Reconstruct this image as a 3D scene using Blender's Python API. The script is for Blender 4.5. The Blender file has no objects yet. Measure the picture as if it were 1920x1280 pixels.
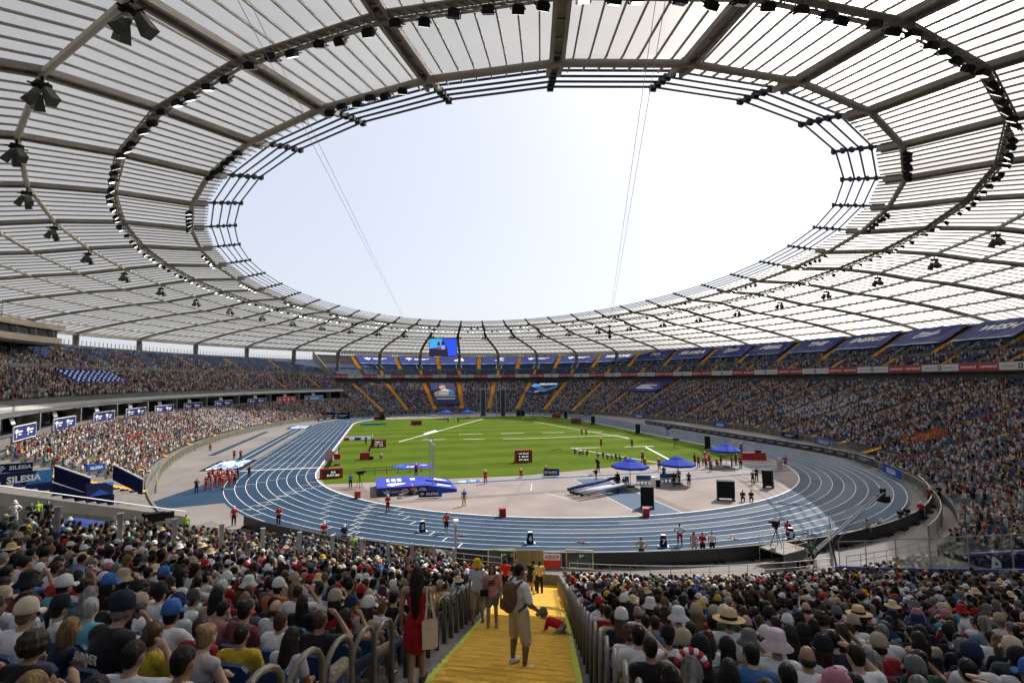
import bpy, math, random
import numpy as np
from mathutils import Vector, Matrix, Euler

random.seed(7); RNG = np.random.default_rng(11)
SC = bpy.context.scene
COL = SC.collection
R = math.radians

# ------------------------------------------------------------------ camera, sky, sun, exposure
CAMP = (-26.71, -83.64, 13.31); YAW = R(13.72); PITCH = R(4.27); ROLL = R(-0.34); FPX = 972.0
cam_d = bpy.data.cameras.new('camera'); cam = bpy.data.objects.new('camera', cam_d); COL.objects.link(cam)
cam_d.sensor_width = 36.0; cam_d.lens = FPX / 1920 * 36; cam_d.clip_start = 0.1; cam_d.clip_end = 5000
cam.location = CAMP
cam.rotation_mode = 'QUATERNION'
cam.rotation_quaternion = (Matrix.Rotation(-YAW, 4, 'Z') @ Matrix.Rotation(math.pi/2 + PITCH, 4, 'X') @ Matrix.Rotation(ROLL, 4, 'Z')).to_quaternion()
SC.camera = cam

SUN_EL, SUN_AZ = R(48), R(53.5)          # azimuth clockwise from +Y
world = bpy.data.worlds.new('World'); SC.world = world; world.use_nodes = True
wn = world.node_tree.nodes; wl = world.node_tree.links
sky = wn.new('ShaderNodeTexSky'); sky.sky_type = 'NISHITA'; sky.sun_disc = False
sky.sun_elevation = SUN_EL; sky.sun_rotation = SUN_AZ
sky.air_density = 1.0; sky.dust_density = 3.5; sky.ozone_density = 1.0
wn['Background'].inputs['Strength'].default_value = 0.112
hz = wn.new('ShaderNodeMix'); hz.data_type = 'RGBA'; hz.inputs[0].default_value = .62; hz.inputs[7].default_value = (5.3, 5.5, 6.1, 1)   # even summer haze over the whole sky
wl.new(sky.outputs['Color'], hz.inputs[6]); wl.new(hz.outputs[2], wn['Background'].inputs['Color'])
sun_d = bpy.data.lights.new('sun', 'SUN'); sun = bpy.data.objects.new('sun', sun_d); COL.objects.link(sun)
sun_d.energy = 4.7; sun_d.angle = R(0.53); sun_d.color = (1.0, 0.95, 0.88)
SUNV = Vector((math.sin(SUN_AZ)*math.cos(SUN_EL), math.cos(SUN_AZ)*math.cos(SUN_EL), math.sin(SUN_EL)))
sun.rotation_mode = 'QUATERNION'; sun.rotation_quaternion = SUNV.to_track_quat('Z', 'Y'); sun.location = SUNV * 200
SC.view_settings.view_transform = 'Standard'; SC.view_settings.look = 'None'
SC.view_settings.exposure = 0.58; SC.view_settings.gamma = 1.0
SC.cycles.use_denoising = True; SC.cycles.use_adaptive_sampling = True; SC.cycles.adaptive_threshold = .03; SC.cycles.use_light_tree = False
SC.cycles.max_bounces = 5; SC.cycles.diffuse_bounces = 2; SC.cycles.glossy_bounces = 2
SC.cycles.transmission_bounces = 4; SC.cycles.transparent_max_bounces = 12

# ------------------------------------------------------------------ helpers
def at(px, py, z=0.0):
    """ground point under a pixel of the 1920 px photograph"""
    u = (px-960)/FPX; v = (640-py)/FPX
    cr, sr = math.cos(ROLL), math.sin(ROLL); u, v = cr*u-sr*v, sr*u+cr*v
    cp, sp = math.cos(PITCH), math.sin(PITCH); fw = cp-v*sp; up = v*cp+sp
    s, c = math.sin(YAW), math.cos(YAW)
    t = (z-CAMP[2])/up
    return Vector((CAMP[0]+(u*c+fw*s)*t, CAMP[1]+(-u*s+fw*c)*t, z))

def link(o, parent=None):
    COL.objects.link(o)
    if parent is not None: o.parent = parent
    return o

def tag(o, label=None, cat=None, group=None, kind=None):
    if label: o['label'] = label
    if cat: o['category'] = cat
    if group: o['group'] = group
    if kind: o['kind'] = kind
    return o

def empty(name, loc=(0,0,0), rz=0.0, parent=None):
    o = bpy.data.objects.new(name, None); o.empty_display_size = .2
    o.location = loc; o.rotation_euler = (0,0,rz)
    return link(o, parent)

def inst(name, me, parent=None, loc=None, rot=None, scale=None, color=None):
    o = bpy.data.objects.new(name, me)
    if loc is not None: o.location = loc
    if rot is not None: o.rotation_euler = rot
    if scale is not None: o.scale = scale if hasattr(scale, '__len__') else (scale,)*3
    if color is not None: o.color = (*color[:3], 1)
    return link(o, parent)

def copy_tree(o, parent=None):
    c = o.copy(); link(c)
    if parent is not None: c.parent = parent
    for ch in list(o.children): copy_tree(ch, c)
    return c

class MB:
    """collects shapes into one mesh"""
    def __init__(s): s.v = []; s.f = []; s.m = []
    def add(s, vs, fs, mi=0):
        b = len(s.v); s.v += [tuple(v) for v in vs]; s.f += [tuple(b+i for i in f) for f in fs]; s.m += [mi]*len(fs); return s
    def box(s, c, d, rz=0.0, mi=0, rx=0.0, ry=0.0, M=None):
        x, y, z = d[0]/2, d[1]/2, d[2]/2
        vs = [Vector(p) for p in ((-x,-y,-z),(x,-y,-z),(x,y,-z),(-x,y,-z),(-x,-y,z),(x,-y,z),(x,y,z),(-x,y,z))]
        if M is None and (rz or rx or ry): M = Euler((rx,ry,rz)).to_matrix()
        if M is not None: vs = [M @ v for v in vs]
        c = Vector(c)
        return s.add([v+c for v in vs], [(0,3,2,1),(4,5,6,7),(0,1,5,4),(1,2,6,5),(2,3,7,6),(3,0,4,7)], mi)
    def beam(s, a, b, w, h, mi=0, up=(0,0,1)):
        """rectangular bar from a to b, w across, h along up"""
        a, b = Vector(a), Vector(b); d = (b-a); L = d.length
        if L < 1e-6: return s
        d /= L; x = d.cross(Vector(up))
        if x.length < 1e-4: x = d.cross(Vector((1,0,0)))
        x.normalize(); y = x.cross(d)
        q = [x*(w/2)+y*(h/2), -x*(w/2)+y*(h/2), -x*(w/2)-y*(h/2), x*(w/2)-y*(h/2)]
        return s.add([a+k for k in q]+[b+k for k in q], [(3,2,1,0),(4,5,6,7),(0,1,5,4),(1,2,6,5),(2,3,7,6),(3,0,4,7)], mi)
    def tube(s, pts, r, n=8, mi=0, closed=False, caps=True):
        pts = [Vector(p) for p in pts]; N = len(pts); rs = r if hasattr(r,'__len__') else [r]*N
        base = len(s.v); px = None
        for i, p in enumerate(pts):
            d = (pts[(i+1) % N]-pts[i-1]) if closed else (pts[min(i+1,N-1)]-pts[max(i-1,0)])
            d.normalize()
            x = d.cross(Vector((0,0,1))) if px is None else px-d*px.dot(d)
            if x.length < 1e-3: x = d.cross(Vector((0,1,0)))
            x.normalize(); y = x.cross(d); px = x
            for k in range(n):
                t = 2*math.pi*k/n; s.v.append(tuple(p+x*(math.cos(t)*rs[i])+y*(math.sin(t)*rs[i])))
        seg = N if closed else N-1
        for i in range(seg):
            for k in range(n):
                a = base+i*n+k; b = base+i*n+(k+1)%n; c = base+((i+1)%N)*n+(k+1)%n; d = base+((i+1)%N)*n+k
                s.f.append((a,d,c,b)); s.m.append(mi)
        if caps and not closed:
            s.f.append(tuple(base+k for k in range(n))); s.m.append(mi)
            s.f.append(tuple(base+(N-1)*n+k for k in reversed(range(n)))); s.m.append(mi)
        return s
    def lathe(s, prof, n=16, mi=0, c=(0,0,0), a0=0, a1=2*math.pi):
        base = len(s.v); full = abs(a1-a0-2*math.pi) < 1e-6; m = n if full else n+1
        for r, z in prof:
            for k in range(m):
                t = a0+(a1-a0)*k/n; s.v.append((c[0]+r*math.cos(t), c[1]+r*math.sin(t), c[2]+z))
        for i in range(len(prof)-1):
            for k in range(n):
                k2 = (k+1) % m
                s.f.append((base+i*m+k, base+i*m+k2, base+(i+1)*m+k2, base+(i+1)*m+k)); s.m.append(mi)
        return s
    def poly(s, pts, mi=0):
        b = len(s.v); s.v += [tuple(p) for p in pts]; s.f.append(tuple(range(b, b+len(pts)))); s.m.append(mi); return s
    def prism(s, pts, z0, z1, mi=0):
        n = len(pts); b = len(s.v)
        s.v += [(p[0],p[1],z0) for p in pts]+[(p[0],p[1],z1) for p in pts]
        s.f.append(tuple(b+n+i for i in range(n))); s.f.append(tuple(b+i for i in reversed(range(n)))); s.m += [mi, mi]
        for i in range(n):
            j = (i+1) % n; s.f.append((b+i, b+j, b+n+j, b+n+i)); s.m.append(mi)
        return s
    def mesh(s, name, mats, smooth=False):
        me = bpy.data.meshes.new(name); me.from_pydata(s.v, [], s.f)
        for m in (mats if isinstance(mats, (list,tuple)) else [mats]): me.materials.append(m)
        if any(s.m): me.polygons.foreach_set('material_index', s.m)
        if smooth: me.polygons.foreach_set('use_smooth', [True]*len(s.f))
        me.update(); return me
    def build(s, name, mats, parent=None, smooth=False, loc=None, rz=None):
        o = inst(name, s.mesh(name, mats, smooth), parent, loc)
        if rz is not None: o.rotation_euler = (0,0,rz)
        return o

def np_mesh(name, verts, quads=None, tris=None, mats=(), mi=None, colors=None, smooth=False):
    me = bpy.data.meshes.new(name)
    nq = 0 if quads is None else len(quads); nt = 0 if tris is None else len(tris)
    me.vertices.add(len(verts)); me.vertices.foreach_set('co', np.asarray(verts, np.float32).ravel())
    loops = []; starts = []; 
    if nq: loops.append(np.asarray(quads, np.int32).ravel()); starts.append(np.arange(nq)*4)
    if nt: loops.append(np.asarray(tris, np.int32).ravel()); starts.append(nq*4+np.arange(nt)*3)
    loops = np.concatenate(loops); starts = np.concatenate(starts)
    me.loops.add(len(loops)); me.loops.foreach_set('vertex_index', loops)
    me.polygons.add(nq+nt); me.polygons.foreach_set('loop_start', starts.astype(np.int32))
    if mi is not None: me.polygons.foreach_set('material_index', np.asarray(mi, np.int32))
    for m in mats: me.materials.append(m)
    if smooth: me.polygons.foreach_set('use_smooth', np.ones(nq+nt, bool))
    me.update(calc_edges=True)
    if colors is not None:
        a = me.color_attributes.new('tint', 'FLOAT_COLOR', 'POINT')
        c = np.ones((len(verts), 4), np.float32); c[:, :3] = colors
        a.data.foreach_set('color', c.ravel())
    return me

# ------------------------------------------------------------------ materials
MATS = {}
def mat(name, color=(.5,.5,.5), rough=.6, metal=0.0, noise=0.0, nscale=4.0, bump=0.0, bscale=60.0, src=None, spec=.5,
        emit=None, estr=0.0, alpha=None, vary=0.0, sheen=0.0, trans=0.0, coord='Object', stretch=None, bdist=.02):
    """principled material; src: None, 'object' (object colour) or 'tint' (vertex colour); noise darkens and lightens in patches"""
    if name in MATS: return MATS[name]
    m = bpy.data.materials.new(name); m.use_nodes = True; nt = m.node_tree; N = nt.nodes; L = nt.links
    b = N['Principled BSDF']
    b.inputs['Roughness'].default_value = rough; b.inputs['Metallic'].default_value = metal
    b.inputs['Specular IOR Level'].default_value = spec
    if sheen: b.inputs['Sheen Weight'].default_value = sheen
    if trans: b.inputs['Transmission Weight'].default_value = trans
    out = None
    if src == 'object': out = N.new('ShaderNodeObjectInfo').outputs['Color']
    elif src == 'tint':
        a = N.new('ShaderNodeAttribute'); a.attribute_name = 'tint'; out = a.outputs['Color']
    else:
        rgb = N.new('ShaderNodeRGB'); rgb.outputs[0].default_value = (*color, 1); out = rgb.outputs[0]
    tc0 = N.new('ShaderNodeTexCoord'); tc = tc0
    if stretch:
        tc = N.new('ShaderNodeMapping'); tc.inputs['Scale'].default_value = stretch; L.new(tc0.outputs[coord], tc.inputs[0])
    tco = tc.outputs[0] if stretch else tc.outputs[coord]
    if noise:
        n1 = N.new('ShaderNodeTexNoise'); n1.inputs['Scale'].default_value = nscale; n1.inputs['Detail'].default_value = 6
        L.new(tco, n1.inputs['Vector'])
        mr = N.new('ShaderNodeMapRange'); mr.inputs['From Min'].default_value = .3; mr.inputs['From Max'].default_value = .7
        mr.inputs['To Min'].default_value = 1-noise; mr.inputs['To Max'].default_value = 1+noise
        L.new(n1.outputs['Fac'], mr.inputs['Value'])
        mx = N.new('ShaderNodeMix'); mx.data_type = 'RGBA'; mx.blend_type = 'MULTIPLY'; mx.inputs['Factor'].default_value = 1
        L.new(out, mx.inputs[6]); L.new(mr.outputs['Result'], mx.inputs[7]); out = mx.outputs[2]
    if vary:
        oi = N.new('ShaderNodeObjectInfo'); mr = N.new('ShaderNodeMapRange')
        mr.inputs['To Min'].default_value = 1-vary; mr.inputs['To Max'].default_value = 1+vary
        L.new(oi.outputs['Random'], mr.inputs['Value'])
        mx = N.new('ShaderNodeMix'); mx.data_type = 'RGBA'; mx.blend_type = 'MULTIPLY'; mx.inputs['Factor'].default_value = 1
        L.new(out, mx.inputs[6]); L.new(mr.outputs['Result'], mx.inputs[7]); out = mx.outputs[2]
    L.new(out, b.inputs['Base Color'])
    if bump:
        n2 = N.new('ShaderNodeTexNoise'); n2.inputs['Scale'].default_value = bscale; n2.inputs['Detail'].default_value = 3
        L.new(tco, n2.inputs['Vector'])
        bp = N.new('ShaderNodeBump'); bp.inputs['Strength'].default_value = bump; bp.inputs['Distance'].default_value = bdist
        L.new(n2.outputs['Fac'], bp.inputs['Height']); L.new(bp.outputs['Normal'], b.inputs['Normal'])
    if emit: b.inputs['Emission Color'].default_value = (*emit, 1); b.inputs['Emission Strength'].default_value = estr
    if alpha is not None: b.inputs['Alpha'].default_value = alpha
    if emit: m.cycles.emission_sampling = 'NONE'
    MATS[name] = m; return m

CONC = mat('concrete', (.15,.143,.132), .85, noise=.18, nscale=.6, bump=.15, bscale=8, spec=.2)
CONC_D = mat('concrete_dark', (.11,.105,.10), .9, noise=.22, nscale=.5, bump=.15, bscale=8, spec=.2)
STEEL = mat('galvanised_steel', (.36,.36,.35), .42, .75, noise=.12, nscale=3)
ALU = mat('aluminium', (.42,.43,.44), .38, .8, noise=.06, nscale=4)
RAILM = mat('painted_rail', (.125,.115,.092), .45, .0, noise=.12, nscale=5)
BLACK = mat('black_plastic', (.008,.008,.009), .6, spec=.15, noise=.2, nscale=3)
BLACKC = mat('black_cloth', (.012,.012,.014), .9, noise=.25, nscale=2, spec=.1)
WHITE = mat('white_paint', (.78,.78,.76), .55, noise=.06, nscale=3)
WHITEF = mat('white_fabric', (.75,.75,.76), .85, noise=.05, nscale=3)
NAVY = mat('navy_fabric', (.028,.036,.135), .85, spec=.08, noise=.12, nscale=.6, bump=.1, bscale=1.2)
NAVYD = mat('navy_panel', (.010,.014,.06), .75, spec=.12, noise=.15, nscale=.8)
CYAN = mat('cyan_print', (.05,.22,.48), .8, spec=.1, noise=.06, nscale=1)
BLUEP = mat('mid_blue_print', (.025,.08,.32), .8, spec=.1, noise=.06, nscale=1)
REDP = mat('red_print', (.42,.018,.02), .55, noise=.08, nscale=1)
REDK = mat('red_casing', (.30,.012,.012), .45, noise=.10, nscale=2)
YELLOW = mat('yellow_carpet', (.68,.40,.050), .9, noise=.12, nscale=1.7, bump=.25, bscale=40, spec=.1)
YELLOWS = mat('yellow_stair_paint', (.62,.31,.02), .8, noise=.12, nscale=.8)
LIME = mat('lime_edge_paint', (.45,.50,.03), .7, noise=.15, nscale=6)
SEATB = mat('blue_seat_plastic', (.018,.055,.15), .42, vary=.18)
SEATT = mat('seat_stuff_plastic', (.018,.055,.15), .65, src='tint', spec=.2)
GLASS = None
SKIN = mat('skin', (.6,.4,.3), .55, src='object', noise=.06, nscale=14, spec=.35)
CLOTH = mat('cloth', (.5,.5,.5), .9, src='object', noise=.05, nscale=9, bump=.8, bscale=7, sheen=.1, spec=.12, bdist=.045, stretch=(1,1,.7))
HAIRM = mat('hair', (.1,.07,.05), .6, src='object', noise=.55, nscale=22, bump=1.0, bscale=34, spec=.22, stretch=(1,1,.14))
HATM = mat('hat_cloth', (.5,.5,.5), .85, src='object', noise=.07, nscale=12, bump=.3, bscale=40, spec=.2)
CROWDM = mat('crowd_tint', (.5,.5,.5), .85, src='tint', spec=.15)

def glass_mat():
    m = bpy.data.materials.new('barrier_glass'); m.use_nodes = True; nt = m.node_tree; N = nt.nodes; L = nt.links
    for n in list(N):
        if n.type == 'BSDF_PRINCIPLED': N.remove(n)
    t = N.new('ShaderNodeBsdfTransparent'); t.inputs['Color'].default_value = (.80,.84,.82,1)
    g = N.new('ShaderNodeBsdfGlossy'); g.inputs['Roughness'].default_value = .04; g.inputs['Color'].default_value = (.9,.95,1,1)
    f = N.new('ShaderNodeFresnel'); f.inputs['IOR'].default_value = 1.5
    x = N.new('ShaderNodeMixShader'); L.new(f.outputs[0], x.inputs[0]); L.new(t.outputs[0], x.inputs[1]); L.new(g.outputs[0], x.inputs[2])
    L.new(x.outputs[0], N['Material Output'].inputs['Surface']); return m
GLASS = glass_mat()

_txt = {}
def text_mesh(s, size, material, bold=.02, shear=0.0, width=None):
    """flat lettering in the local xz plane, centred on the origin"""
    key = (s, size, material.name, bold, shear, width)
    if key in _txt: return _txt[key]
    cu = bpy.data.curves.new('lettering', 'FONT'); cu.body = s; cu.size = size; cu.align_x = 'CENTER'; cu.align_y = 'CENTER'
    cu.offset = bold*size; cu.shear = shear; cu.resolution_u = 2; cu.extrude = .004
    o = bpy.data.objects.new('lettering', cu); COL.objects.link(o)
    dg = bpy.context.evaluated_depsgraph_get(); me = bpy.data.meshes.new_from_object(o.evaluated_get(dg))
    bpy.data.objects.remove(o); bpy.data.curves.remove(cu)
    co = np.zeros(len(me.vertices)*3, np.float32); me.vertices.foreach_get('co', co); co = co.reshape(-1,3)
    k = 1.0
    if width: k = width/(co[:,0].max()-co[:,0].min()+1e-6)
    n = np.stack([co[:,0]*k, -co[:,2], co[:,1]-(co[:,1].max()+co[:,1].min())/2], 1)
    me.vertices.foreach_set('co', n.ravel()); me.materials.clear(); me.materials.append(material); me.update()
    _txt[key] = me; return me

def letter(parent, s, size, loc, material, bold=.02, shear=0.0, width=None, name='lettering', flip=False):
    o = inst(name, text_mesh(s, size, material, bold, shear, width), parent, loc)
    if flip: o.scale = (-1,1,1)
    return o

def frame_matrix(ex, ez, loc):
    ex = Vector(ex).normalized(); ez = Vector(ez); ey = ez.cross(ex).normalized(); ez = ex.cross(ey).normalized()
    M = Matrix((ex, ey, ez)).transposed().to_4x4(); M.translation = loc; return M
# ------------------------------------------------------------------ setting: ground, track, field
ORG = Vector((0, 0, 0)); FARY = 84.39
def track_path(r, n=72):
    """closed oval, offset r from the two curve centres, starting at the near left corner"""
    pts = []
    for i in range(n+1):                       # near curve, left to right
        t = math.pi + math.pi*i/n; pts.append((r*math.cos(t), r*math.sin(t)))
    for i in range(13): pts.append((r, FARY*(i+.5)/13))
    for i in range(n+1):                       # far curve
        t = math.pi*i/n; pts.append((r*math.cos(t), FARY+r*math.sin(t)))
    for i in range(13): pts.append((-r, FARY*(1-(i+.5)/13)))
    return pts
def ring_strip(mb, r0, r1, z, mi=0, n=72):
    a = track_path(r0, n); b = track_path(r1, n); m = len(a); base = len(mb.v)
    mb.v += [(x,y,z) for x,y in a]+[(x,y,z) for x,y in b]
    for i in range(m):
        j = (i+1) % m; mb.f.append((base+i, base+m+i, base+m+j, base+j)); mb.m.append(mi)

TRACKM = mat('blue_track_rubber', (.019,.043,.080), .7, noise=.18, nscale=.16, bump=.12, bscale=90, spec=.08)
TRACKW = mat('worn_track_rubber', (.032,.052,.09), .78, noise=.12, nscale=.3, spec=.35)
APRON = mat('grey_apron_rubber', (.235,.205,.192), .9, noise=.12, nscale=.25, bump=.1, bscale=60, spec=.03)
APRONB = mat('brown_grey_rubber', (.15,.128,.118), .85, noise=.10, nscale=.5, spec=.2)
APRONO = mat('outer_apron_rubber', (.185,.168,.16), .9, noise=.16, nscale=.12, spec=.03)
RUNB = mat('runway_rubber', (.04,.068,.118), .75, noise=.12, nscale=.4, spec=.3)
LINEM = mat('line_paint', (.80,.79,.76), .7, noise=.10, nscale=1.5)

def grass_mat():
    m = bpy.data.materials.new('mown_grass'); m.use_nodes = True; nt = m.node_tree; N = nt.nodes; L = nt.links
    b = N['Principled BSDF']; b.inputs['Roughness'].default_value = .9; b.inputs['Specular IOR Level'].default_value = .02
    tc = N.new('ShaderNodeTexCoord'); sx = N.new('ShaderNodeSeparateXYZ'); L.new(tc.outputs['Object'], sx.inputs[0])
    mm = N.new('ShaderNodeMath'); mm.operation = 'MULTIPLY'; mm.inputs[1].default_value = math.pi/5.4; L.new(sx.outputs['Y'], mm.inputs[0])
    sn = N.new('ShaderNodeMath'); sn.operation = 'SINE'; L.new(mm.outputs[0], sn.inputs[0])
    gt = N.new('ShaderNodeMapRange'); gt.inputs['From Min'].default_value = -.25; gt.inputs['From Max'].default_value = .25; L.new(sn.outputs[0], gt.inputs['Value'])
    n1 = N.new('ShaderNodeTexNoise'); n1.inputs['Scale'].default_value = .18; n1.inputs['Detail'].default_value = 8; L.new(tc.outputs['Object'], n1.inputs['Vector'])
    n2 = N.new('ShaderNodeTexNoise'); n2.inputs['Scale'].default_value = 7; n2.inputs['Detail'].default_value = 4; L.new(tc.outputs['Object'], n2.inputs['Vector'])
    c1 = N.new('ShaderNodeMix'); c1.data_type = 'RGBA'; c1.inputs[6].default_value = (.047,.082,.007,1); c1.inputs[7].default_value = (.066,.104,.009,1); L.new(gt.outputs[0], c1.inputs[0])
    c2 = N.new('ShaderNodeMix'); c2.data_type = 'RGBA'; c2.inputs[7].default_value = (.090,.112,.014,1); L.new(c1.outputs[2], c2.inputs[6])
    mr = N.new('ShaderNodeMapRange'); mr.inputs['From Min'].default_value = .42; mr.inputs['From Max'].default_value = .75; mr.inputs['To Max'].default_value = .7; L.new(n1.outputs['Fac'], mr.inputs['Value']); L.new(mr.outputs[0], c2.inputs[0])
    c3 = N.new('ShaderNodeMix'); c3.data_type = 'RGBA'; c3.blend_type = 'MULTIPLY'; c3.inputs[0].default_value = 1
    m3 = N.new('ShaderNodeMapRange'); m3.inputs['To Min'].default_value = .7; m3.inputs['To Max'].default_value = 1.3; L.new(n2.outputs['Fac'], m3.inputs['Value'])
    L.new(c2.outputs[2], c3.inputs[6]); L.new(m3.outputs[0], c3.inputs[7]); L.new(c3.outputs[2], b.inputs['Base Color'])
    return m
GRASS = grass_mat()
GROUNDM = mat('outside_paving', (.22,.21,.19), .9, noise=.2, nscale=.05)

mb = MB(); mb.lathe([(0.01,-.35),(400,-.35),(4000,-.35)], 48)
tag(mb.build('ground', GROUNDM), kind='structure')
# apron outside the track, up to the stands
mb = MB(); ring_strip(mb, 47.4, 75, 0.0); tag(mb.build('outer_apron', APRONO), kind='structure')
# track
trk = MB(); ring_strip(trk, 36.5, 47.9, .006); trk = trk.build('running_track', TRACKM); tag(trk, kind='structure')
mb = MB(); mb.poly([(-47.8,0,.009),(-53.0,-21.5,.009),(-43.0,-19.2,.009),(-46.2,-11,.009)]); mb.build('track_chute', TRACKM, trk)
for i in range(1, 10):
    mb = MB(); r = 36.5+1.22*i; ring_strip(mb, r-.025, r+.025, .012); mb.build('lane_line', LINEM, trk)
mb = MB()                                       # raised inner kerb
for r0, r1, z0 in ((36.36,36.5,.06),):
    ring_strip(mb, r0, r1, z0)
    for r in (r0, r1):
        a = track_path(r); m = len(a); base = len(mb.v); mb.v += [(x,y,0) for x,y in a]+[(x,y,z0) for x,y in a]
        for i in range(m): j = (i+1) % m; mb.f.append((base+i, base+j, base+m+j, base+m+i)); mb.m.append(0)
mb.build('kerb', LINEM, trk)
def quad_strip(a, b, w, z):                     # flat painted line from a to b
    a, b = Vector(a).to_2d(), Vector(b).to_2d(); d = (b-a).normalized(); n = Vector((-d.y, d.x))*(w/2)
    return [(*(a+n), z), (*(a-n), z), (*(b-n), z), (*(b+n), z)]
# finish line, stagger marks and relay marks
mb = MB(); mb.poly(quad_strip((-47.5,2.6),(-36.5,2.6), .35, .014))
for y in (4.0, 6.5, 8.6, 18, 22, 40, 62): mb.poly(quad_strip((-47.5,y),(-36.5,y), .05, .0135))
mb.build('finish_line', LINEM, trk)
for i in range(9):
    mb = MB()
    for k, off in enumerate((4, 15, 19.5, 30, 41, 47)):
        t = math.pi+R(off+2.3*i*(1 if k % 2 else .55)); r0, r1 = 36.5+1.22*i+.1, 36.5+1.22*(i+1)-.1
        mb.poly(quad_strip((r0*math.cos(t), r0*math.sin(t)), (r1*math.cos(t), r1*math.sin(t)), .07, .014))
        t2 = t+.010
        if k in (2, 4): mb.poly(quad_strip((r0*math.cos(t2), r0*math.sin(t2)), ((r0+r1)/2*math.cos(t2), (r0+r1)/2*math.sin(t2)), .07, .014))
    mb.build('stagger_mark', LINEM, trk)
# worn lighter lane patches on the near curve
for (r0, r1, a0, a1) in ((37.72,38.94,262,292),(40.2,41.4,250,280),(41.4,42.6,286,318),(43.8,45.0,268,300),(38.94,40.2,300,330),(45.1,46.2,300,322),(37.8,38.9,318,344)):
    mb = MB(); n = 14
    for i in range(n):
        t0 = R(a0+(a1-a0)*i/n); t1 = R(a0+(a1-a0)*(i+1)/n)
        mb.poly([(r*math.cos(t), r*math.sin(t), .009) for r, t in ((r0,t0),(r1,t0),(r1,t1),(r0,t1))])
    mb.build('worn_patch', TRACKW, trk)
# infield apron
mb = MB(); mb.poly([(x,y,.003) for x,y in track_path(36.36)]); apron = mb.build('infield_apron', APRON); tag(apron, kind='structure')
def apron_part(name, pts, z, m):
    mb = MB(); mb.poly([(x,y,z) for x,y in pts]); return mb.build(name, m, apron)
apron_part('runway', [(-18.5,-16.0),(34.2,-15.5),(34.6,-14.2),(-18.5,-14.7)], .010, RUNB)
apron_part('runway', [(-2.0,-36.3),(2.3,-36.25),(2.3,-17.0),(-2.0,-17.0)], .010, RUNB)
apron_part('runway_border', [(2.3,-36.25),(3.6,-36.15),(3.6,-22.0),(2.3,-22.0)], .011, APRONB)
apron_part('runway_border', [(-27,-24.8),(-2.0,-23.9),(-2.0,-22.9),(-27,-23.7)], .010, APRONB)
apron_part('runway_border', [(3.6,-22.7),(31,-19.2),(31,-18.2),(3.6,-21.7)], .010, RUNB)
apron_part('runway_border', [(-33.5,-13.6),(-29.5,-13.6),(-26.5,-24.9),(-27.2,-24.2)], .009, APRONB)
for a, b in (((-9.4,-22.0),(-8.2,-18.2)), ((-6.6,-27.6),(-8.2,-23.8)), ((9,-16.4),(14,-20.3)), ((7,-16.4),(12,-20.6)), ((20,-16.6),(24,-19.6)), ((22,-16.4),(27,-19.4)),
             ((-2.0,-36.3),(-2.0,-17.0)), ((2.3,-36.25),(2.3,-17.0)), ((-18.5,-16.05),(34,-15.6)), ((-18.5,-14.65),(34.5,-14.15))):
    mb = MB(); mb.poly(quad_strip(a, b, .06, .013)); mb.build('runway_line', LINEM, apron)
# grass
def grass_outline():
    pts = []; r = 35.9
    yn, yf = -11.2, 104.0
    a = math.acos(-1); 
    xn = math.sqrt(r*r-yn*yn); 
    pts.append((-xn, yn-.2)); pts += [(-18,-11.9),(-8,-12.3),(6,-9.6),(20,-8.4)]; xr = math.sqrt(r*r-64); pts.append((xr,-8.0))
    for i in range(1,8): t = math.atan2(-8,xr)*(1-i/8); pts.append((r*math.cos(t), r*math.sin(t)))
    pts.append((r,0)); pts.append((r,FARY))
    tf = math.asin((yf-FARY)/r)
    for i in range(1,9): t = tf*i/8; pts.append((r*math.cos(t), FARY+r*math.sin(t)))
    for i in range(0,9): t = math.pi-tf+tf*i/8; pts.append((r*math.cos(t), FARY+r*math.sin(t)))
    pts.append((-r,0))
    t0 = math.pi; t1 = math.pi+math.asin(-(yn)/r)
    for i in range(1,8): t = t0+(t1-t0)*i/8; pts.append((r*math.cos(t), r*math.sin(t)))
    return pts
mb = MB(); mb.poly([(x,y,.009) for x,y in grass_outline()]); fld = mb.build('grass_field', GRASS); tag(fld, kind='structure')
def field_line(p, q, w, dash=0):
    a, b = at(*p), at(*q); mb = MB()
    if not dash: mb.poly(quad_strip(a, b, w, .016))
    else:
        n = int((b-a).length/dash)
        for i in range(0, n, 2): mb.poly(quad_strip(a.lerp(b, i/n), a.lerp(b, min(1,(i+1.1)/n)), w, .016))
    mb.build('field_line', LINEM, fld)
field_line((1211,838),(1262,865), .35); field_line((748,828),(906,785), .3)
field_line((793,824),(980,822), .3, 4); field_line((980,822),(1155,816), .3); field_line((1155,816),(1180,821), .25)
field_line((860,814),(1130,809), .3, 5); field_line((1070,840),(1270,835), .3, 5); field_line((1075,841),(1240,868), .2)
field_line((1000,790),(1180,822), .22)
mb = MB(); mb.poly([at(x,y,.018) for x,y in ((793,813),(815,806),(823,808),(801,814))]); mb.build('printed_mat', WHITE, fld)
# long jump runways and pits in front of the main stand
lj = MB(); lj.poly([(-57.9,22,.010),(-56.7,22,.010),(-56.7,68,.010),(-57.9,68,.010)]); lj = lj.build('jump_runway', TRACKM); tag(lj, kind='structure')
mb = MB(); mb.poly([(-51.6,14.8,.006),(-49.2,14.8,.006),(-49.2,73.4,.006),(-51.6,73.4,.006)]); lj2 = mb.build('jump_runway', TRACKM, lj)
mb = MB(); mb.poly(quad_strip((-50.4,14.8),(-50.4,73.4), .10, .012)); mb.build('runway_line', LINEM, lj)

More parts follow.
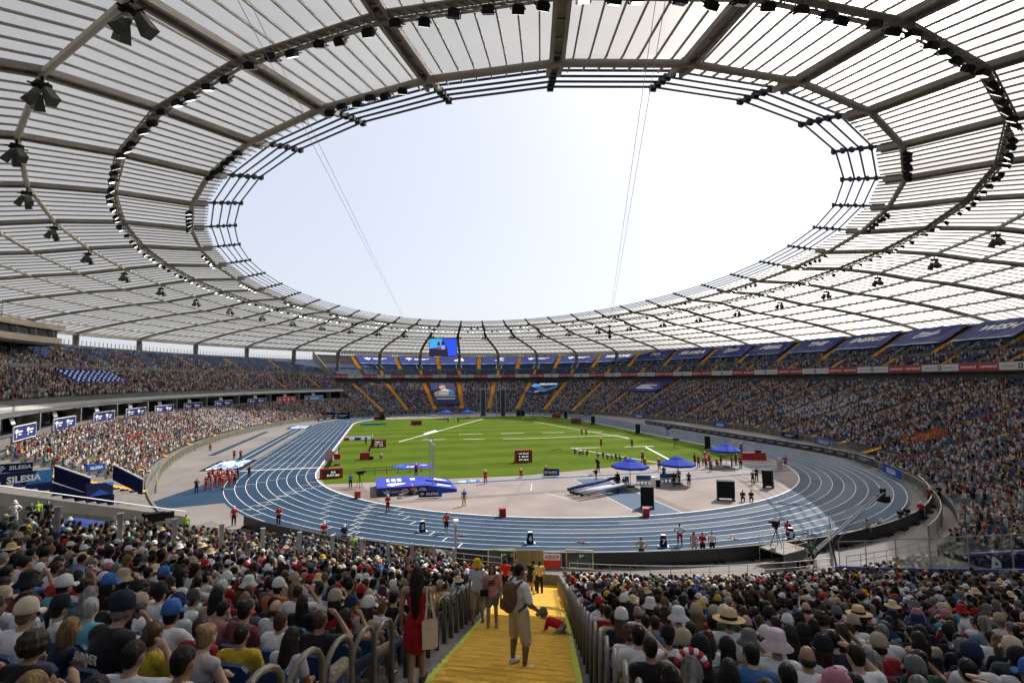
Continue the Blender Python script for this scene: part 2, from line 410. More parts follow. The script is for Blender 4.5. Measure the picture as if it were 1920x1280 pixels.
def wave_mat():
    m = bpy.data.materials.new('wave_print'); m.use_nodes = True; nt = m.node_tree; N = nt.nodes; L = nt.links
    b = N['Principled BSDF']; b.inputs['Roughness'].default_value = .6
    tc = N.new('ShaderNodeTexCoord'); mp = N.new('ShaderNodeMapping'); mp.inputs['Scale'].default_value = (.5,.22,1); L.new(tc.outputs['Object'], mp.inputs[0])
    n = N.new('ShaderNodeTexNoise'); n.inputs['Scale'].default_value = 1.6; n.inputs['Detail'].default_value = 1; n.inputs['Distortion'].default_value = 1.2; L.new(mp.outputs[0], n.inputs['Vector'])
    cr = N.new('ShaderNodeValToRGB'); L.new(n.outputs['Fac'], cr.inputs[0]); cr.color_ramp.interpolation = 'CONSTANT'
    e = cr.color_ramp.elements; e[0].color = (.02,.05,.25,1); e[1].position = .43; e[1].color = (.08,.30,.62,1)
    k = e.new(.50); k.color = (.75,.78,.8,1); k = e.new(.57); k.color = (.10,.25,.60,1); k = e.new(.64); k.color = (.75,.78,.82,1)
    L.new(cr.outputs[0], b.inputs['Base Color']); return m
WAVE = wave_mat()
for lab, y0, y1 in (('white and blue wave-printed pit cover beside the red-shirted group', 4.0, 14.2), ('white and blue wave-printed pit cover at the far end of the jump runways', 73.8, 84.0)):
    o = MB().prism([(-53.6,y0),(-47.9,y0),(-47.9,y1),(-53.6,y1)], .02, .07).build('pit_cover', BLACKC)
    tag(o, lab, 'pit cover'); MB().prism([(-53.0,y0+.5),(-48.5,y0+.5),(-48.5,y1-.5),(-53.0,y1-.5)], .072, .085).build('printed_sheet', WAVE, o)
# ------------------------------------------------------------------ stands
EA, EB, EC = 64.0, 103.0, 42.2                 # ellipse of the front fence
def bowl(phi, s, z=0.0):
    p = R(phi); return Vector(((EA+s)*math.sin(p), EC-(EB+s)*math.cos(p), z))
def bowl_dir(phi, s):                          # unit vector outwards (uphill)
    p = R(phi); v = Vector((math.sin(p)/(EA+s), -math.cos(p)/(EB+s), 0)); v.normalize(); return v
def zlow(s): return 2.0+.328*s
def zl2(s): return 1.0+.355*s
TREAD = .8

def terrace(name, arcs, parent, z0f, mats, dphi=1.5, skirt=None):
    """arcs: list of (s, z, phi0, phi1) rows from the front; each row is a tread with the riser in front of it"""
    mb = MB()
    prevz = z0f
    for s, z, a, b in arcs:
        n = max(2, int(abs(b-a)/dphi)); base = len(mb.v)
        for i in range(n+1):
            ph = a+(b-a)*i/n
            mb.v += [tuple(bowl(ph, s, prevz)), tuple(bowl(ph, s, z)), tuple(bowl(ph, s+TREAD, z))]
        for i in range(n):
            k = base+3*i
            mb.f += [(k,k+3,k+4,k+1), (k+1,k+4,k+5,k+2)]; mb.m += [0,0]
        prevz = z
    return mb.build(name, mats, parent)

def stair(phi, s0, s1, zf, w, parent, m=YELLOWS, lift=.02, sub=2, name='stair'):
    """stepped aisle along constant phi"""
    mb = MB(); ds = TREAD/sub; n = int((s1-s0)/ds)
    for i in range(n):
        s = s0+i*ds; z = zf(s0)+(i+1)*(zf(s0+ds)-zf(s0))+lift
        a, b = bowl(phi, s), bowl(phi, s+ds); d = bowl_dir(phi, s); t = Vector((-d.y, d.x, 0))*(w/2)
        zl = z-(zf(s0+ds)-zf(s0))
        mb.add([(*(a+t).xy, zl-.05), (*(a-t).xy, zl-.05), (*(a-t).xy, z), (*(a+t).xy, z), (*(b-t).xy, z), (*(b+t).xy, z)], [(0,1,2,3),(3,2,4,5)])
    return mb.build(name, m, parent)

def wall_strip(name, phi0, phi1, s, z0, z1, th, mats, parent=None, dphi=1.5, zf=None):
    """curved upright wall at offset s"""
    n = max(2, int(abs(phi1-phi0)/dphi)); mb = MB()
    for i in range(n+1):
        ph = phi0+(phi1-phi0)*i/n
        mb.v += [tuple(bowl(ph,s,z0)), tuple(bowl(ph,s,z1)), tuple(bowl(ph,s+th,z1)), tuple(bowl(ph,s+th,z0))]
    for i in range(n):
        k = 4*i
        for a, b in ((0,1),(1,2),(2,3)): mb.f.append((k+a,k+b,k+4+b,k+4+a)); mb.m.append(0)
    for k in (0, 4*n): mb.f.append((k,k+1,k+2,k+3)); mb.m.append(0)
    return mb.build(name, mats, parent)

def radial_wall(name, phi, s0, s1, zb, zt, th, m, parent=None):
    """wall along constant phi; zb, zt functions of s"""
    n = 10; mb = MB()
    for i in range(n+1):
        s = s0+(s1-s0)*i/n; p = bowl(phi,s); d = bowl_dir(phi,s); t = Vector((-d.y,d.x,0))*(th/2)
        mb.v += [(*(p+t).xy, zb(s)), (*(p+t).xy, zt(s)), (*(p-t).xy, zt(s)), (*(p-t).xy, zb(s))]
    for i in range(n):
        k = 4*i
        for a, b in ((0,1),(1,2),(2,3)): mb.f.append((k+a,k+b,k+4+b,k+4+a)); mb.m.append(0)
    for k in (0, 4*n): mb.f.append((k,k+1,k+2,k+3)); mb.m.append(0)
    return mb.build(name, m, parent)

NEAR_A, NEAR_B, NEAR_S0, NEAR_ROWS, AISLE = -33.6, 1.3, -5.2, 48, -17.2
# --- near stand under the camera
near_stand = empty('grandstand', bowl(AISLE, -5, 0)); near_stand.location = (0,0,0)
tag(near_stand, 'concrete near end terrace carrying the foreground crowd and the wide yellow stairs', 'grandstand')
terrace('terrace', [(NEAR_S0+TREAD*i, zlow(NEAR_S0+TREAD*i), NEAR_A, NEAR_B) for i in range(NEAR_ROWS)], near_stand, 0, CONC)
wall_strip('front_wall', NEAR_A, NEAR_B, NEAR_S0-.25, 0, 1.15, .22, CONC, near_stand)
# wide yellow stairs beside the camera
def wide_stairs():
    ds = TREAD/2; s0, s1 = -4.4, 27.6; n = int((s1-s0)/ds); mbs = {k: MB() for k in ('carpet','edge','edge2')}
    for i in range(n):
        s = s0+i*ds; z = zlow(s0)+(i+1)*.328*ds-.10; zl = z-.328*ds
        k = (s1-s)/(s1-s0); hl = 1.02+.42*k; hr = 1.00+.60*k
        a, b = bowl(AISLE,s), bowl(AISLE,s+ds); d = bowl_dir(AISLE,s); t = Vector((d.y,-d.x,0))    # t points left as seen walking down
        if t.x > 0: t = -t
        def sl(mb, x0, x1, dz=0.0):
            p = [(*(a+t*x0).xy, zl+dz-.02), (*(a+t*x1).xy, zl+dz-.02), (*(a+t*x1).xy, z+dz), (*(a+t*x0).xy, z+dz), (*(b+t*x1).xy, z+dz), (*(b+t*x0).xy, z+dz)]
            mb.add(p, [(0,1,2,3),(3,2,4,5)])
        sl(mbs['carpet'], -hr, hl)
        sl(mbs['edge'], hl+.002, hl+.12); sl(mbs['edge2'], -hr-.12, -hr-.002)
    c = mbs['carpet'].build('stair', YELLOW, near_stand)
    NOSE = mat('worn_nosing', (.58,.335,.04), .85, noise=.25, nscale=4)
    for i in range(n):
        s = s0+i*ds; z = zlow(s0)+(i+1)*.328*ds-.10; k = (s1-s)/(s1-s0); hl = 1.02+.42*k; hr = 1.00+.60*k; a = bowl(AISLE,s); d = bowl_dir(AISLE,s); t = Vector((d.y,-d.x,0))
        if t.x > 0: t = -t
        MB().add([(*(a+t*x+d*y).xy, z+dz) for dz in (-.03,.005) for x, y in ((-hr,-.012),(hl,-.012),(hl,.035),(-hr,.035))], [(4,5,6,7),(0,1,5,4)]).build('nosing', NOSE, c)
    mbs['edge'].build('edge_strip', LIME, c); mbs['edge2'].build('edge_strip', LIME, c)
wide_stairs()
# flat yellow landing at the foot of the stairs
d = bowl_dir(AISLE,-6); t = Vector((-d.y,d.x,0)); p0 = bowl(AISLE,-4.4); p1 = bowl(AISLE,-6.2)
mb = MB(); mb.poly([(*(p0+t*1.7).xy,.53),(*(p1+t*1.7).xy,.53),(*(p1-t*1.6).xy,.53),(*(p0-t*1.6).xy,.53)]); mb.build('landing', YELLOW, near_stand)
# side walls of the two gate passages
PURPLE = mat('purple_blue_print', (.045,.05,.22), .5, noise=.1, nscale=.6)
OCHRE = mat('ochre_wall', (.26,.20,.065), .8, noise=.15, nscale=.7)
radial_wall('side_wall', NEAR_B+.3, NEAR_S0-.3, 24, lambda s: -.1, lambda s: max(1.15, zlow(s)+.85), .3, OCHRE, near_stand)
radial_wall('wall_cap', NEAR_B+.3, NEAR_S0-.3, 24, lambda s: max(1.15, zlow(s)+.85)+.003, lambda s: max(1.15, zlow(s)+.85)+.16, .42, PURPLE, near_stand)
radial_wall('side_wall', NEAR_A-.3, NEAR_S0-.3, 24, lambda s: -.1, lambda s: max(1.1, zlow(s)+.25), .3, CONC, near_stand)

# --- lower ring: right side, far end, main stand
lower = empty('grandstand'); tag(lower, 'lower tier of concrete terraces ringing the track behind the fences', 'grandstand')
GAPL, GAPR = -45.5, 13.8
def front_s(phi):
    a = abs(((phi+180) % 360)-180)
    return -5.6 if a < 50 else (0.0 if a > 66 else -5.6*(66-a)/16)
ROWS_E = 41
terrace('terrace', [(-5.6+TREAD*i, .3+.10*i, GAPR, 54) for i in range(7)]+[(TREAD*i, zl2(TREAD*i), GAPR, 211.5) for i in range(ROWS_E)], lower, .0, CONC)
wall_strip('front_wall', 60, 211.5, -.2, 0, 1.15, .2, CONC_D, lower)
wall_strip('front_wall', GAPR, 54, -5.8, 0, .8, .2, CONC_D, lower)
wall_strip('back_wall', GAPR, 211.5, ROWS_E*TREAD, 10.5, 15.0, .4, CONC_D, lower)
terrace('terrace', [(TREAD*i, zl2(TREAD*i), 211.5, 360+GAPL) for i in range(17)], lower, .6, CONC)
wall_strip('front_wall', 211.5, 360+GAPL, -.2, 0, 1.15, .2, CONC, lower)
LOW_AISLES = [205.5,196,185,174.5,164,153.5,143.5,133.8,124.5,116,108.3,101.4,95,89,83,77,71,65,59,52.5,45.5,38,30,21]
for ph in LOW_AISLES:
    stair(ph, max(-1.6,front_s(ph)), ROWS_E*TREAD-1, zl2, 2.0 if ph > 130 else 1.4, lower)
WEST_AISLES = [219+9.5*k for k in range(10)]
for ph in WEST_AISLES: stair(ph, 0, 12.6, zl2, 1.3, lower)
radial_wall('side_wall', 211.5, 0, 33, lambda s: 0, lambda s: zl2(s)+1.0, .5, CONC, lower)
radial_wall('passage_wall', GAPL+.2, -1.5, 26, lambda s: -.1, lambda s: zl2(s)+.55, .45, CONC, lower)
radial_wall('passage_wall', GAPR-.2, -4.0, 24, lambda s: -.1, lambda s: zl2(s)+.9, .4, NAVYD, lower)
radial_wall('wall_cap', GAPR-.2, -4.0, 24, lambda s: zl2(s)+.903, lambda s: zl2(s)+1.08, .55, PURPLE, lower)
# sloping floors of the two passages
for a, b, nm, dz, s_a in ((-45.3,-33.8,'passage_floor',-1.9, -4), (1.7,13.6,'passage_floor',-9, -8)):
    mb = MB()
    for i in range(9):
        s = s_a+i*4
        z = max(.05, zl2(s)+dz)
        mb.v += [tuple(bowl(a,s,z)), tuple(bowl((a+b)/2,s,z)), tuple(bowl(b,s,z))]
    for i in range(8):
        k = 3*i; mb.f += [(k,k+1,k+4,k+3),(k+1,k+2,k+5,k+4)]; mb.m += [0,0]
    mb.build(nm, CONC, lower)

# --- upper ring right and far; unseen near end added to block sky, bounce light
upper = empty('grandstand'); tag(upper, 'upper tier of blue seats on the right and far side below the banners', 'grandstand')
UZ = lambda s: 15.6+.56*(s-31.6)
UP_ROWS = 22
terrace('terrace', [(31.6+TREAD*i, UZ(31.6+TREAD*i), -38, 210.8) for i in range(UP_ROWS)], upper, 15.0, CONC)
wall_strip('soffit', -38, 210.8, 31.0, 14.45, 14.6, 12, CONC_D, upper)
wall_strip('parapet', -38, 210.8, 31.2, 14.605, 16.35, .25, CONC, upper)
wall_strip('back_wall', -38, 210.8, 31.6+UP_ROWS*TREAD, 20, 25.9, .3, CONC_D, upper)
UP_BAN = [196.7,185.5,174.3,163.0,152.6,142.3,132.9,124.5,116.7,109.0,102.3,95.2,88.3,81.2,74.2,67.4]
UP_AISLES = [202.2]+[(a+b)/2 for a, b in zip(UP_BAN[:-1], UP_BAN[1:])]+[70.8,64]
for ph in UP_AISLES: stair(ph, 38.0, 49.0, UZ, 2.1 if ph > 125 else 1.6, upper)
for ph in UP_BAN: stair(ph, 31.6, 36.6, UZ, 1.3, upper)
for ph in UP_BAN:      # stairwell mouths
    for sgn in (-1, 1):
        mbv = MB(); p = bowl(ph, 36.6); dd = bowl_dir(ph, 36.6); tt = Vector((-dd.y, dd.x, 0)); z0 = UZ(36.6)
        c = p+tt*sgn*1.35
        mbv.add([(*(c).xy, z0-.3), (*(c+dd*3.6).xy, z0-.3), (*(c+dd*3.6).xy, z0+2.9), (*c.xy, z0+1.0),
                 (*(c+tt*.25).xy, z0-.3), (*(c+dd*3.6+tt*.25).xy, z0-.3), (*(c+dd*3.6+tt*.25).xy, z0+2.9), (*(c+tt*.25).xy, z0+1.0)],
                [(0,1,2,3),(7,6,5,4),(3,2,6,7),(0,3,7,4),(1,5,6,2)])
        mbv.build('stairwell_wall', CONC, upper)
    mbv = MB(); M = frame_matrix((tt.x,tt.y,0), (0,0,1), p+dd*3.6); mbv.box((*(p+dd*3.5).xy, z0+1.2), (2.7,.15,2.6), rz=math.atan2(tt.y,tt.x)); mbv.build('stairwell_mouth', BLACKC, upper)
radial_wall('end_wall', 211.3, 29, 51, lambda s: zl2(s), lambda s: 16.6+max(0,.56*(s-31.6)), .45, CONC, upper)

# --- main stand on the left: boxes and upper tier
main = empty('grandstand'); tag(main, 'main stand with a row of dark boxes under its long upper tier', 'grandstand')
WZ = lambda s: 10.6+.465*(s-18.6)
W_ROWS = 32
terrace('terrace', [(18.6+TREAD*i, WZ(18.6+TREAD*i), 212.2, 318) for i in range(W_ROWS)], main, 9.7, CONC)
wall_strip('fascia', 212.2, 318, 18.0, 9.25, 9.95, .5, mat('pale_fascia', (.50,.51,.48), .6, noise=.08, nscale=.3), main)
wall_strip('parapet', 212.2, 318, 18.25, 9.953, 10.85, .16, mat('smoked_parapet', (.13,.12,.11), .5, noise=.1, nscale=.4), main)
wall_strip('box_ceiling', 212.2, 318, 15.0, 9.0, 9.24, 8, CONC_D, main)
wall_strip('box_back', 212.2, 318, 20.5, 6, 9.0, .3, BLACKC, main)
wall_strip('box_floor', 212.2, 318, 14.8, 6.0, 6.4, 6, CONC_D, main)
wall_strip('box_front', 212.2, 318, 14.6, 5.4, 6.6, .2, CONC, main)
W_AISLES = [219+9.5*k for k in range(11)]
for ph in W_AISLES:
    stair(ph, 19.4, 29.4, WZ, 1.2, main); stair(ph+4.4, 31.5, 43.2, WZ, 1.5, main)
wall_strip('cross_wall', 213, 317, 30.2, WZ(29.4), WZ(30.2)+1.15, .2, CONC, main)
BOXPH = [222.7,231,239.3,248.3,256,262.8,269.2,276,284,291.8,299.5,307]
for ph in [217.5]+[(a+b)/2 for a, b in zip(BOXPH[:-1], BOXPH[1:])]+[312]:    # box piers
    p = bowl(ph, 14.9); d = bowl_dir(ph, 14.9); MB().box((p.x+d.x, p.y+d.y, 7.7), (2.0,.4,2.55), rz=math.atan2(d.y,d.x)).build('box_pier', CONC, main)
BOXG = mat('box_window', (.02,.024,.03), .12, noise=.3, nscale=.8)
for ph in BOXPH:
    p = bowl(ph, 18.2); d = bowl_dir(ph, 18.2); w = (bowl(ph-3.0,18.2)-bowl(ph+3.0,18.2)).length
    MB().box((p.x,p.y,7.55), (w,.06,2.7), rz=math.atan2(d.x,-d.y)).build('box_window', BOXG, main)
    MB().box((p.x-d.x*2.6,p.y-d.y*2.6,8.35), (1.5,.08,.85), rz=math.atan2(d.x,-d.y), rx=.3).build('box_screen', mat('pale_screen', (.5,.5,.5), .4), main)
    q = bowl(ph, 18.1); MB().lathe([(.01,-.12),(.16,-.10),(.2,0)], 10, c=(q.x,q.y,9.24)).build('ceiling_lamp', WHITE, main)
# rail along the top of the upper tier
wall_strip('top_wall', 212.2, 318, 44.2, WZ(43.4), WZ(43.4)+1.0, .2, CONC, main)
mb = MB()
for i in range(120):
    ph = 212.5+i*.6; p = bowl(ph, 44.3, WZ(43.4)); mb.box((p.x,p.y,p.z+1.5), (.14,.14,1.6))
tag(mb.build('rail_posts', STEEL, main), kind='stuff')
# press gallery hung below the roof at the left edge
gal = empty('press_gallery'); tag(gal, 'beige press gallery with slanted windows hanging above the main stand', 'gallery')
BEIGE = mat('beige_cladding', (.36,.30,.23), .7, noise=.1, nscale=.3)
wall_strip('lower_band', 265.5, 318, 33.6, 21.9, 23.2, 3.0, BEIGE, gal)
wall_strip('upper_band', 265.5, 318, 33.1, 24.8, 26.0, 3.4, BEIGE, gal)
wall_strip('window_band', 265.8, 318, 34.2, 23.2, 24.8, 2.0, BOXG, gal)
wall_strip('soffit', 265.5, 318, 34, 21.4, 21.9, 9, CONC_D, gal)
for k in range(18):
    ph = 266.5+k*2.4; a, b = bowl(ph,33.7,23.2), bowl(ph+.35,33.5,24.8); MB().beam(a, b, .18, .18).build('mullion', STEEL, gal)
mb = MB()
for k in range(12):
    a = bowl(273+k*3, 34.2, 26.0); mb.tube([a, a+Vector((0,0,3.2))], .04, 5)
for z in (26.5, 27.1, 27.7): mb.tube([bowl(273+k*3, 34.2, z) for k in range(13)], .05, 5)
mb.build('gantry_rail', BLACK, gal)
# ------------------------------------------------------------------ roof
RING = [(59.0,91.8,36.95),(60.68,93.93,36.61),(69.52,101.46,36.25),(76.89,110.0,34.93),(84.1,114.82,33.57),(91.91,118.73,32.72),(99.81,122.34,31.55),(107.56,125.44,30.32),(115.48,128.2,28.75),(123.0,131.5,26.9)]
def rnode(j, phi, dz=0.0, din=0.0):
    a, b, z = RING[j]; p = R(phi)
    return Vector((-.645+(a-din)*math.sin(p), 42.08-(b-din)*math.cos(p), z-.309*math.cos(2*p)-.617*math.sin(p)+dz))
NB = 40; PH = [4.5+9*k for k in range(NB)]
roof = empty('stadium_roof'); tag(roof, 'translucent ring roof of white panels on dark girders round the open sky', 'roof')
ROOFD = mat('brown_grey_steel', (.27,.24,.205), .6, .0, noise=.18, nscale=.5)
ROOFL = mat('pale_steel', (.50,.46,.40), .5, .1, noise=.12, nscale=.4)
CABLEM = mat('dark_cable', (.02,.02,.026), .45, .3)
def panel_mat():
    m = bpy.data.materials.new('polycarbonate_panel'); m.use_nodes = True; nt = m.node_tree; N = nt.nodes; L = nt.links
    for n in list(N):
        if n.type == 'BSDF_PRINCIPLED': N.remove(n)
    oi = N.new('ShaderNodeObjectInfo'); mr = N.new('ShaderNodeMapRange'); mr.inputs['To Min'].default_value = .9; mr.inputs['To Max'].default_value = 1.0
    L.new(oi.outputs['Random'], mr.inputs['Value'])
    tc = N.new('ShaderNodeTexCoord'); nz = N.new('ShaderNodeTexNoise'); nz.inputs['Scale'].default_value = .35; nz.inputs['Detail'].default_value = 5; L.new(tc.outputs['Object'], nz.inputs['Vector'])
    m2 = N.new('ShaderNodeMapRange'); m2.inputs['From Min'].default_value = .3; m2.inputs['From Max'].default_value = .7; m2.inputs['To Min'].default_value = .9; m2.inputs['To Max'].default_value = 1.05; L.new(nz.outputs['Fac'], m2.inputs['Value'])
    mu = N.new('ShaderNodeMath'); mu.operation = 'MULTIPLY'; L.new(mr.outputs[0], mu.inputs[0]); L.new(m2.outputs[0], mu.inputs[1])
    col = N.new('ShaderNodeMix'); col.data_type = 'RGBA'; col.blend_type = 'MULTIPLY'; col.inputs[0].default_value = 1; col.inputs[6].default_value = (.285,.277,.257,1); L.new(mu.outputs[0], col.inputs[7])
    t = N.new('ShaderNodeBsdfTranslucent'); d = N.new('ShaderNodeBsdfDiffuse'); d.inputs['Color'].default_value = (.55,.54,.5,1)
    L.new(col.outputs[2], t.inputs['Color'])
    rf = N.new('ShaderNodeBsdfRefraction'); rf.inputs['Roughness'].default_value = .62; rf.inputs['IOR'].default_value = 1.16; rf.inputs['Color'].default_value = (.74,.73,.70,1)
    x = N.new('ShaderNodeMixShader'); x.inputs[0].default_value = .12; L.new(t.outputs[0], x.inputs[1]); L.new(d.outputs[0], x.inputs[2])
    y = N.new('ShaderNodeMixShader'); y.inputs[0].default_value = .45; L.new(x.outputs[0], y.inputs[1]); L.new(rf.outputs[0], y.inputs[2])
    L.new(y.outputs[0], N['Material Output'].inputs['Surface']); return m
PANEL = panel_mat()
PJ = [(0,1),(1,2),(2,3),(3,4),(4,5),(5,7),(7,9)]
for k in range(NB):
    p0, p1 = PH[k], PH[k]+9
    for a, b in PJ:                                  # translucent panels, one per bay and ring
        mb = MB(); js = list(range(a, b+1)); nn = 5; base = len(mb.v)
        for j in js:
            A, B = rnode(j,p0,.42), rnode(j,p1,.42)
            for i in range(nn):
                f = i/(nn-1); q = A.lerp(B, .004+f*.992); q.z += .35*math.sin(math.pi*f)*(0 if j in (9,) else 1)*.6; mb.v.append(tuple(q))
        for r in range(len(js)-1):
            for i in range(nn-1): c = r*nn+i; mb.f.append((c,c+1,c+nn+1,c+nn)); mb.m.append(0)
        mb.build('roof_panel', PANEL, roof)
    # girder: two chords with rungs between them
    mb = MB()
    for j in range(0, 9):
        A, B = rnode(j,p0), rnode(j+1,p0); d = (B-A).normalized(); t = d.cross(Vector((0,0,1))).normalized()
        for sgn in (-1, 1): mb.beam(A+t*sgn*.42, B+t*sgn*.42, .28, .46)
        n = max(1, int((B-A).length/1.7))
        for i in range(n): q = A.lerp(B, (i+.5)/n); mb.beam(q-t*.28, q+t*.28, .10, .16)
        mb.beam(A+Vector((0,0,.26)), B+Vector((0,0,.26)), .58, .03)
    mb.build('girder', ROOFD, roof)
    # ribs, seven per bay, running from the outer edge to the opening
    for i in range(1, 8):
        f = i/8; pts = []
        for j in range(10):
            q = rnode(j,p0).lerp(rnode(j,p1), f); q.z += .27+.21*math.sin(math.pi*f)*(0 if j == 9 else 1); pts.append(q)
        pts[0] = pts[0]+(pts[0]-pts[1]).normalized()*.35
        mb = MB()
        for A, B in zip(pts[:-1], pts[1:]): mb.beam(A, B, .11, .16)
        mb.build('rib', ROOFD if i else ROOFL, roof)
for j in range(1, 10):                               # ring beams
    mb = MB()
    for k in range(NB):
        A, B = rnode(j,PH[k],-.12), rnode(j,PH[k]+9,-.12); d = (B-A).normalized()
        if j == 1: mb.tube([A, B], .30, 10)
        elif j == 2:                                 # light truss
            n = d.cross(Vector((0,0,1))).normalized()
            for o in (n*.4, -n*.4, Vector((0,0,-.55))): mb.tube([A+o, B+o], .085, 6)
            m = 14
            for i in range(m):
                q0, q1 = A.lerp(B, i/m), A.lerp(B, (i+1)/m)
                mb.beam(q0+n*.4, q1-n*.4, .06, .06); mb.beam(q0+n*.4, q1-Vector((0,0,.55)), .06, .06); mb.beam(q0-n*.4, q1-Vector((0,0,.55)), .06, .06)
            mb.beam(A+Vector((0,0,.05)), B+Vector((0,0,.05)), .5, .05)
        elif j == 9: mb.beam(A, B, .9, 1.1)
        else:
            mb.tube([A, B], .25, 8)
            L = int((B-A).length/1.3)
            for i in range(L): q = A.lerp(B, (i+.5)/L); mb.box((q.x,q.y,q.z+.27), (.16,.16,.20))
    mb.build('ring_beam', ROOFD if j in (1,2) else ROOFL, roof)
# tension ring: cables and clamps inside the panel edge
for i, (din, dz) in enumerate(((2.7,1.0),(3.8,1.2),(4.9,1.4),(6.0,1.6))):
    mb = MB(); mb.tube([rnode(1,PH[k],dz,din) for k in range(NB)], .10, 6, closed=True); mb.build('tension_cable', CABLEM, roof)
for k in range(NB):
    a, b = rnode(1,PH[k],.6,1.8), rnode(1,PH[k],1.65,6.4); mb = MB(); mb.beam(a, b, .42, .22); mb.beam(a, rnode(1,PH[k],.5,.3), .7, .3)
    for i in range(5): q = a.lerp(b, .2+.19*i); mb.box(q, (.55,.3,.5), rz=R(PH[k]))
    mb.build('cable_clamp', CABLEM, roof)
# outer edge: pale slatted skirt and columns
mb = MB()
for k in range(NB):
    if 198 < PH[k] < 335: continue
    A, B = rnode(9,PH[k],.1), rnode(9,PH[k]+9,.1); n = int((B-A).length/1.2)
    for i in range(n): q = A.lerp(B, (i+.5)/n); d = (B-A).normalized(); mb.box((q.x,q.y,q.z-.9), (.9,.05,1.5), rz=math.atan2(d.y,d.x))
tag(mb.build('edge_slats', mat('pale_slat', (.55,.52,.44), .6, noise=.1, nscale=1), roof), kind='stuff')
for k in range(NB):
    p = rnode(9,PH[k]); q = Vector((p.x, p.y, 0)); zb = 12 if 200 < PH[k] < 330 else 20
    mb = MB()
    mb.add([(q.x+.75*c*m, q.y+.75*s*m, z) for z, m in ((zb,.85),(p.z-.5,1.15)) for c, s in ((1,0),(.7,.7),(0,1),(-.7,.7),(-1,0),(-.7,-.7),(0,-1),(.7,-.7))],
           [(i,(i+1)%8,8+(i+1)%8,8+i) for i in range(8)])
    mb.build('column', CONC, roof)

# ------------------------------------------------------------------ things hung from the roof
LENS = mat('lit_lens', (.9,.9,.9), .3, emit=(1,.98,.95), estr=2.2)
mb = MB(); mb.box((0,0,-.35), (.62,.34,.46)); mb.box((0,.2,-.35), (.44,.10,.30)); 
for sx in (-1,1): mb.beam((sx*.37,0,-.35), (sx*.37,0,.15), .05, .05)
mb.beam((-.37,0,.15), (.37,0,.15), .05, .05); LAMP_ME = mb.mesh('floodlight', BLACK)
LENS_ME = MB().box((0,-.178,-.35), (.56,.012,.40)).mesh('lens', LENS)
LENSO_ME = MB().box((0,-.178,-.35), (.56,.012,.40)).mesh('lens', BOXG)
def floodlight(p, aim, lit, label, group):
    o = inst('floodlight', LAMP_ME, None, p); rz = math.atan2(aim.x, -aim.y)
    o.rotation_euler = (R(random.uniform(38,80)), 0, rz+random.uniform(-.25,.25)); o.scale = (1.15,)*3
    inst('lens', LENS_ME if lit else LENSO_ME, o); tag(o, label, 'floodlight', group)
ctr = Vector((0, 42.2, 0))
def pix(p):
    d = Vector(p)-Vector(CAMP); f = d.x*math.sin(YAW)+d.y*math.cos(YAW); F = f*math.cos(PITCH)+d.z*math.sin(PITCH)
    if F < 1: return (-9999, 0)
    return (960+FPX*(d.x*math.cos(YAW)-d.y*math.sin(YAW))/F, 640-FPX*(d.z*math.cos(PITCH)-f*math.sin(PITCH))/F)
def clock(n, side): return '%s %s of the video screen' % (ordinal(n), side)
def ordinal(n): return '%d%s' % (n, 'th' if 10 <= n % 100 <= 20 else {1:'st',2:'nd',3:'rd'}.get(n % 10, 'th'))
jobs = []
for k in range(NB):
    ph = PH[k]; a = abs(((ph+180) % 360)-180)
    for i in range(5 if a > 40 else 6):
        f = (i+.5+random.uniform(-.25,.25))/(5 if a > 40 else 6)
        q = rnode(2,ph).lerp(rnode(2,ph+9), f); q.z -= .85; jobs.append((2, ph+9*f, q, random.random() < (.8 if a > 35 else .4)))
    if k % 2 == 0 and k not in (38, 0):
        for i in range(6):
            f = (i+.7)/7.2; q = rnode(1,ph).lerp(rnode(1,ph+9), f); q.z -= .55; jobs.append((1, ph+9*f, q, random.random() < (.85 if a > 50 else .25)))
cnt = {}
for ring, ph, q, lit in sorted(jobs, key=lambda t: abs(t[1]-183)):
    x, y = pix(q)
    if not (-30 < x < 1950 and -30 < y < 1300): continue
    side = 'left' if ph > 183 else 'right'; cnt[(ring,side)] = n = cnt.get((ring,side),0)+1; aim = ctr-q; aim.z = 0
    floodlight(q, aim, lit, '%s floodlight on the %s, %s' % ('lit' if lit else 'dark', 'outer roof light truss' if ring == 2 else 'innermost roof ring beam', clock(n, side)), 'floodlights under the roof')
SPKM = mat('speaker_cabinet', (.045,.046,.036), .6, noise=.2, nscale=3)
mb = MB(); mb.add([(-.45,-.35,-.9),(.45,-.35,-.9),(.45,.35,-.9),(-.45,.35,-.9),(-.28,-.22,.35),(.28,-.22,.35),(.28,.22,.35),(-.28,.22,.35)], [(0,3,2,1),(4,5,6,7),(0,1,5,4),(1,2,6,5),(2,3,7,6),(3,0,4,7)])
HORN_ME = mb.mesh('speaker_horn', SPKM)
BRK_ME = MB().box((0,0,0), (.9,.9,.25)).beam((-1,0,-.1),(1,0,-.1),.1,.1).beam((0,-.8,-.1),(0,.8,-.1),.1,.1).beam((0,0,0),(0,0,.9),.14,.14).mesh('bracket', BLACK)
cnt = {}
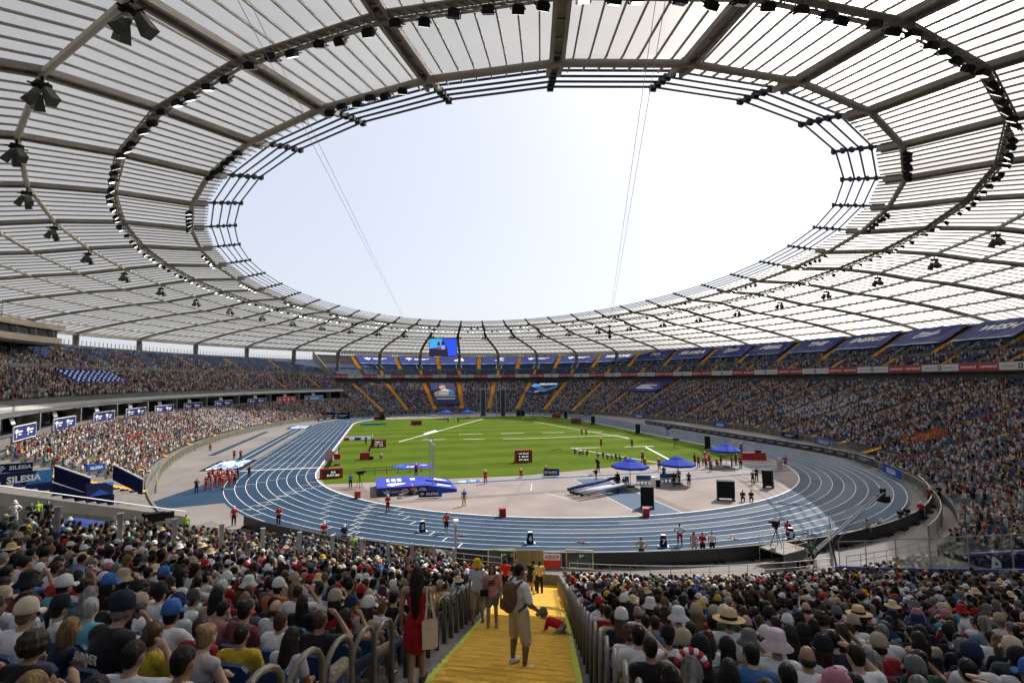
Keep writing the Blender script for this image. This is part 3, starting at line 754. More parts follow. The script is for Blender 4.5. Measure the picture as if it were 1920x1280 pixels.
for ph in sorted(PH, key=lambda t: abs(t-183)):
    p = rnode(3,ph,-1.0); x, y = pix(p)
    if not (-60 < x < 1980 and -60 < y < 1300): continue
    side = 'left' if ph > 183 else 'right'; cnt[side] = n = cnt.get(side,0)+1
    o = empty('loudspeaker_cluster', p, R(ph)); tag(o, 'cluster of three dark loudspeaker horns under the roof, '+clock(n, side), 'loudspeaker', 'loudspeaker clusters under the roof')
    inst('bracket', BRK_ME, o)
    for dx, dy, rx, ry in ((-.75,.1,.25,.5),(.75,.1,.25,-.5),(0,-.35,-.45,0)): inst('speaker_horn', HORN_ME, o, (dx,dy,-.7), (rx,ry,0), .92)
# cable camera and its wires
cc = at(1143, 625, 27.0); dirc = (cc-Vector(CAMP)); cc = Vector(CAMP)+dirc*(120/dirc.length)
o = empty('cable_camera', cc); tag(o, 'black cable camera hanging on thin wires over the field', 'camera')
MB().box((0,0,0), (.9,.7,.35)).box((0,0,.45), (.5,.5,.5)).tube([(0,0,.6),(0,0,1.6)], .12, 8).box((0,0,1.7), (.8,.6,.3)).build('dolly', BLACK, o)
MB().lathe([(.01,-1.2),(.3,-1.1),(.42,-.75),(.3,-.4),(.15,-.2)], 12).box((0,-.4,-.75), (.3,.5,.3)).build('camera_head', BLACK, o)
def ray3(px, py, dist):
    q = at(px, py, 400 if py < 690 else 0)-Vector(CAMP); return Vector(CAMP)+q.normalized()*dist
for a, b in ((ray3(452,-8,34), ray3(757,598,222)), (ray3(1240,-8,34), cc+Vector((0,0,1.8)))):
    for dx in (-.28, .28):
        pts = [a.lerp(b, f/10)+Vector((dx*(1-.5*f/10),0,0)) for f in range(11)]
        MB().tube([q-cc for q in pts], .02, 4).build('wire', STEEL, o)
# video screen under the far roof
SCR = mat('screen_blue', (.01,.02,.2), .4, emit=(.02,.06,.55), estr=1.0); SCR2 = mat('screen_cyan', (.02,.1,.3), .4, emit=(.05,.30,.62), estr=.9)
SCRD = mat('screen_dark', (.01,.01,.02), .4, emit=(.03,.02,.05), estr=.5); SCRS = mat('screen_skin', (.1,.04,.03), .4, emit=(.22,.06,.07), estr=.8); SCRW = mat('screen_vest', (.1,.1,.2), .4, emit=(.25,.32,.6), estr=.8)
p = at(831, 651, 30); dirc = p-Vector(CAMP); p = Vector(CAMP)+dirc*(232/dirc.length)
o = MB().box((0,.3,0), (12.4,.5,8.0)).build('video_screen', BLACK, None, loc=p); o.rotation_euler = (R(8), 0, -R(8)); tag(o, 'large video screen hanging below the far roof showing figures against blue', 'screen')
def scr(name, pts, y, m): MB().poly([(x,y,z) for x,z in pts]).build(name, m, o)
scr('display', [(-6,-3.8),(6,-3.8),(6,3.8),(-6,3.8)], .03, SCR); scr('display_sky', [(-6,-.6),(-1,.4),(-.5,3.8),(-6,3.8)], .02, SCR2)
scr('display_floor', [(-6,-3.8),(-1,-3.8),(-1.8,-.6),(-6,-.6)], .015, SCRD)
scr('display_figure', [(-1.6,-3.8),(2.2,-3.8),(1.8,-.5),(.9,1.0),(-.6,1.0),(-1.4,-.4)], .01, SCRD); scr('display_figure', [(-.9,-.9),(.8,-.9),(.8,.9),(-.9,.9)], 0.0, SCRW)
scr('display_figure', [(-.6,1.0),(.5,1.0),(.75,2.1),(0,2.8),(-.7,2.2)], -.005, SCRD); scr('display_figure', [(-3.4,.0),(-.8,.4),(-.8,-.5),(-2.6,-.8)], -.01, SCRS); scr('display_figure', [(-2.6,.6),(-1.4,.9),(-1.6,2.6),(-2.5,2.2)], -.012, SCRD)
for dx in (-5, 5): MB().tube([(dx,.4,4), (dx,.6,8.5)], .05, 5).build('hanger', BLACK, o)
# ------------------------------------------------------------------ people: shapes
def prim_capsule(p0, r0, p1, r1, n=10):
    p0, p1 = Vector(p0), Vector(p1); d = p1-p0; L = d.length
    d = d/L if L > 1e-6 else Vector((0,0,1))
    x = d.cross(Vector((0,0,1)))
    if x.length < 1e-3: x = d.cross(Vector((0,1,0)))
    x.normalize(); y = x.cross(d); vs = []; fs = []
    rings = [(p0-d*r0*math.cos(t), r0*math.sin(t)) for t in (.35,.8,1.2)]+[(p0, r0),(p1, r1)]+[(p1+d*r1*math.cos(t), r1*math.sin(t)) for t in (1.2,.8,.35)]
    for c, r in rings:
        for k in range(n): t = 2*math.pi*k/n; vs.append(c+x*(r*math.cos(t))+y*(r*math.sin(t)))
    m = len(rings)
    for i in range(m-1):
        for k in range(n): fs.append((i*n+k, (i+1)*n+k, (i+1)*n+(k+1)%n, i*n+(k+1)%n))
    fs.append(tuple(range(n))); fs.append(tuple((m-1)*n+k for k in reversed(range(n))))
    return vs, fs
def prim_ell(c, r, rot=None, n=12, m=8):
    vs = []; fs = []; M = Euler(rot).to_matrix() if rot else None; c = Vector(c)
    for i in range(1, m):
        t = math.pi*i/m
        for k in range(n):
            a = 2*math.pi*k/n; v = Vector((r[0]*math.sin(t)*math.cos(a), r[1]*math.sin(t)*math.sin(a), r[2]*math.cos(t)))
            vs.append((M @ v if M else v)+c)
    top = len(vs); v = Vector((0,0,r[2])); vs.append((M @ v if M else v)+c); v = Vector((0,0,-r[2])); vs.append((M @ v if M else v)+c)
    for i in range(m-2):
        for k in range(n): fs.append((i*n+k, (i+1)*n+k, (i+1)*n+(k+1)%n, i*n+(k+1)%n))
    for k in range(n): fs.append((top, k, (k+1)%n)); fs.append((top+1, (m-2)*n+(k+1)%n, (m-2)*n+k))
    return vs, fs

_jobs = []
def organic(name, prims, material, voxel=.016, smooth=4, keep=None):
    """queue overlapping solids to be fused into one continuous skin"""
    mb = MB()
    for vs, fs in prims: mb.add(vs, fs)
    me = mb.mesh(name+'_source', material); o = bpy.data.objects.new(name+'_source', me); COL.objects.link(o)
    md = o.modifiers.new('fuse', 'REMESH'); md.mode = 'VOXEL'; md.voxel_size = voxel; md.use_smooth_shade = True
    sm = o.modifiers.new('soften', 'SMOOTH'); sm.factor = .5; sm.iterations = smooth
    if keep: dc = o.modifiers.new('thin', 'DECIMATE'); dc.ratio = keep
    box = [None]; _jobs.append((o, name, material, box)); return box
def run_jobs():
    dg = bpy.context.evaluated_depsgraph_get(); dg.update()
    for o, name, material, box in _jobs:
        me = bpy.data.meshes.new_from_object(o.evaluated_get(dg)); me.name = name
        me.materials.clear(); me.materials.append(material)
        me.polygons.foreach_set('use_smooth', np.ones(len(me.polygons), bool)); box[0] = me
    for o, *_ in _jobs:
        m = o.data; bpy.data.objects.remove(o); bpy.data.meshes.remove(m)
    _jobs.clear()

V = Vector
def mirror(v): return Vector((-v[0], v[1], v[2]))
def pose(kind, **k):
    """joint positions; the figure faces +y, origin on the floor"""
    J = {}
    if kind == 'sit':
        ln = k.get('lean', 0.0); tw = k.get('turn', 0.0)
        J['pelvis'] = V((0,0,.54)); J['belly'] = V((0,.02+ln*.25,.72)); J['chest'] = V((0,.0+ln*.6,.92)); J['neck'] = V((0,.01+ln*.85,1.09)); J['head'] = V((0,.045+ln*1.05,1.245-abs(ln)*.12))
        for s, n in ((-1,'L'),(1,'R')):
            J['sh'+n] = V((s*.175,-.01+ln*.75,1.03)); J['hip'+n] = V((s*.09,.04,.53)); J['kn'+n] = V((s*.13,.46,.53)); J['an'+n] = V((s*.13,.50,.10)); J['toe'+n] = V((s*.15,.66,.05))
            a = k.get('arms', 'lap')
            if a == 'lap': J['el'+n] = V((s*.25,.06+ln*.7,.76)); J['wr'+n] = V((s*.11,.30,.68)); J['fd'+n] = V((-s*.35,.9,-.2))
            elif a == 'knees': J['el'+n] = V((s*.24,.30+ln*.4,.74)); J['wr'+n] = V((s*.05,.50,.72)); J['fd'+n] = V((-s*.6,.7,-.3))
            elif a == 'folded': J['el'+n] = V((s*.26,.10+ln*.6,.78)); J['wr'+n] = V((-s*.03,.24,.84)); J['fd'+n] = V((-s*1,.2,.1))
            else:                                     # one hand up to the brow or holding a phone
                if s > 0: J['el'+n] = V((.33,.16+ln,.98)); J['wr'+n] = V((.13,.24+ln,1.20)); J['fd'+n] = V((-.7,.2,.5))
                else: J['el'+n] = V((-.25,.06+ln*.7,.76)); J['wr'+n] = V((-.11,.30,.68)); J['fd'+n] = V((.35,.9,-.2))
    else:
        J['pelvis'] = V((0,0,.95)); J['belly'] = V((0,.01,1.10)); J['chest'] = V((0,.0,1.29)); J['neck'] = V((0,.0,1.46)); J['head'] = V((0,.025,1.625))
        st = k.get('stride', 0.0); sp = k.get('spread', .10)
        for s, n in ((-1,'L'),(1,'R')):
            f = s*st
            J['sh'+n] = V((s*.185,-.01,1.40)); J['hip'+n] = V((s*.085,0,.92)); J['kn'+n] = V((s*sp,f*.45+.02,.50)); J['an'+n] = V((s*sp,f*.85-.02,.09)); J['toe'+n] = V((s*(sp+.02),f*.85+.14,.045))
            a = k.get('arms', 'down')
            if a == 'down': J['el'+n] = V((s*.25,-.03-f*.2,1.12)); J['wr'+n] = V((s*.25,.06-f*.3,.87)); J['fd'+n] = V((0,.15,-1))
            elif a == 'hips': J['el'+n] = V((s*.40,-.08,1.14)); J['wr'+n] = V((s*.18,.06,1.02)); J['fd'+n] = V((-s*.5,.5,-.5))
            elif a == 'front': J['el'+n] = V((s*.24,.04,1.12)); J['wr'+n] = V((s*.12,.30,1.16)); J['fd'+n] = V((-s*.3,.9,.2))
            elif a == 'phone':
                if s > 0: J['el'+n] = V((.25,.05,1.13)); J['wr'+n] = V((.20,.30,1.22)); J['fd'+n] = V((-.1,.6,.8))
                else: J['el'+n] = V((-.24,-.02,1.12)); J['wr'+n] = V((-.25,.05,.87)); J['fd'+n] = V((0,.15,-1))
            elif a == 'pole': J['el'+n] = V((s*.23,.12,1.2)); J['wr'+n] = V((s*.06,.36,1.42)); J['fd'+n] = V((-s*.2,.5,.6))
    for q in k.get('set', {}): J[q] = V(k['set'][q])
    return J

def body_prims(J, w=1.0, hands=True, fem=False):
    P = []; E = prim_ell; C = prim_capsule
    cw = .165 if fem else .185
    P += [E(J['pelvis'], (.165*w,.125*w,.13)), C(J['pelvis'], .135*w, J['belly'], .125*w), C(J['belly'], .125*w, J['chest'], .125*w), E(J['chest'], (cw*w,.12*w,.19)),
          C(J['shL'], .07*w, J['shR'], .07*w), C(J['chest'], .08, J['neck'], .058), C(J['neck'], .056, J['head']-V((0,.01,.06)), .055)]
    h = J['head']
    P += [E(h+V((0,-.005,.02)), (.076,.096,.105)), E(h+V((0,.022,-.045)), (.060,.070,.075)), E(h+V((0,.045,-.085)), (.035,.038,.032)),
          E(h+V((0,.098,-.02)), (.014,.020,.024)), E(h+V((-.078,.0,-.015)), (.014,.022,.032)), E(h+V((.078,.0,-.015)), (.014,.022,.032))]
    for n, s in (('L',-1),('R',1)):
        P += [C(J['sh'+n], .062*w, J['el'+n], .045*w), C(J['el'+n], .045*w, J['wr'+n], .029)]
        fd = J['fd'+n].normalized(); wr = J['wr'+n]; side = fd.cross(V((0,0,1)))
        if side.length < .2: side = V((0,1,0))
        side.normalize(); up = side.cross(fd)
        if hands:
            palm = wr+fd*.055; P.append(E(palm, (.036,.036,.030))); P.append(C(wr, .027, wr+fd*.075, .030))
            for i, L in enumerate((.066,.078,.072,.055)):
                b = wr+fd*.085+side*(-.030+.020*i); m = b+fd*(L*.55)-up*.010; P += [C(b, .0095, m, .0088), C(m, .0088, m+fd*(L*.40)-up*.026, .0078)]
            tb = wr+fd*.03-side*.034; P.append(C(tb, .012, tb+fd*.045-side*.028-up*.008, .010))
        else:
            P += [C(wr, .028, wr+fd*.09, .036), C(wr+fd*.09, .034, wr+fd*.155-up*.03, .022), C(wr+fd*.03, .016, wr+fd*.08-side*.045, .013)]
        P += [C(J['hip'+n], .092*w, J['kn'+n], .058*w), C(J['kn'+n], .058*w, J['kn'+n].lerp(J['an'+n],.35), .060*w), C(J['kn'+n].lerp(J['an'+n],.35), .058*w, J['an'+n], .037), C(J['an'+n]-V((0,.02,.02)), .040, J['toe'+n], .033)]
    return P
def shirt_prims(J, w=1.0, sleeve=.55, fem=False, long=False):
    P = []; E = prim_ell; C = prim_capsule; g = .016; cw = .165 if fem else .185
    P += [C(J['pelvis'].lerp(J['belly'],.15), .142*w, J['belly'], .140*w), C(J['belly'], .140*w, J['chest'], .138*w), E(J['chest'], (cw*w+g,.12*w+g,.195)), C(J['shL'], .078*w, J['shR'], .078*w), E(J['pelvis'].lerp(J['belly'],.15), (.172*w,.138*w,.12)),
          C(J['chest'], .09, J['neck']-V((0,0,.035)), .075)]
    if sleeve:
        for n in 'LR':
            P.append(C(J['sh'+n], .076*w, J['sh'+n].lerp(J['el'+n], min(1,sleeve)), .064*w))
            if sleeve > 1: P.append(C(J['el'+n], .058*w, J['el'+n].lerp(J['wr'+n], sleeve-1), .046))
    return P
def legs_prims(J, w=1.0, length=1.0, loose=0.0):
    """trousers or shorts: length 1 reaches the knee, 2 the ankle"""
    P = [prim_ell(J['pelvis'], (.180*w,.140*w,.135))]; C = prim_capsule
    for n in 'LR':
        h, k, a = J['hip'+n], J['kn'+n], J['an'+n]
        P.append(C(h, .104*w+loose, h.lerp(k, min(1,length)), .075*w+loose))
        if length > 1: P.append(C(k, .072*w+loose, k.lerp(a, length-1), .054+loose))
    return P
def shoe_prims(J):
    P = []
    for n in 'LR': P += [prim_capsule(J['an'+n]-V((0,.03,.035)), .048, J['toe'+n]-V((0,0,.002)), .042), prim_capsule(J['an'+n], .045, J['an'+n]-V((0,.02,.04)), .048)]
    return P
def skirt_mesh(J, z0, r0, z1, r1, name='dress_skirt'):
    mb = MB(); mb.lathe([(r1*(1-.0*i), z1) for i in range(1)]+[(r1*.98, z1+.02), (r1+(r0-r1)*.4, z1+(z0-z1)*.4), (r1+(r0-r1)*.8, z1+(z0-z1)*.8), (r0, z0), (r0*.4, z0+.03)], 18)
    return mb.mesh(name, CLOTH, True)

# ---- hair and hats, centred on the head
def hair_sets():
    E, C = prim_ell, prim_capsule; H = {}
    cap0 = [E((0,-.016,.030), (.086,.100,.104)), E((0,-.045,-.02), (.074,.066,.09))]
    H['short'] = organic('hair', cap0, HAIRM, .013, 2)
    H['crop'] = organic('hair', [E((0,-.014,.032), (.082,.097,.096)), E((0,-.048,-.01), (.068,.058,.075))], HAIRM, .013, 2)
    H['long'] = organic('hair', cap0+[C((0,-.055,0), .085, (0,-.085,-.16), .080), C((0,-.085,-.16), .085, (0,-.10,-.34), .055), C((-.06,-.03,-.02), .04, (-.08,-.03,-.2), .035), C((.06,-.03,-.02), .04, (.08,-.03,-.2), .035)], HAIRM, .014, 3)
    H['verylong'] = organic('hair', cap0+[C((0,-.055,0), .088, (0,-.095,-.20), .095), C((0,-.095,-.20), .10, (0,-.115,-.58), .05), C((-.06,-.03,-.02), .045, (-.09,-.05,-.35), .04), C((.06,-.03,-.02), .045, (.09,-.05,-.35), .04)], HAIRM, .014, 3)
    H['bob'] = organic('hair', cap0+[C((-.055,-.03,0), .05, (-.07,-.03,-.13), .04), C((.055,-.03,0), .05, (.07,-.03,-.13), .04), C((0,-.06,-.02), .08, (0,-.07,-.13), .07)], HAIRM, .014, 3)
    H['bun'] = organic('hair', cap0+[E((0,-.085,.095), (.052,.05,.048)), C((0,-.06,.07), .04, (0,-.08,.09), .04)], HAIRM, .013, 2)
    H['pony'] = organic('hair', cap0+[C((0,-.10,.04), .032, (0,-.15,-.03), .036), C((0,-.15,-.03), .036, (0,-.14,-.20), .018)], HAIRM, .012, 2)
    H['curly'] = organic('hair', [E((0,-.02,.035), (.105,.115,.115))]+[E((.09*math.cos(a)*math.cos(b), -.03+.095*math.sin(a)*math.cos(b), .03+.1*math.sin(b)), (.038,.038,.038)) for a in np.arange(2.6,7.0,.62) for b in (-.7,-.1,.5,1.1)], HAIRM, .015, 1)
    H['fringe'] = organic('hair', [E((0,-.030,-.022), (.084,.090,.058))], HAIRM, .012, 2)
    return H
def hat_meshes():
    D = {}
    mb = MB(); mb.lathe([(.001,.145),(.035,.142),(.062,.126),(.085,.09),(.094,.045),(.096,.008),(.094,.006)], 18, c=(0,-.004,0))
    base = len(mb.v); n = 12                        # peak
    for i in range(n+1):
        a = math.pi*(.12+.76*i/n); ca, sa = math.cos(a), math.sin(a)
        mb.v += [(.094*ca, .094*sa-.004, .016), (.100*ca, .17*sa+.012, .004-.02*abs(ca)), (.094*ca, .094*sa-.004, .008), (.100*ca, .17*sa+.012, -.004-.02*abs(ca))]
    for i in range(n):
        k = base+4*i; mb.f += [(k,k+1,k+5,k+4),(k+2,k+6,k+7,k+3),(k+1,k+3,k+7,k+5)]; mb.m += [0]*3
    mb.lathe([(.001,.152),(.011,.150),(.012,.144)], 8, c=(0,-.004,0)); D['cap'] = mb.mesh('cap', HATM, True)
    mb = MB(); mb.lathe([(.001,.135),(.055,.133),(.080,.118),(.092,.06),(.098,.02),(.155,-.035),(.153,-.040),(.096,.012)], 20); D['bucket'] = mb.mesh('bucket_hat', HATM, True)
    mb = MB(); mb.lathe([(.001,.125),(.035,.140),(.062,.142),(.080,.125),(.094,.05),(.098,.022),(.15,.010),(.19,.022),(.19,.016),(.15,.002),(.096,.012)], 24); D['straw'] = mb.mesh('straw_hat', HATM, True)
    mb = MB(); mb.lathe([(.100,.026),(.097,.058),(.0955,.058),(.098,.026)], 24); D['band'] = mb.mesh('hat_band', BLACKC, True)
    mb = MB()
    for i in range(9):
        a = math.pi*(.08+.84*i/8)+0; mb.lathe([(.001,.026),(.018,.02),(.026,0),(.016,-.018),(.001,-.022)], 7, c=(.092*math.cos(a), -.01+.03*0+.02*math.sin(a)*0, .035+.09*math.sin(a)), mi=i % 2)
    D['wreath'] = mb.mesh('flower_wreath', [mat('red_flower', (.42,.02,.03), .8), mat('white_flower', (.72,.7,.66), .8)], True)
    return D
HAIR = hair_sets(); HATS = hat_meshes()
EYE_ME = MB().lathe([(.001,.011),(.009,.006),(.011,0),(.009,-.006),(.001,-.011)], 8, c=(-.032,.092,.005)).lathe([(.001,.011),(.009,.006),(.011,0),(.009,-.006),(.001,-.011)], 8, c=(.032,.092,.005)).mesh('eyes', mat('eye', (.02,.015,.012), .2), True)
MOUTH_ME = MB().box((0,.092,-.062), (.042,.008,.009)).mesh('mouth', mat('lips', (.30,.09,.08), .5))

# ---- body library
LIB = {}
def make_fig(key, J, w=1.0, fem=False, sleeve=.55, legs=2.0, loose=.006, hands=False, voxel=.017, parts=('body','shirt','legs','shoes'), top='shirt'):
    d = dict(J=J, fem=fem, top=top)
    d['body'] = organic('person', body_prims(J, w, hands, fem), SKIN, voxel, 3)
    if 'shirt' in parts: d['shirt'] = organic('shirt', shirt_prims(J, w, sleeve, fem), CLOTH, .017, 4)
    if 'legs' in parts: d['legs'] = organic('trousers', legs_prims(J, w, legs, loose), CLOTH, .018, 3)
    if 'shoes' in parts: d['shoes'] = organic('shoes', shoe_prims(J), CLOTH, .014, 3)
    LIB[key] = d
make_fig('sit_m', pose('sit', arms='lap'), 1.06)
make_fig('sit_m2', pose('sit', arms='knees', lean=.16), 1.10)
make_fig('sit_m3', pose('sit', arms='brow', lean=.04), 1.04)
make_fig('sit_m4', pose('sit', arms='folded', lean=-.02), 1.16)
make_fig('sit_tank', pose('sit', arms='knees', lean=.08), 1.16, sleeve=0)
make_fig('sit_f', pose('sit', arms='lap', lean=.03), .90, True, sleeve=.5, legs=1.0)
make_fig('sit_f2', pose('sit', arms='brow'), .90, True, sleeve=.35, legs=1.0)
make_fig('sit_f3', pose('sit', arms='folded', lean=.06), .94, True, sleeve=0, legs=2.0)
make_fig('stand', pose('stand', arms='down', spread=.12), 1.0, legs=2.0)
make_fig('stand_hips', pose('stand', arms='hips', spread=.14), 1.0, legs=1.0)
make_fig('stand_front', pose('stand', arms='front', spread=.11), 1.0, legs=2.0)
make_fig('walk', pose('stand', arms='down', stride=.28), 1.0, legs=1.0)
make_fig('stand_pole', pose('stand', arms='pole', spread=.12), 1.0, legs=2.0, sleeve=1.0)
J = pose('stand', arms='front'); J = {k: v.copy() for k, v in J.items()}            # crouching
for q in J:
    if q[:2] in ('pe','be','ch','ne','he','sh','el','wr'): J[q] = J[q]-V((0,0,.52))+V((0,-.05,0))
for s, n in ((-1,'L'),(1,'R')):
    J['hip'+n] = V((s*.09,-.06,.41)); J['kn'+n] = V((s*.15,.32,.47)); J['an'+n] = V((s*.13,.10,.09)); J['toe'+n] = V((s*.15,.25,.045))
make_fig('crouch', J, 1.0)
run_jobs()

def fig(key, loc, rz, skin, shirt=None, legs=None, shoes=None, hair=None, hairc=(.02,.015,.01), hat=None, hatc=None, scale=1.0, label=None, group=None, face=False, tilt=0.0, turn=0.0, hatflip=False):
    d = LIB[key]; o = inst('person', d['body'][0], None, loc, (tilt,0,rz), scale, skin)
    if shirt is not None and 'shirt' in d: inst('shirt', d['shirt'][0], o, color=shirt)
    if legs is not None and 'legs' in d: inst('trousers', d['legs'][0], o, color=legs)
    if shoes is not None and 'shoes' in d: inst('shoes', d['shoes'][0], o, color=shoes)
    h = d['J']['head']
    if hair: inst('hair', HAIR[hair][0], o, h, (0,0,0), None, hairc)
    if hat:
        z = h+V((0,-.012,.022)); q = inst({'cap':'cap','bucket':'bucket_hat','straw':'straw_hat','wreath':'flower_wreath'}[hat], HATS[hat], o, z, (R(-6),0,math.pi if hatflip else 0), 1.15, hatc)
        if hat == 'straw': inst('hat_band', HATS['band'], q)
    if face: inst('eyes', EYE_ME, o, h); inst('mouth', MOUTH_ME, o, h)
    tag(o, label, 'person', group); return o

SKINS = [((.40,.245,.17),'fair'),((.36,.215,.145),'fair'),((.30,.175,.112),'tanned'),((.25,.135,.082),'tanned'),((.43,.275,.20),'fair')]
HAIRC = [((.006,.005,.004),'black'),((.011,.007,.005),'dark brown'),((.024,.013,.007),'brown'),((.05,.028,.013),'light brown'),((.14,.088,.038),'blond'),((.15,.14,.13),'grey'),((.008,.006,.005),'black'),((.009,.006,.005),'dark brown'),((.012,.008,.006),'dark brown'),((.03,.017,.010),'brown')]
SHIRTC = [((.533,.525,.533),'white',26),((.430,.421,.439),'pale grey',8),((.009,.009,.011),'black',13),((.012,.014,.032),'navy',9),((.072,.072,.079),'charcoal',5),((.216,.012,.014),'red',8),((.259,.101,.122),'pink',4),((.036,.101,.245),'blue',5),((.072,.216,.245),'turquoise',4),((.130,.216,.302),'sky blue',4),
          ((.288,.238,.166),'beige',5),((.036,.054,.032),'olive green',3),((.101,.022,.029),'maroon',2),((.360,.259,.022),'yellow',2),((.158,.302,.022),'lime',.4),((.302,.086,.014),'orange',1),((.065,.036,.101),'purple',1)]
HATC = [((0.528,0.520,0.504),'white',8),((0.012,0.012,0.014),'black',5),((0.014,0.020,0.056),'navy',4),((0.320,0.264,0.176),'beige',5),((0.256,0.016,0.016),'red',3),((0.112,0.112,0.112),'grey',3),((0.416,0.272,0.024),'yellow',1),((0.040,0.112,0.320),'blue',1),((0.320,0.128,0.160),'pink',1)]
def wpick(rng, L): w = [x[2] for x in L]; return L[rng.choices(range(len(L)), w)[0]]
def ordinal(n):
    W = ['zeroth','first','second','third','fourth','fifth','sixth','seventh','eighth','ninth','tenth','eleventh','twelfth','thirteenth','fourteenth','fifteenth','sixteenth','seventeenth','eighteenth','nineteenth','twentieth']
    if n < len(W): return W[n]
    return '%d%s' % (n, 'th' if 10 <= n % 100 <= 20 else {1:'st',2:'nd',3:'rd'}.get(n % 10, 'th'))
# ------------------------------------------------------------------ crowd and seats
def project(p):
    d = Vector(p)-Vector(CAMP); s, c = math.sin(YAW), math.cos(YAW)
    u = d.x*c-d.y*s; fw = d.x*s+d.y*c; up = d.z; cp, sp = math.cos(PITCH), math.sin(PITCH)
    F = fw*cp+up*sp; W = up*cp-fw*sp
    if F < .2: return (-9999, -9999, F)
    x, y = u/F, W/F; cr, sr = math.cos(-ROLL), math.sin(-ROLL); x, y = cr*x-sr*y, sr*x+cr*y
    return (960+FPX*x, 640-FPX*y, F)
rng = random.Random(5)
def face_in(phi, s): d = bowl_dir(phi, s); return math.atan2(d.x, -d.y)
SEATD = .52
def row_seats(s, phi0, phi1, start, skip=()):
    """seat angles along a row, numbered outwards from phi=start"""
    out = []
    for sgn, lim, off in ((-1, phi0, 2.05), (1, phi1, 1.80)) if start == AISLE else ((-1, phi0, .3), (1, phi1, .3)):
        ph = start; first = True; k = 0
        while True:
            m = math.hypot((EA+s)*math.cos(R(ph)), (EB+s)*math.sin(R(ph)))*math.pi/180
            ph += sgn*((off if first else SEATD)/m); first = False; k += 1
            if (ph < lim if sgn < 0 else ph > lim): break
            out.append((ph, sgn, k))
    return out
# aisles crossing the near block besides the wide stairs, and the glass barrier line
BAR0, BAR1 = bowl(-29.5, 21), bowl(-22.0, -4.6)
def bar_dist(p):
    d = (BAR1-BAR0).to_2d(); L = d.length; d /= L; q = (p-BAR0).to_2d(); t = max(0, min(L, q.dot(d))); return (q-d*t).length
near_seats = []
for i in range(NEAR_ROWS-3):
    s = NEAR_S0+TREAD*i
    for ph, sgn, k in row_seats(s, NEAR_A+.9, NEAR_B-.7, AISLE):
        p = bowl(ph, s+.52, zlow(s))
        if abs(ph+30.2) < .6 or abs(ph+7) < .35 or bar_dist(p) < .5: continue
        x, y, F = project(p+Vector((0,0,1.2)))
        if F < 2.7 or x < -160 or x > 2080 or y > 1420: continue
        near_seats.append(dict(p=p, ph=ph, s=s, rz=face_in(ph, s), side='left' if sgn < 0 else 'right', k=k, row=i, x=x, y=y, F=F))
near_seats.sort(key=lambda a: a['F'])
row0 = max(a['row'] for a in near_seats)
N_IND = 236
def spect(a):
    fem = rng.random() < .45; sk = rng.choice(SKINS); hc = rng.choice(HAIRC); sh = wpick(rng, SHIRTC)
    key = rng.choice(['sit_f','sit_f','sit_f2','sit_f3'] if fem else ['sit_m','sit_m','sit_m2','sit_m3','sit_m4','sit_tank'])
    hair = rng.choice(['long','long','pony','bun','bob','verylong','curly'] if fem else ['short','short','crop','crop','fringe','short'])
    hat = None; hcol = None
    if rng.random() < .36:
        hat = rng.choices(['cap','bucket','straw','wreath'], [64,14,5,8 if fem else 1])[0]; hcol = wpick(rng, HATC)
        if hat == 'straw': hcol = ((.50,.38,.20),'straw')
        if hair in ('bun','curly'): hair = 'long' if hat != 'wreath' else hair
    a.update(key=key, skin=sk[0], shirt=sh[0], sname=sh[1], hair=hair, hairc=hc[0], hname=hc[1], hat=hat, hatc=hcol[0] if hcol else None, hatn=hcol[1] if hcol else None,
             legs=rng.choice([(.02,.025,.05),(.05,.06,.10),(.2,.17,.12),(.02,.02,.02)]), scale=rng.uniform(.90,1.02), fem=fem)
near_people = []
for a in near_seats:
    occ = .97 if a['F'] > 3.5 else .9
    if a['side'] == 'left' and a['F'] < 9 and a['k'] <= 2: occ = .75          # empty seats next to the stairs
    if a['ph'] < -30 and a['s'] > 9: occ = .78
    a['taken'] = rng.random() < occ
    if a['taken']: spect(a); near_people.append(a)
def override(px, py, **kw):
    c = [a for a in near_people if not a.get('hero')]
    if not c: return None
    a = min(c, key=lambda a: (a['x']-px)**2+(a['y']-py)**2); a['hero'] = True; a.update(kw); return a
SM = override(170, 1200, key='sit_tank', shirt=(.012,.012,.014), sname='black sleeveless', hat='cap', hatc=(.012,.014,.024), hatn='black', hair='crop', hname='grey', hairc=(.2,.18,.16), skin=(.33,.19,.13), scale=1.06)
W1, W2 = (.62,.61,.62), (.55,.54,.55)
override(148, 1140, key='sit_f', shirt=(.10,.34,.42), sname='turquoise', hat=None, hair='short', hairc=(.28,.27,.26), hname='grey')
override(262, 1150, key='sit_m4', shirt=W1, sname='white', hat='cap', hatc=(.34,.26,.19), hatn='beige', hair='crop')
override(45, 1200, key='sit_f3', shirt=(.012,.012,.014), sname='black', hat=None, hair='curly', hairc=(.03,.02,.012), hname='dark brown')
override(355, 1140, key='sit_m2', shirt=W1, sname='white', hat='cap', hatc=(.05,.05,.055), hatn='dark grey', hair='crop')
override(430, 1165, key='sit_f', shirt=(.13,.03,.04), sname='maroon', hat=None, hair='bun', hairc=(.02,.013,.01), hname='dark brown')
override(372, 1225, key='sit_f3', shirt=(.3,.28,.27), sname='pale grey', hat=None, hair='bun', hairc=(.22,.13,.06), hname='blond')
override(502, 1180, key='sit_m', shirt=W2, sname='pale grey', hat=None, hair='short', hairc=(.05,.03,.016), hname='brown')
override(578, 1190, key='sit_m3', shirt=(.012,.012,.014), sname='black', hat=None, hair='crop', hairc=(.06,.035,.02), hname='brown')
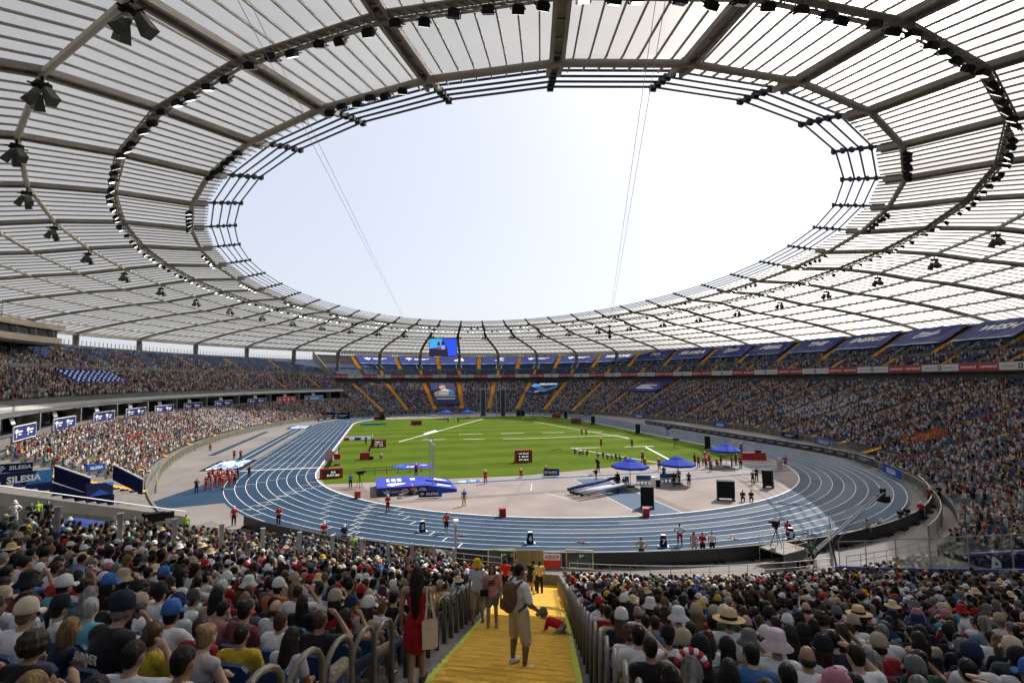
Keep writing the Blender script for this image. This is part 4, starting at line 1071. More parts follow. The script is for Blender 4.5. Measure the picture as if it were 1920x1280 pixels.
override(110, 1140, key='sit_f', shirt=W2, sname='white', hat='cap', hatc=(.012,.014,.022), hatn='black', hair='pony', hairc=(.02,.013,.01), hname='dark brown')
override(12, 1180, key='sit_m', shirt=W1, sname='white', hat='cap', hatc=(.50,.43,.33), hatn='cream', hair='crop')
override(640, 1170, key='sit_f2', shirt=(.012,.012,.014), sname='black', hat=None, hair='verylong', hairc=(.012,.009,.008), hname='black')
override(1362, 1175, key='sit_m4', shirt=W2, sname='white', hat='straw', hatc=(.52,.38,.20), hatn='straw', hair='crop', hairc=(.2,.19,.18), hname='grey', scale=1.06)
override(1458, 1205, key='sit_m', shirt=W1, sname='white', hat='bucket', hatc=(.52,.43,.45), hatn='pale pink', hair='crop')
override(1318, 1250, key='sit_f', shirt=(.03,.03,.03), sname='black', hat='cap', hatc=(.010,.010,.012), hatn='black', hair='verylong', hairc=(.010,.008,.007), hname='black')
override(1250, 1195, key='sit_m', shirt=(.52,.49,.46), sname='cream', hat='cap', hatc=(.010,.010,.012), hatn='black', hair='crop')
override(1292, 1175, key='sit_m2', shirt=(.03,.10,.34), sname='blue', hat=None, hair='short', hairc=(.02,.014,.01), hname='dark brown')
override(1235, 1140, key='sit_m', shirt=(.30,.014,.02), sname='red', hat=None, hair='short', hairc=(.016,.011,.008), hname='dark brown')
override(1200, 1150, key='sit_m4', shirt=W1, sname='white', hat=None, hair='fringe', hairc=(.05,.04,.035), hname='balding brown')
override(1165, 1190, key='sit_f', shirt=W1, sname='white', hat=None, hair='curly', hairc=(.06,.035,.02), hname='brown')
override(1895, 1225, key='sit_m', shirt=(.05,.06,.055), sname='dark green', hat='cap', hatc=(.45,.39,.30), hatn='cream', hair='crop')
override(1760, 1150, key='sit_m2', shirt=(.05,.065,.055), sname='dark green', hat='cap', hatc=(.42,.34,.23), hatn='beige', hair='crop')
HATN = {'cap':'cap','bucket':'bucket hat','straw':'hat','wreath':'flower wreath'}
for a in near_people[:N_IND]:
    a['ind'] = True
    if a['hat'] == 'wreath': look = 'red and white flower wreath'
    elif a['hat']: look = '%s %s' % (a['hatn'], HATN[a['hat']])
    else: look = a['hname']+' hair'
    lab = 'person in %s shirt, %s, %s row, %s seat %s of stairs' % (a['sname'], look, ordinal(row0-a['row']+1), ordinal(a['k']), a['side'])
    o = fig(a['key'], a['p']+Vector((0,0,0)), a['rz']+rng.uniform(-.22,.22), a['skin'], a['shirt'], a['legs'], None, a['hair'], a['hairc'], a['hat'], a['hatc'], a['scale'], lab, 'seated spectators of the nearest rows')
    o.rotation_euler[0] = rng.uniform(-.05,.04); a['obj'] = o
    if a is SM: letter(o, 'SUMMER', .105, (0,-.168,.94), mat('pale_print', (.45,.44,.42), .8), bold=.015, shear=.25, width=.30)
# seats near the camera, one by one
mb = MB(); mb.add([(-.22,-.10,.44),(.22,-.10,.44),(.22,-.06,.45),(-.22,-.06,.45),(-.21,-.17,.86),(.21,-.17,.86),(.21,-.13,.87),(-.21,-.13,.87),(-.15,-.185,.92),(.15,-.185,.92),(.15,-.145,.93),(-.15,-.145,.93)],
       [(1,0,4,5),(3,2,6,7),(0,3,7,4),(2,1,5,6),(5,4,8,9),(7,6,10,11),(4,7,11,8),(6,5,9,10),(9,8,11,10),(0,1,2,3)])
SEATBACK_ME = mb.mesh('backrest', SEATB)
SEATPAN_ME = MB().box((0,.11,.43), (.44,.40,.045)).box((0,-.02,.30), (.06,.06,.24)).mesh('seat_pan', SEATB)
near_seats2 = [a for a in near_seats if a['F'] < 8.2 and -60 < a['x'] < 1980]
for a in near_seats2:
    o = empty('stadium_seat', a['p'], a['rz']); inst('backrest', SEATBACK_ME, o); inst('seat_pan', SEATPAN_ME, o); a['seat'] = True
    tag(o, 'blue plastic seat, %s row ahead, %s seat %s of the stairs' % (ordinal(row0-a['row']+1), ordinal(a['k']), a['side']), 'seat', 'blue seats of the nearest rows')

# ---- everyone else
def ell_np(c, r, n, m): v, f = prim_ell(c, r, None, n, m); return v, f
def tri(fs):
    out = []
    for f in fs:
        for i in range(1, len(f)-1): out.append((f[0], f[i], f[i+1]))
    return out
def loft(rings, n):
    vs = []; fs = []
    for cx, cy, z, rx, ry in rings:
        for k in range(n): a = 2*math.pi*(k+.5)/n; vs.append((cx+rx*math.cos(a), cy+ry*math.sin(a), z))
    for i in range(len(rings)-1):
        for k in range(n): fs.append((i*n+k, i*n+(k+1)%n, (i+1)*n+(k+1)%n, (i+1)*n+k))
    fs.append(tuple((len(rings)-1)*n+k for k in range(n))); return vs, fs
def rod(p0, r0, p1, r1, n=5):
    p0, p1 = Vector(p0), Vector(p1); d = (p1-p0).normalized(); x = d.cross(Vector((0,0,1)));
    if x.length < 1e-3: x = d.cross(Vector((0,1,0)))
    x.normalize(); y = x.cross(d); vs = []
    for p, r in ((p0,r0),(p1,r1)):
        for k in range(n): t = 2*math.pi*k/n; vs.append(p+x*(r*math.cos(t))+y*(r*math.sin(t)))
    return vs, [(k, n+k, n+(k+1)%n, (k+1)%n) for k in range(n)]+[tuple(n+k for k in reversed(range(n)))]
class Proto:
    def __init__(s): s.v = []; s.t = []; s.c = []
    def add(s, vf, cls): b = len(s.v); s.v += [tuple(v) for v in vf[0]]; s.t += [tuple(b+i for i in f) for f in tri(vf[1])]; s.c += [cls]*len(vf[0]); return s
    def arr(s): return np.array(s.v, np.float32), np.array(s.t, np.int64), np.array(s.c)
def mid_proto(style, fem, lean):
    q = Proto(); w = .9 if fem else 1.06; L = lean
    q.add(loft([(0,0,.44,.17*w,.13),(0,.01+L*.2,.66,.16*w,.125),(0,L*.55,.90,.19*w,.13),(0,L*.72,1.02,.19*w,.105),(0,L*.78,1.075,.11*w,.075),(0,L*.8,1.10,.06,.055)], 9), 0)
    for sx in (-1,1):
        q.add(rod((sx*.19*w,L*.7,1.02), .065, (sx*.25,.05+L*.7,.80), .055), 0); q.add(rod((sx*.25,.05+L*.7,.80), .045, (sx*.10,.30,.68), .03), 1)
        q.add(rod((sx*.10,.0,.52), .095, (sx*.14,.47,.53), .065), 3)
    h = (0,.04+L, 1.235-abs(L)*.1)
    q.add(rod((0,L*.8,1.05), .056, (h[0],h[1]-.02,h[2]-.06), .052, 6), 1)
    q.add(ell_np(h, (.078,.098,.120), 8, 6), 1)
    if style == 'short': q.add(ell_np((0,h[1]-.020,h[2]+.030), (.088,.100,.104), 8, 5), 2)
    elif style == 'long': q.add(ell_np((0,h[1]-.020,h[2]+.030), (.092,.104,.106), 8, 5), 2); q.add(rod((0,h[1]-.06,h[2]), .085, (0,h[1]-.10,h[2]-.26), .055, 7), 2)
    elif style == 'cap':
        q.add(ell_np((0,h[1]-.04,h[2]-.03), (.082,.08,.08), 7, 4), 2); q.add(loft([(0,h[1]-.004,h[2]+.02,.098,.104),(0,h[1]-.004,h[2]+.075,.092,.096),(0,h[1]-.004,h[2]+.125,.06,.062)], 9), 4)
        q.add(([(-.075,h[1]+.07,h[2]+.03),(.075,h[1]+.07,h[2]+.03),(.06,h[1]+.175,h[2]+.02),(-.06,h[1]+.175,h[2]+.02)], [(0,1,2,3)]), 4)
    else:
        q.add(ell_np((0,h[1]-.04,h[2]-.03), (.082,.08,.08), 7, 4), 2); r = .185 if style == 'straw' else .15
        q.add(loft([(0,h[1],h[2]+.005,r,r),(0,h[1],h[2]+.035,.100,.104),(0,h[1],h[2]+.12,.084,.088),(0,h[1],h[2]+.14,.05,.05)], 10), 4)
    return q.arr()
def far_proto(style):
    q = Proto()
    q.add(loft([(0,0,.45,.19,.14),(0,.02,.88,.22,.14),(0,.02,1.06,.11,.09)], 4), 0)
    q.add(([(-.2,.05,.55),(.2,.05,.55),(.2,.46,.54),(-.2,.46,.54)], [(0,1,2,3)]), 3)
    q.add(([(-.14,.2,.74),(-.08,.34,.66),(.08,.34,.66),(.14,.2,.74)], [(0,1,2,3)]), 1)
    q.add(ell_np((0,.06,1.19), (.095,.11,.125), 5, 3), 1); q.add(ell_np((0,.02,1.25), (.10,.11,.10), 4, 3), 2 if style == 'hair' else 4)
    return q.arr()
MID = {(st, f, l): mid_proto(st, f, l) for st in ('short','long','cap','bucket','straw') for f in (0,1) for l in (.0,.12)}
FAR = {s: far_proto(s) for s in ('hair','hat')}
class Mass:
    def __init__(s): s.V = []; s.T = []; s.C = []; s.n = 0
    def put(s, proto, pos, rz, scale, pal):
        """pos (N,3), rz (N,), scale (N,), pal (N,classes,3)"""
        v, t, c = proto; N = len(pos)
        if N == 0: return
        co, si = np.cos(rz)[:,None], np.sin(rz)[:,None]; sc = np.asarray(scale)[:,None]
        X = (v[None,:,0]*co-v[None,:,1]*si)*sc+pos[:,0:1]; Y = (v[None,:,0]*si+v[None,:,1]*co)*sc+pos[:,1:2]; Z = v[None,:,2]*sc+pos[:,2:3]
        s.V.append(np.stack([X,Y,Z],2).reshape(-1,3)); s.C.append(pal[:,c,:].reshape(-1,3))
        s.T.append((t[None]+(np.arange(N)*len(v))[:,None,None]+s.n).reshape(-1,3)); s.n += N*len(v)
    def build(s, name, m, smooth=True):
        me = np_mesh(name, np.concatenate(s.V), None, np.concatenate(s.T), [m], None, np.concatenate(s.C), smooth); return inst(name, me)
crowd = Mass(); seatm = Mass(); ORANGE = bowl(58, 6)
SEATP = (np.array([(-.22,-.08,.44),(.22,-.08,.44),(.2,-.16,.92),(-.2,-.16,.92),(-.22,.30,.45),(.22,.30,.45),(-.22,-.04,.40),(.22,-.04,.40)], np.float32), np.array([(0,1,2),(0,2,3),(0,4,5),(0,5,1),(4,6,7),(4,7,5)]), np.zeros(8, int))
SH = np.array([x[0] for x in SHIRTC])*.80; SHW = np.array([x[2] for x in SHIRTC], float); SHW /= SHW.sum()
HC = np.array([x[0] for x in HAIRC]); HT = np.array([x[0] for x in HATC]); HTW = np.array([x[2] for x in HATC], float); HTW /= HTW.sum(); SKN = np.array([x[0] for x in SKINS])*.85
LG = np.array([(.02,.025,.05),(.05,.06,.10),(.2,.17,.12),(.02,.02,.02),(.03,.035,.06),(.02,.025,.04),(.22,.14,.10)])
def palettes(N, seat=False):
    v = RNG.uniform(.8,1.15,(N,1))
    return np.stack([SH[RNG.choice(len(SH),N,p=SHW)]*v, SKN[RNG.choice(len(SKN),N)]*v, HC[RNG.choice(len(HC),N)], LG[RNG.choice(len(LG),N)], HT[RNG.choice(len(HT),N,p=HTW)]], 1)
def clubs(A, pal):
    """groups of supporters dressed alike"""
    for c, r, col, pr in ((ORANGE, 2.6, (.55,.08,.02), .75), (bowl(40,12), 3, (.33,.02,.03), .4), (bowl(80,14), 7, (.5,.5,.52), .6), (bowl(255,5), 8, (.5,.5,.52), .5), (bowl(280,6), 4, (.33,.02,.03), .3), (bowl(110,9), 8, (.03,.05,.15), .5)):
        near = (np.hypot(A[:,0]-c.x, (A[:,1]-c.y)*.6) < r) & (RNG.random(len(A)) < pr); pal[near,0] = np.array(col)*.9
    return pal
groups = {k: [] for k in MID}
for a in near_people:
    if a.get('ind'): continue
    st = {'cap':'cap','bucket':'bucket','straw':'straw'}.get(a['hat'], 'long' if a['hair'] in ('long','verylong','bob','curly','pony') else 'short')
    groups[(st, int(a['fem']), rng.choice((.0,.12)))].append((a['p'], a['rz']+rng.gauss(0,.3), a['scale'], a))
for k, L in groups.items():
    if not L: continue
    pal = palettes(len(L)); hatc = np.array([x[3]['hatc'] or (.5,.5,.5) for x in L]); pal[:,0] = np.array([x[3]['shirt'] for x in L]); pal[:,2] = np.array([x[3]['hairc'] for x in L]); pal[:,4] = hatc
    crowd.put(MID[k], np.array([tuple(x[0]) for x in L]), np.array([x[1] for x in L]), np.array([x[2] for x in L]), pal)
sp = [a for a in near_seats if not a.get('seat')]
def seat_tint(N): return np.array((.015,.048,.125))[None,None,:]*RNG.uniform(.75,1.2,(N,1,1))
seatm.put(SEATP, np.array([tuple(a['p']) for a in sp]), np.array([a['rz'] for a in sp]), np.ones(len(sp)), seat_tint(len(sp)))

def patch(phi, s, f=1.0):
    return .5+.5*math.sin(phi*.9*f+math.sin(s*.5)*1.3)*math.sin(s*.37*f+phi*.23+1.0)
def fill(rows, zf, phi0, phi1, aisles, aw, occf, midlimit=46):
    P = {'mid': [], 'hair': [], 'hat': []}; S = []
    for s in rows:
        m0 = None; ph = phi0+rng.uniform(0,.45)
        z = zf(s)
        while ph < phi1:
            m = math.hypot((EA+s)*math.cos(R(ph)), (EB+s)*math.sin(R(ph)))*math.pi/180
            ph += SEATD/m
            if any(abs(ph-a) < aw/m for a in aisles): continue
            x, y = (EA+s+.5)*math.sin(R(ph)), EC-(EB+s+.5)*math.cos(R(ph))
            dx, dy = x-CAMP[0], y-CAMP[1]; fw = dx*math.sin(YAW)+dy*math.cos(YAW); u = dx*math.cos(YAW)-dy*math.sin(YAW)
            if fw < 5 or abs(u/fw) > 1.06: continue
            o = occf(ph, s)
            if o < 0: continue
            rz = face_in(ph, s)
            if rng.random() < o:
                e = (x+rng.uniform(-.13,.13), y+rng.uniform(-.13,.13), z, rz+rng.gauss(0,.3))
                if fw < midlimit: P['mid'].append(e)
                else: P['hat' if rng.random() < .34 else 'hair'].append(e)
            else: S.append((x, y, z, rz))
    if P['mid']:
        A = np.array(P['mid']); idx = RNG.choice(len(MID), len(A), p=np.array([{'short':.33,'long':.28,'cap':.3,'bucket':.06,'straw':.03}[k[0]]/4 for k in MID]))
        for i, k in enumerate(MID):
            B = A[idx == i]; crowd.put(MID[k], B[:,:3], B[:,3], RNG.uniform(.90,1.04,len(B)), clubs(B, palettes(len(B))))
    for k in ('hair','hat'):
        if P[k]: A = np.array(P[k]); crowd.put(FAR[k], A[:,:3], A[:,3], RNG.uniform(.90,1.06,len(A)), clubs(A, palettes(len(A))))
    if S: A = np.array(S); seatm.put(SEATP, A[:,:3], A[:,3], np.ones(len(A)), seat_tint(len(A)))
BANNER_LOW = []          # (phi0, phi1, s0, s1) areas of the lower tier under banners
def occ_e(ph, s):
    for a, b, s0, s1 in BANNER_LOW:
        if a < ph < b and s0 < s < s1: return -1
    if ph > 140: return .66*(1 if patch(ph,s,1.3) > .25 else .4)*(1 if s < 29 else .5)
    return (.88 if patch(ph*1.7,s,1.1) > .27 else .35)*(1 if s < 30 else .7)
BANNER_LOW += [(175.4,184.1,1,40), (144.6,152.4,14,40), (116.8,123.7,18,40)]
fill([TREAD*i for i in range(ROWS_E-1)], zl2, GAPR+.8, 211, LOW_AISLES, 1.05, occ_e)
fill([-5.6+TREAD*i for i in range(7)], lambda s: .3+.10*round((s+5.6)/TREAD), GAPR+.8, 53, LOW_AISLES, 1.2, occ_e)
fill([TREAD*i for i in range(16)], zl2, 212, 314, WEST_AISLES, .75, lambda ph, s: (-1 if ph > 301 else .95 if patch(ph,s,1.2) > .1 else .6))
def occ_uw(ph, s):
    if 30 < s < 31.3: return -1
    if 262.5 < ph < 271.5 and 23.4 < s < 29: return -1
    k = max(0, min(1, (ph-215)/30))
    if s < 29: return (.92 if patch(ph,s,1.4) > .15 else .55)*(.75+.25*k)
    t = (s-31)/13
    return max(.03, (.95-1.15*t*(1.9-1.15*k))*(1 if patch(ph*1.5,s,.9) > .36 else .25))*(.30+.70*k)
fill([18.6+TREAD*i for i in range(W_ROWS-1)], WZ, 212.8, 300, W_AISLES+[a+4.4 for a in W_AISLES], .8, occ_uw)
def occ_ue(ph, s):
    if s > 40.0: return -1 if s > 41 else 0
    if 36.3 < s < 37.8: return -1
    return (.72 if ph < 112 else .45 if ph < 140 else .04)*(1 if s < 38 else .55)*(1 if patch(ph,s,1.5) > .25 else .3)
fill([31.6+TREAD*i for i in range(UP_ROWS-9)], UZ, 14, 210.3, UP_AISLES+UP_BAN, 1.0, occ_ue)
o = crowd.build('crowd', CROWDM); tag(o, 'dense mass of seated spectators filling the stands behind the nearest rows', 'crowd', kind='stuff')
o = seatm.build('seats', SEATT, False); tag(o, 'empty blue seats showing between the spectators all round the stands', 'seats', kind='stuff')
# ------------------------------------------------------------------ banners, boards, fences
def bowl_frame(phi, s, z, slope=None):
    """frame facing the field: x to the right as seen from the field, z up (or up the slope)"""
    d = bowl_dir(phi, s); ex = Vector((-d.y, d.x, 0))*-1
    if slope is None: ez = Vector((0,0,1))
    else: ez = Vector((d.x, d.y, slope)).normalized()
    return frame_matrix(ex, ez, bowl(phi, s, z))
def framed(name, M, me=None):
    o = bpy.data.objects.new(name, me); COL.objects.link(o); o.matrix_world = M; return o
PALEM = mat('white_print', (.72,.72,.74), .7); FADE = mat('pale_blue_print', (.16,.36,.60), .6, noise=.3, nscale=.5)
def mark(parent, kind, x, z, h, m=PALEM, y=-.05):
    """simple printed emblems"""
    mb = MB()
    P = lambda pts: mb.poly([(x+a*h, y, z+b*h) for a, b in pts])
    if kind == 'stripes':
        for i in range(3):
            t = .42+.30*i; x0 = -.95+.48*i
            P([(x0,-.5),(x0+.5,-.5),(x0+.5+.10-(.0),-.5+.0),(x0+.5-.30*t-.0,-.5+t)][:2]+[(x0+.5-.45*t+.25,-.5+t*.86),(x0-.45*t+.32,-.5+t*1.05)])
    elif kind == 'diamond':
        w = .07
        out = [(-.75,.05),(-.35,.45),(.35,.45),(.75,.05),(0,-.6)]
        for a, b in zip(out, out[1:]+out[:1]):
            d = (Vector(b)-Vector(a)).normalized(); n = Vector((-d.y,d.x))*w; P([Vector(a)+n, Vector(a)-n, Vector(b)-n, Vector(b)+n])
        for a, b in (((-.4,.05),(0,-.38)),((-.1,.2),(.25,-.2)),((.2,.3),(.45,0))):
            d = (Vector(b)-Vector(a)).normalized(); n = Vector((-d.y,d.x))*w; P([Vector(a)+n, Vector(a)-n, Vector(b)-n, Vector(b)+n])
    elif kind == 'stack':
        for dz, k in ((0,1.0),(.28,.85),(.52,.7)):
            a, b, c = (-.9,-.1+dz), (.35*k,-.35+dz*.9), (.95*k,.05+dz*.9)
            for p, q in ((a,b),(b,c)):
                d = (Vector(q)-Vector(p)).normalized(); n = Vector((-d.y,d.x))*.06; P([Vector(p)+n, Vector(p)-n, Vector(q)-n, Vector(q)+n])
        P([(-.93,-.12),(-.80,-.12),(-.80,-.55),(-.93,-.55)]); P([(-.9,-.5),(-.86,-.6),(.42,-.40),(.36,-.33)])
    elif kind == 'eagle':
        P([(-.12,.5),(.12,.5),(.18,.1),(.12,-.5),(0,-.6),(-.12,-.5),(-.18,.1)])
        for s in (-1,1):
            for k in range(3): P([(s*.2,.1-.18*k),(s*(.75-.12*k),.42-.22*k),(s*(.68-.12*k),.22-.22*k),(s*.2,-.05-.18*k)][::(1 if s > 0 else -1)])
    elif kind == 'bird':
        P([(-.6,.25),(-.1,.5),(.45,.45),(.75,.2),(.3,.28),(-.05,.2)]); P([(-.35,.05),(.1,.22),(.55,.1),(.2,.0)]); P([(-.7,-.28),(.7,-.28),(.7,-.5),(-.7,-.5)])
    elif kind == 'ring':
        n = 14
        for i in range(n):
            a, b = 2*math.pi*i/n, 2*math.pi*(i+1)/n
            P([(.26*math.cos(a),.48*math.sin(a)),(.26*math.cos(b),.48*math.sin(b)),(.17*math.cos(b),.36*math.sin(b)),(.17*math.cos(a),.36*math.sin(a))])
    elif kind == 'cup':
        P([(-.35,.5),(.35,.5),(.28,.1),(.08,-.15),(.08,-.35),(.25,-.5),(-.25,-.5),(-.08,-.35),(-.08,-.15),(-.28,.1)])
        for s in (-1,1): P([(s*.38,.4),(s*.62,.4),(s*.5,.05),(s*.3,.0)][::s])
    return mb.build('emblem', m, parent)
def lines(parent, x, z, w, h, n, m=PALEM, y=-.05):
    for i in range(n): MB().poly([(x,y,z+(n/2-i-.8)*h*1.9), (x+w*(1 if i % 2 == 0 else .72),y,z+(n/2-i-.8)*h*1.9), (x+w*(1 if i % 2 == 0 else .72),y,z+(n/2-i-.8)*h*1.9+h), (x,y,z+(n/2-i-.8)*h*1.9+h)]).build('small_print', m, parent)

# --- long banners laid over the top rows of the upper tier
UPTXT = [('e','eagle'),('s','shield'),('m','stripes'),('m','bird'),('e','eagle2'),('e','eagle3'),('t','WELCOME'),('t','TO'),('t','SILESIA'),('m','stack'),('t','FEEL'),('t','THE'),('t','ENERGY'),('m','stack2'),('t','WISH'),('m','stack3')]
for i, (k, txt) in enumerate(UPTXT):
    ph = UP_BAN[i]; e0, e1 = UP_AISLES[i], UP_AISLES[i+1]; w = (bowl(e0,44.5)-bowl(e1,44.5)).length-2.4; s0, s1 = 40.6, 49.0
    L = math.hypot(s1-s0, .56*(s1-s0)); M = bowl_frame(ph, 44.8, UZ(44.8)+1.05, .56)
    b = MB()
    nx, nz = 10, 5
    for jz in range(nz+1):
        for jx in range(nx+1):
            u, v = jx/nx-.5, jz/nz-.5; b.v.append((u*w, .10*math.sin(jx*2.1+i)*math.sin(jz*1.7)-.02, v*L))
    for jz in range(nz):
        for jx in range(nx): a = jz*(nx+1)+jx; b.f.append((a,a+1,a+nx+2,a+nx+1)); b.m.append(0)
    what = {'eagle':'an eagle emblem, leftmost over the far stand','eagle2':'a small eagle emblem right of the bird logo','eagle3':'an eagle emblem just before WELCOME','shield':'a rounded shield emblem','stripes':'three slanted white bars','bird':'a white bird logo','stack':'an outlined diamond between SILESIA and FEEL','stack2':'an outlined diamond between ENERGY and WISH','stack3':'an outlined diamond past WISH'}
    o = framed('banner', M, b.mesh('banner', NAVY))
    tag(o, 'navy banner over upper tier seats, '+('reading '+txt if k == 't' else 'with '+what[txt]), 'banner', 'banners over the upper tier')
    MB().poly([(-w/2,-.14,-L/2),(w/2,-.14,-L/2),(w/2*.8,-.14,-L/2+.35),(w*.2,-.14,-L/2+.22),(0,-.14,-L/2+.42),(-w*.25,-.14,-L/2+.25),(-w/2*.9,-.14,-L/2+.4)]).build('printed_edge', FADE, o)
    if k == 't': letter(o, txt, 3.5, (0,-.16,.6), PALEM, .03, .3, width=min(w*.74, len(txt)*2.25))
    elif txt.startswith('stack'): mark(o, 'stack', 0, .6, 3.2, y=-.16)
    elif txt.startswith('eagle'): mark(o, 'eagle', -w*.22, .5, 2.6, y=-.16); lines(o, -w*.08, .5, w*.38, .45, 2, y=-.16)
    elif txt == 'shield': mark(o, 'cup', -w*.24, .5, 2.8, y=-.16); lines(o, -w*.10, .5, w*.42, .5, 2, y=-.16)
    elif txt == 'stripes': mark(o, 'stripes', 1.0, .4, 3.6, y=-.16)
    else: mark(o, 'bird', 0, .4, 3.4, y=-.16)
# --- ribbon board along the front of the upper tier: red and white segments
RIBR = mat('ribbon_red', (.38,.03,.03), .5, noise=.05); RIBW = mat('ribbon_white', (.58,.55,.53), .5, noise=.05)
n = 0
for i in range(36):
    ph = 209.0-4.1*i*(1.0 if i < 12 else 1.0)
    if ph < 60: break
    w = (bowl(ph-2.05,31.0)-bowl(ph+2.05,31.0)).length; M = bowl_frame(ph, 31.0, 15.45); red = i % 2 == 0
    o = framed('ribbon_board', M, MB().box((0,0,0), (w*1.002,.16,1.45)).mesh('ribbon_board', RIBR if red else RIBW)); n += 1
    tag(o, '%s ribbon board on the upper tier edge, %s from the left end' % ('red' if red else 'white', ordinal(n)), 'ribbon board', 'ribbon boards along the upper tier')
    if red:
        for sx in (-1, 1): letter(o, 'superauto.pl', .8, (sx*w*.25,-.09,0), PALEM, .02, 0, width=w*.40)
    else:
        MB().box((0,-.085,0), (.9,.02,.9)).build('black_square', BLACK, o); MB().box((0,-.10,0), (.34,.01,.5)).build('square_mark', PALEM, o)
        for sx in (-1, 1): letter(o, 'superauto.pl', .6, (sx*w*.27,-.09,0), mat('grey_print', (.25,.2,.2), .7), .01, 0, width=w*.32)
# --- banners on the lower far and right tier
def slope_banner(ph, dph, s0, s1, name, label, m=NAVYD):
    sm = (s0+s1)/2; w = (bowl(ph-dph,sm)-bowl(ph+dph,sm)).length; L = math.hypot(s1-s0, .355*(s1-s0))
    o = framed(name, bowl_frame(ph, sm, zl2(sm)+1.05, .355), MB().box((0,0,0), (w,.06,L)).mesh(name, m)); tag(o, label, 'banner'); return o, w, L
o, w, L = slope_banner(179.8, 4.2, 2, 29, 'portrait_banner', 'dark banner with a portrait figure in pale vest hung over the far lower tier')
SKINP = mat('printed_skin', (.42,.24,.18), .7, noise=.2, nscale=.5); HAIRP = mat('printed_hair', (.07,.045,.03), .7, noise=.2, nscale=.6); VESTP = mat('printed_vest', (.55,.55,.50), .7, noise=.15, nscale=.4)
def flat(parent, name, pts, m, y): MB().poly([(a,y,b) for a, b in pts]).build(name, m, parent)
flat(o, 'printed_arms', [(-w*.42,L*.02),(-w*.40,-L*.10),(w*.30,-L*.10),(w*.42,-L*.04),(w*.40,L*.08),(w*.2,L*.14),(-w*.2,L*.12)], SKINP, -.05)
flat(o, 'printed_vest', [(-w*.26,-L*.09),(w*.28,-L*.10),(w*.34,L*.06),(w*.14,L*.16),(-w*.05,L*.16),(-w*.20,L*.08)], VESTP, -.06)
flat(o, 'printed_vest', [(w*.14,-L*.10),(w*.36,-L*.10),(w*.40,L*.05),(w*.20,L*.12)], CYAN, -.065)
flat(o, 'printed_head', [(-w*.13,L*.15),(w*.09,L*.15),(w*.13,L*.28),(w*.06,L*.37),(-w*.10,L*.37),(-w*.16,L*.27)], SKINP, -.07)
flat(o, 'printed_hair', [(-w*.15,L*.29),(-w*.11,L*.37),(0,L*.41),(w*.09,L*.37),(w*.13,L*.28),(w*.02,L*.33)], HAIRP, -.08)
flat(o, 'printed_bar', [(-w*.42,-L*.15),(w*.42,-L*.15),(w*.42,-L*.13),(-w*.42,-L*.13)], PALEM, -.06); lines(o, -w*.36, -L*.25, w*.72, .9, 1, PALEM, -.06)
o, w, L = slope_banner(148.5, 3.9, 15, 31, 'wave_banner', 'blue banner with light blue chevron and the word SILESIA on the lower tier')
flat(o, 'printed_chevron', [(-w*.5,L*.05),(-w*.1,-L*.22),(w*.2,-L*.42),(w*.5,-L*.05),(w*.5,L*.18),(w*.18,-L*.18),(-w*.15,L*.05),(-w*.5,L*.30)], CYAN, -.05)
flat(o, 'printed_chevron', [(-w*.5,-L*.5),(-w*.15,-L*.5),(-w*.35,-L*.25),(-w*.5,-L*.3)], BLUEP, -.05); letter(o, 'SILESIA', 3.6, (w*.05,-.07,L*.22), PALEM, .02, .2, width=w*.7); lines(o, -w*.15, -L*.38, w*.2, .8, 2, PALEM, -.07)
o, w, L = slope_banner(120.2, 3.3, 18.5, 32, 'text_banner', 'navy banner with small lines of print on the right lower tier', NAVY)
lines(o, -w*.3, L*.12, w*.5, .7, 2, mat('orange_print', (.35,.12,.03), .7), -.05); lines(o, -w*.36, -L*.12, w*.6, .8, 3, PALEM, -.05)
# --- boards on the box fronts of the main stand
for i, ph in enumerate(BOXPH):
    w = 8.6 if ph > 245 else 9.4; M = bowl_frame(ph, 14.3, 6.95)
    red = i == 1; sil = i == 0; col = REDP if red else (CYAN if sil else NAVY)
    o = framed('box_board', M, MB().box((0,.1,0), (w,.10,1.75)).mesh('box_board', col))
    for z in (-.91,.91): MB().box((0,.08,z), (w+.16,.16,.08)).build('board_frame', WHITE, o)
    for x in (-1,1): MB().box((x*(w/2+.04),.08,0), (.08,.16,1.74)).build('board_frame', WHITE, o)
    tag(o, 'red board with four white emblems on the boxes' if red else 'light blue SILESIA board at the far end of the boxes' if sil else 'blue emblem board on the box fronts, %s from the far end' % ordinal(i+1), 'board', 'boards along the box fronts')
    if sil: flat(o, 'printed_panel', [(-w*.5,-.8),(-w*.28,-.8),(-w*.34,.8),(-w*.5,.8)], NAVYD, .04); letter(o, 'SILESIA', 1.15, (w*.02,.03,0), PALEM, .03, width=w*.45); mark(o, 'diamond', -w*.4, 0, .9, y=.03)
    elif red:
        for k in range(4): mark(o, 'eagle', (-.36+.24*k)*w, 0, .85, y=.03)
    else:
        for sx in (-1,1): mark(o, 'cup', (sx*.25-.12)*w, 0, 1.0, y=.03); lines(o, (sx*.25-.04)*w, 0, w*.17, .2, 2, y=.03)
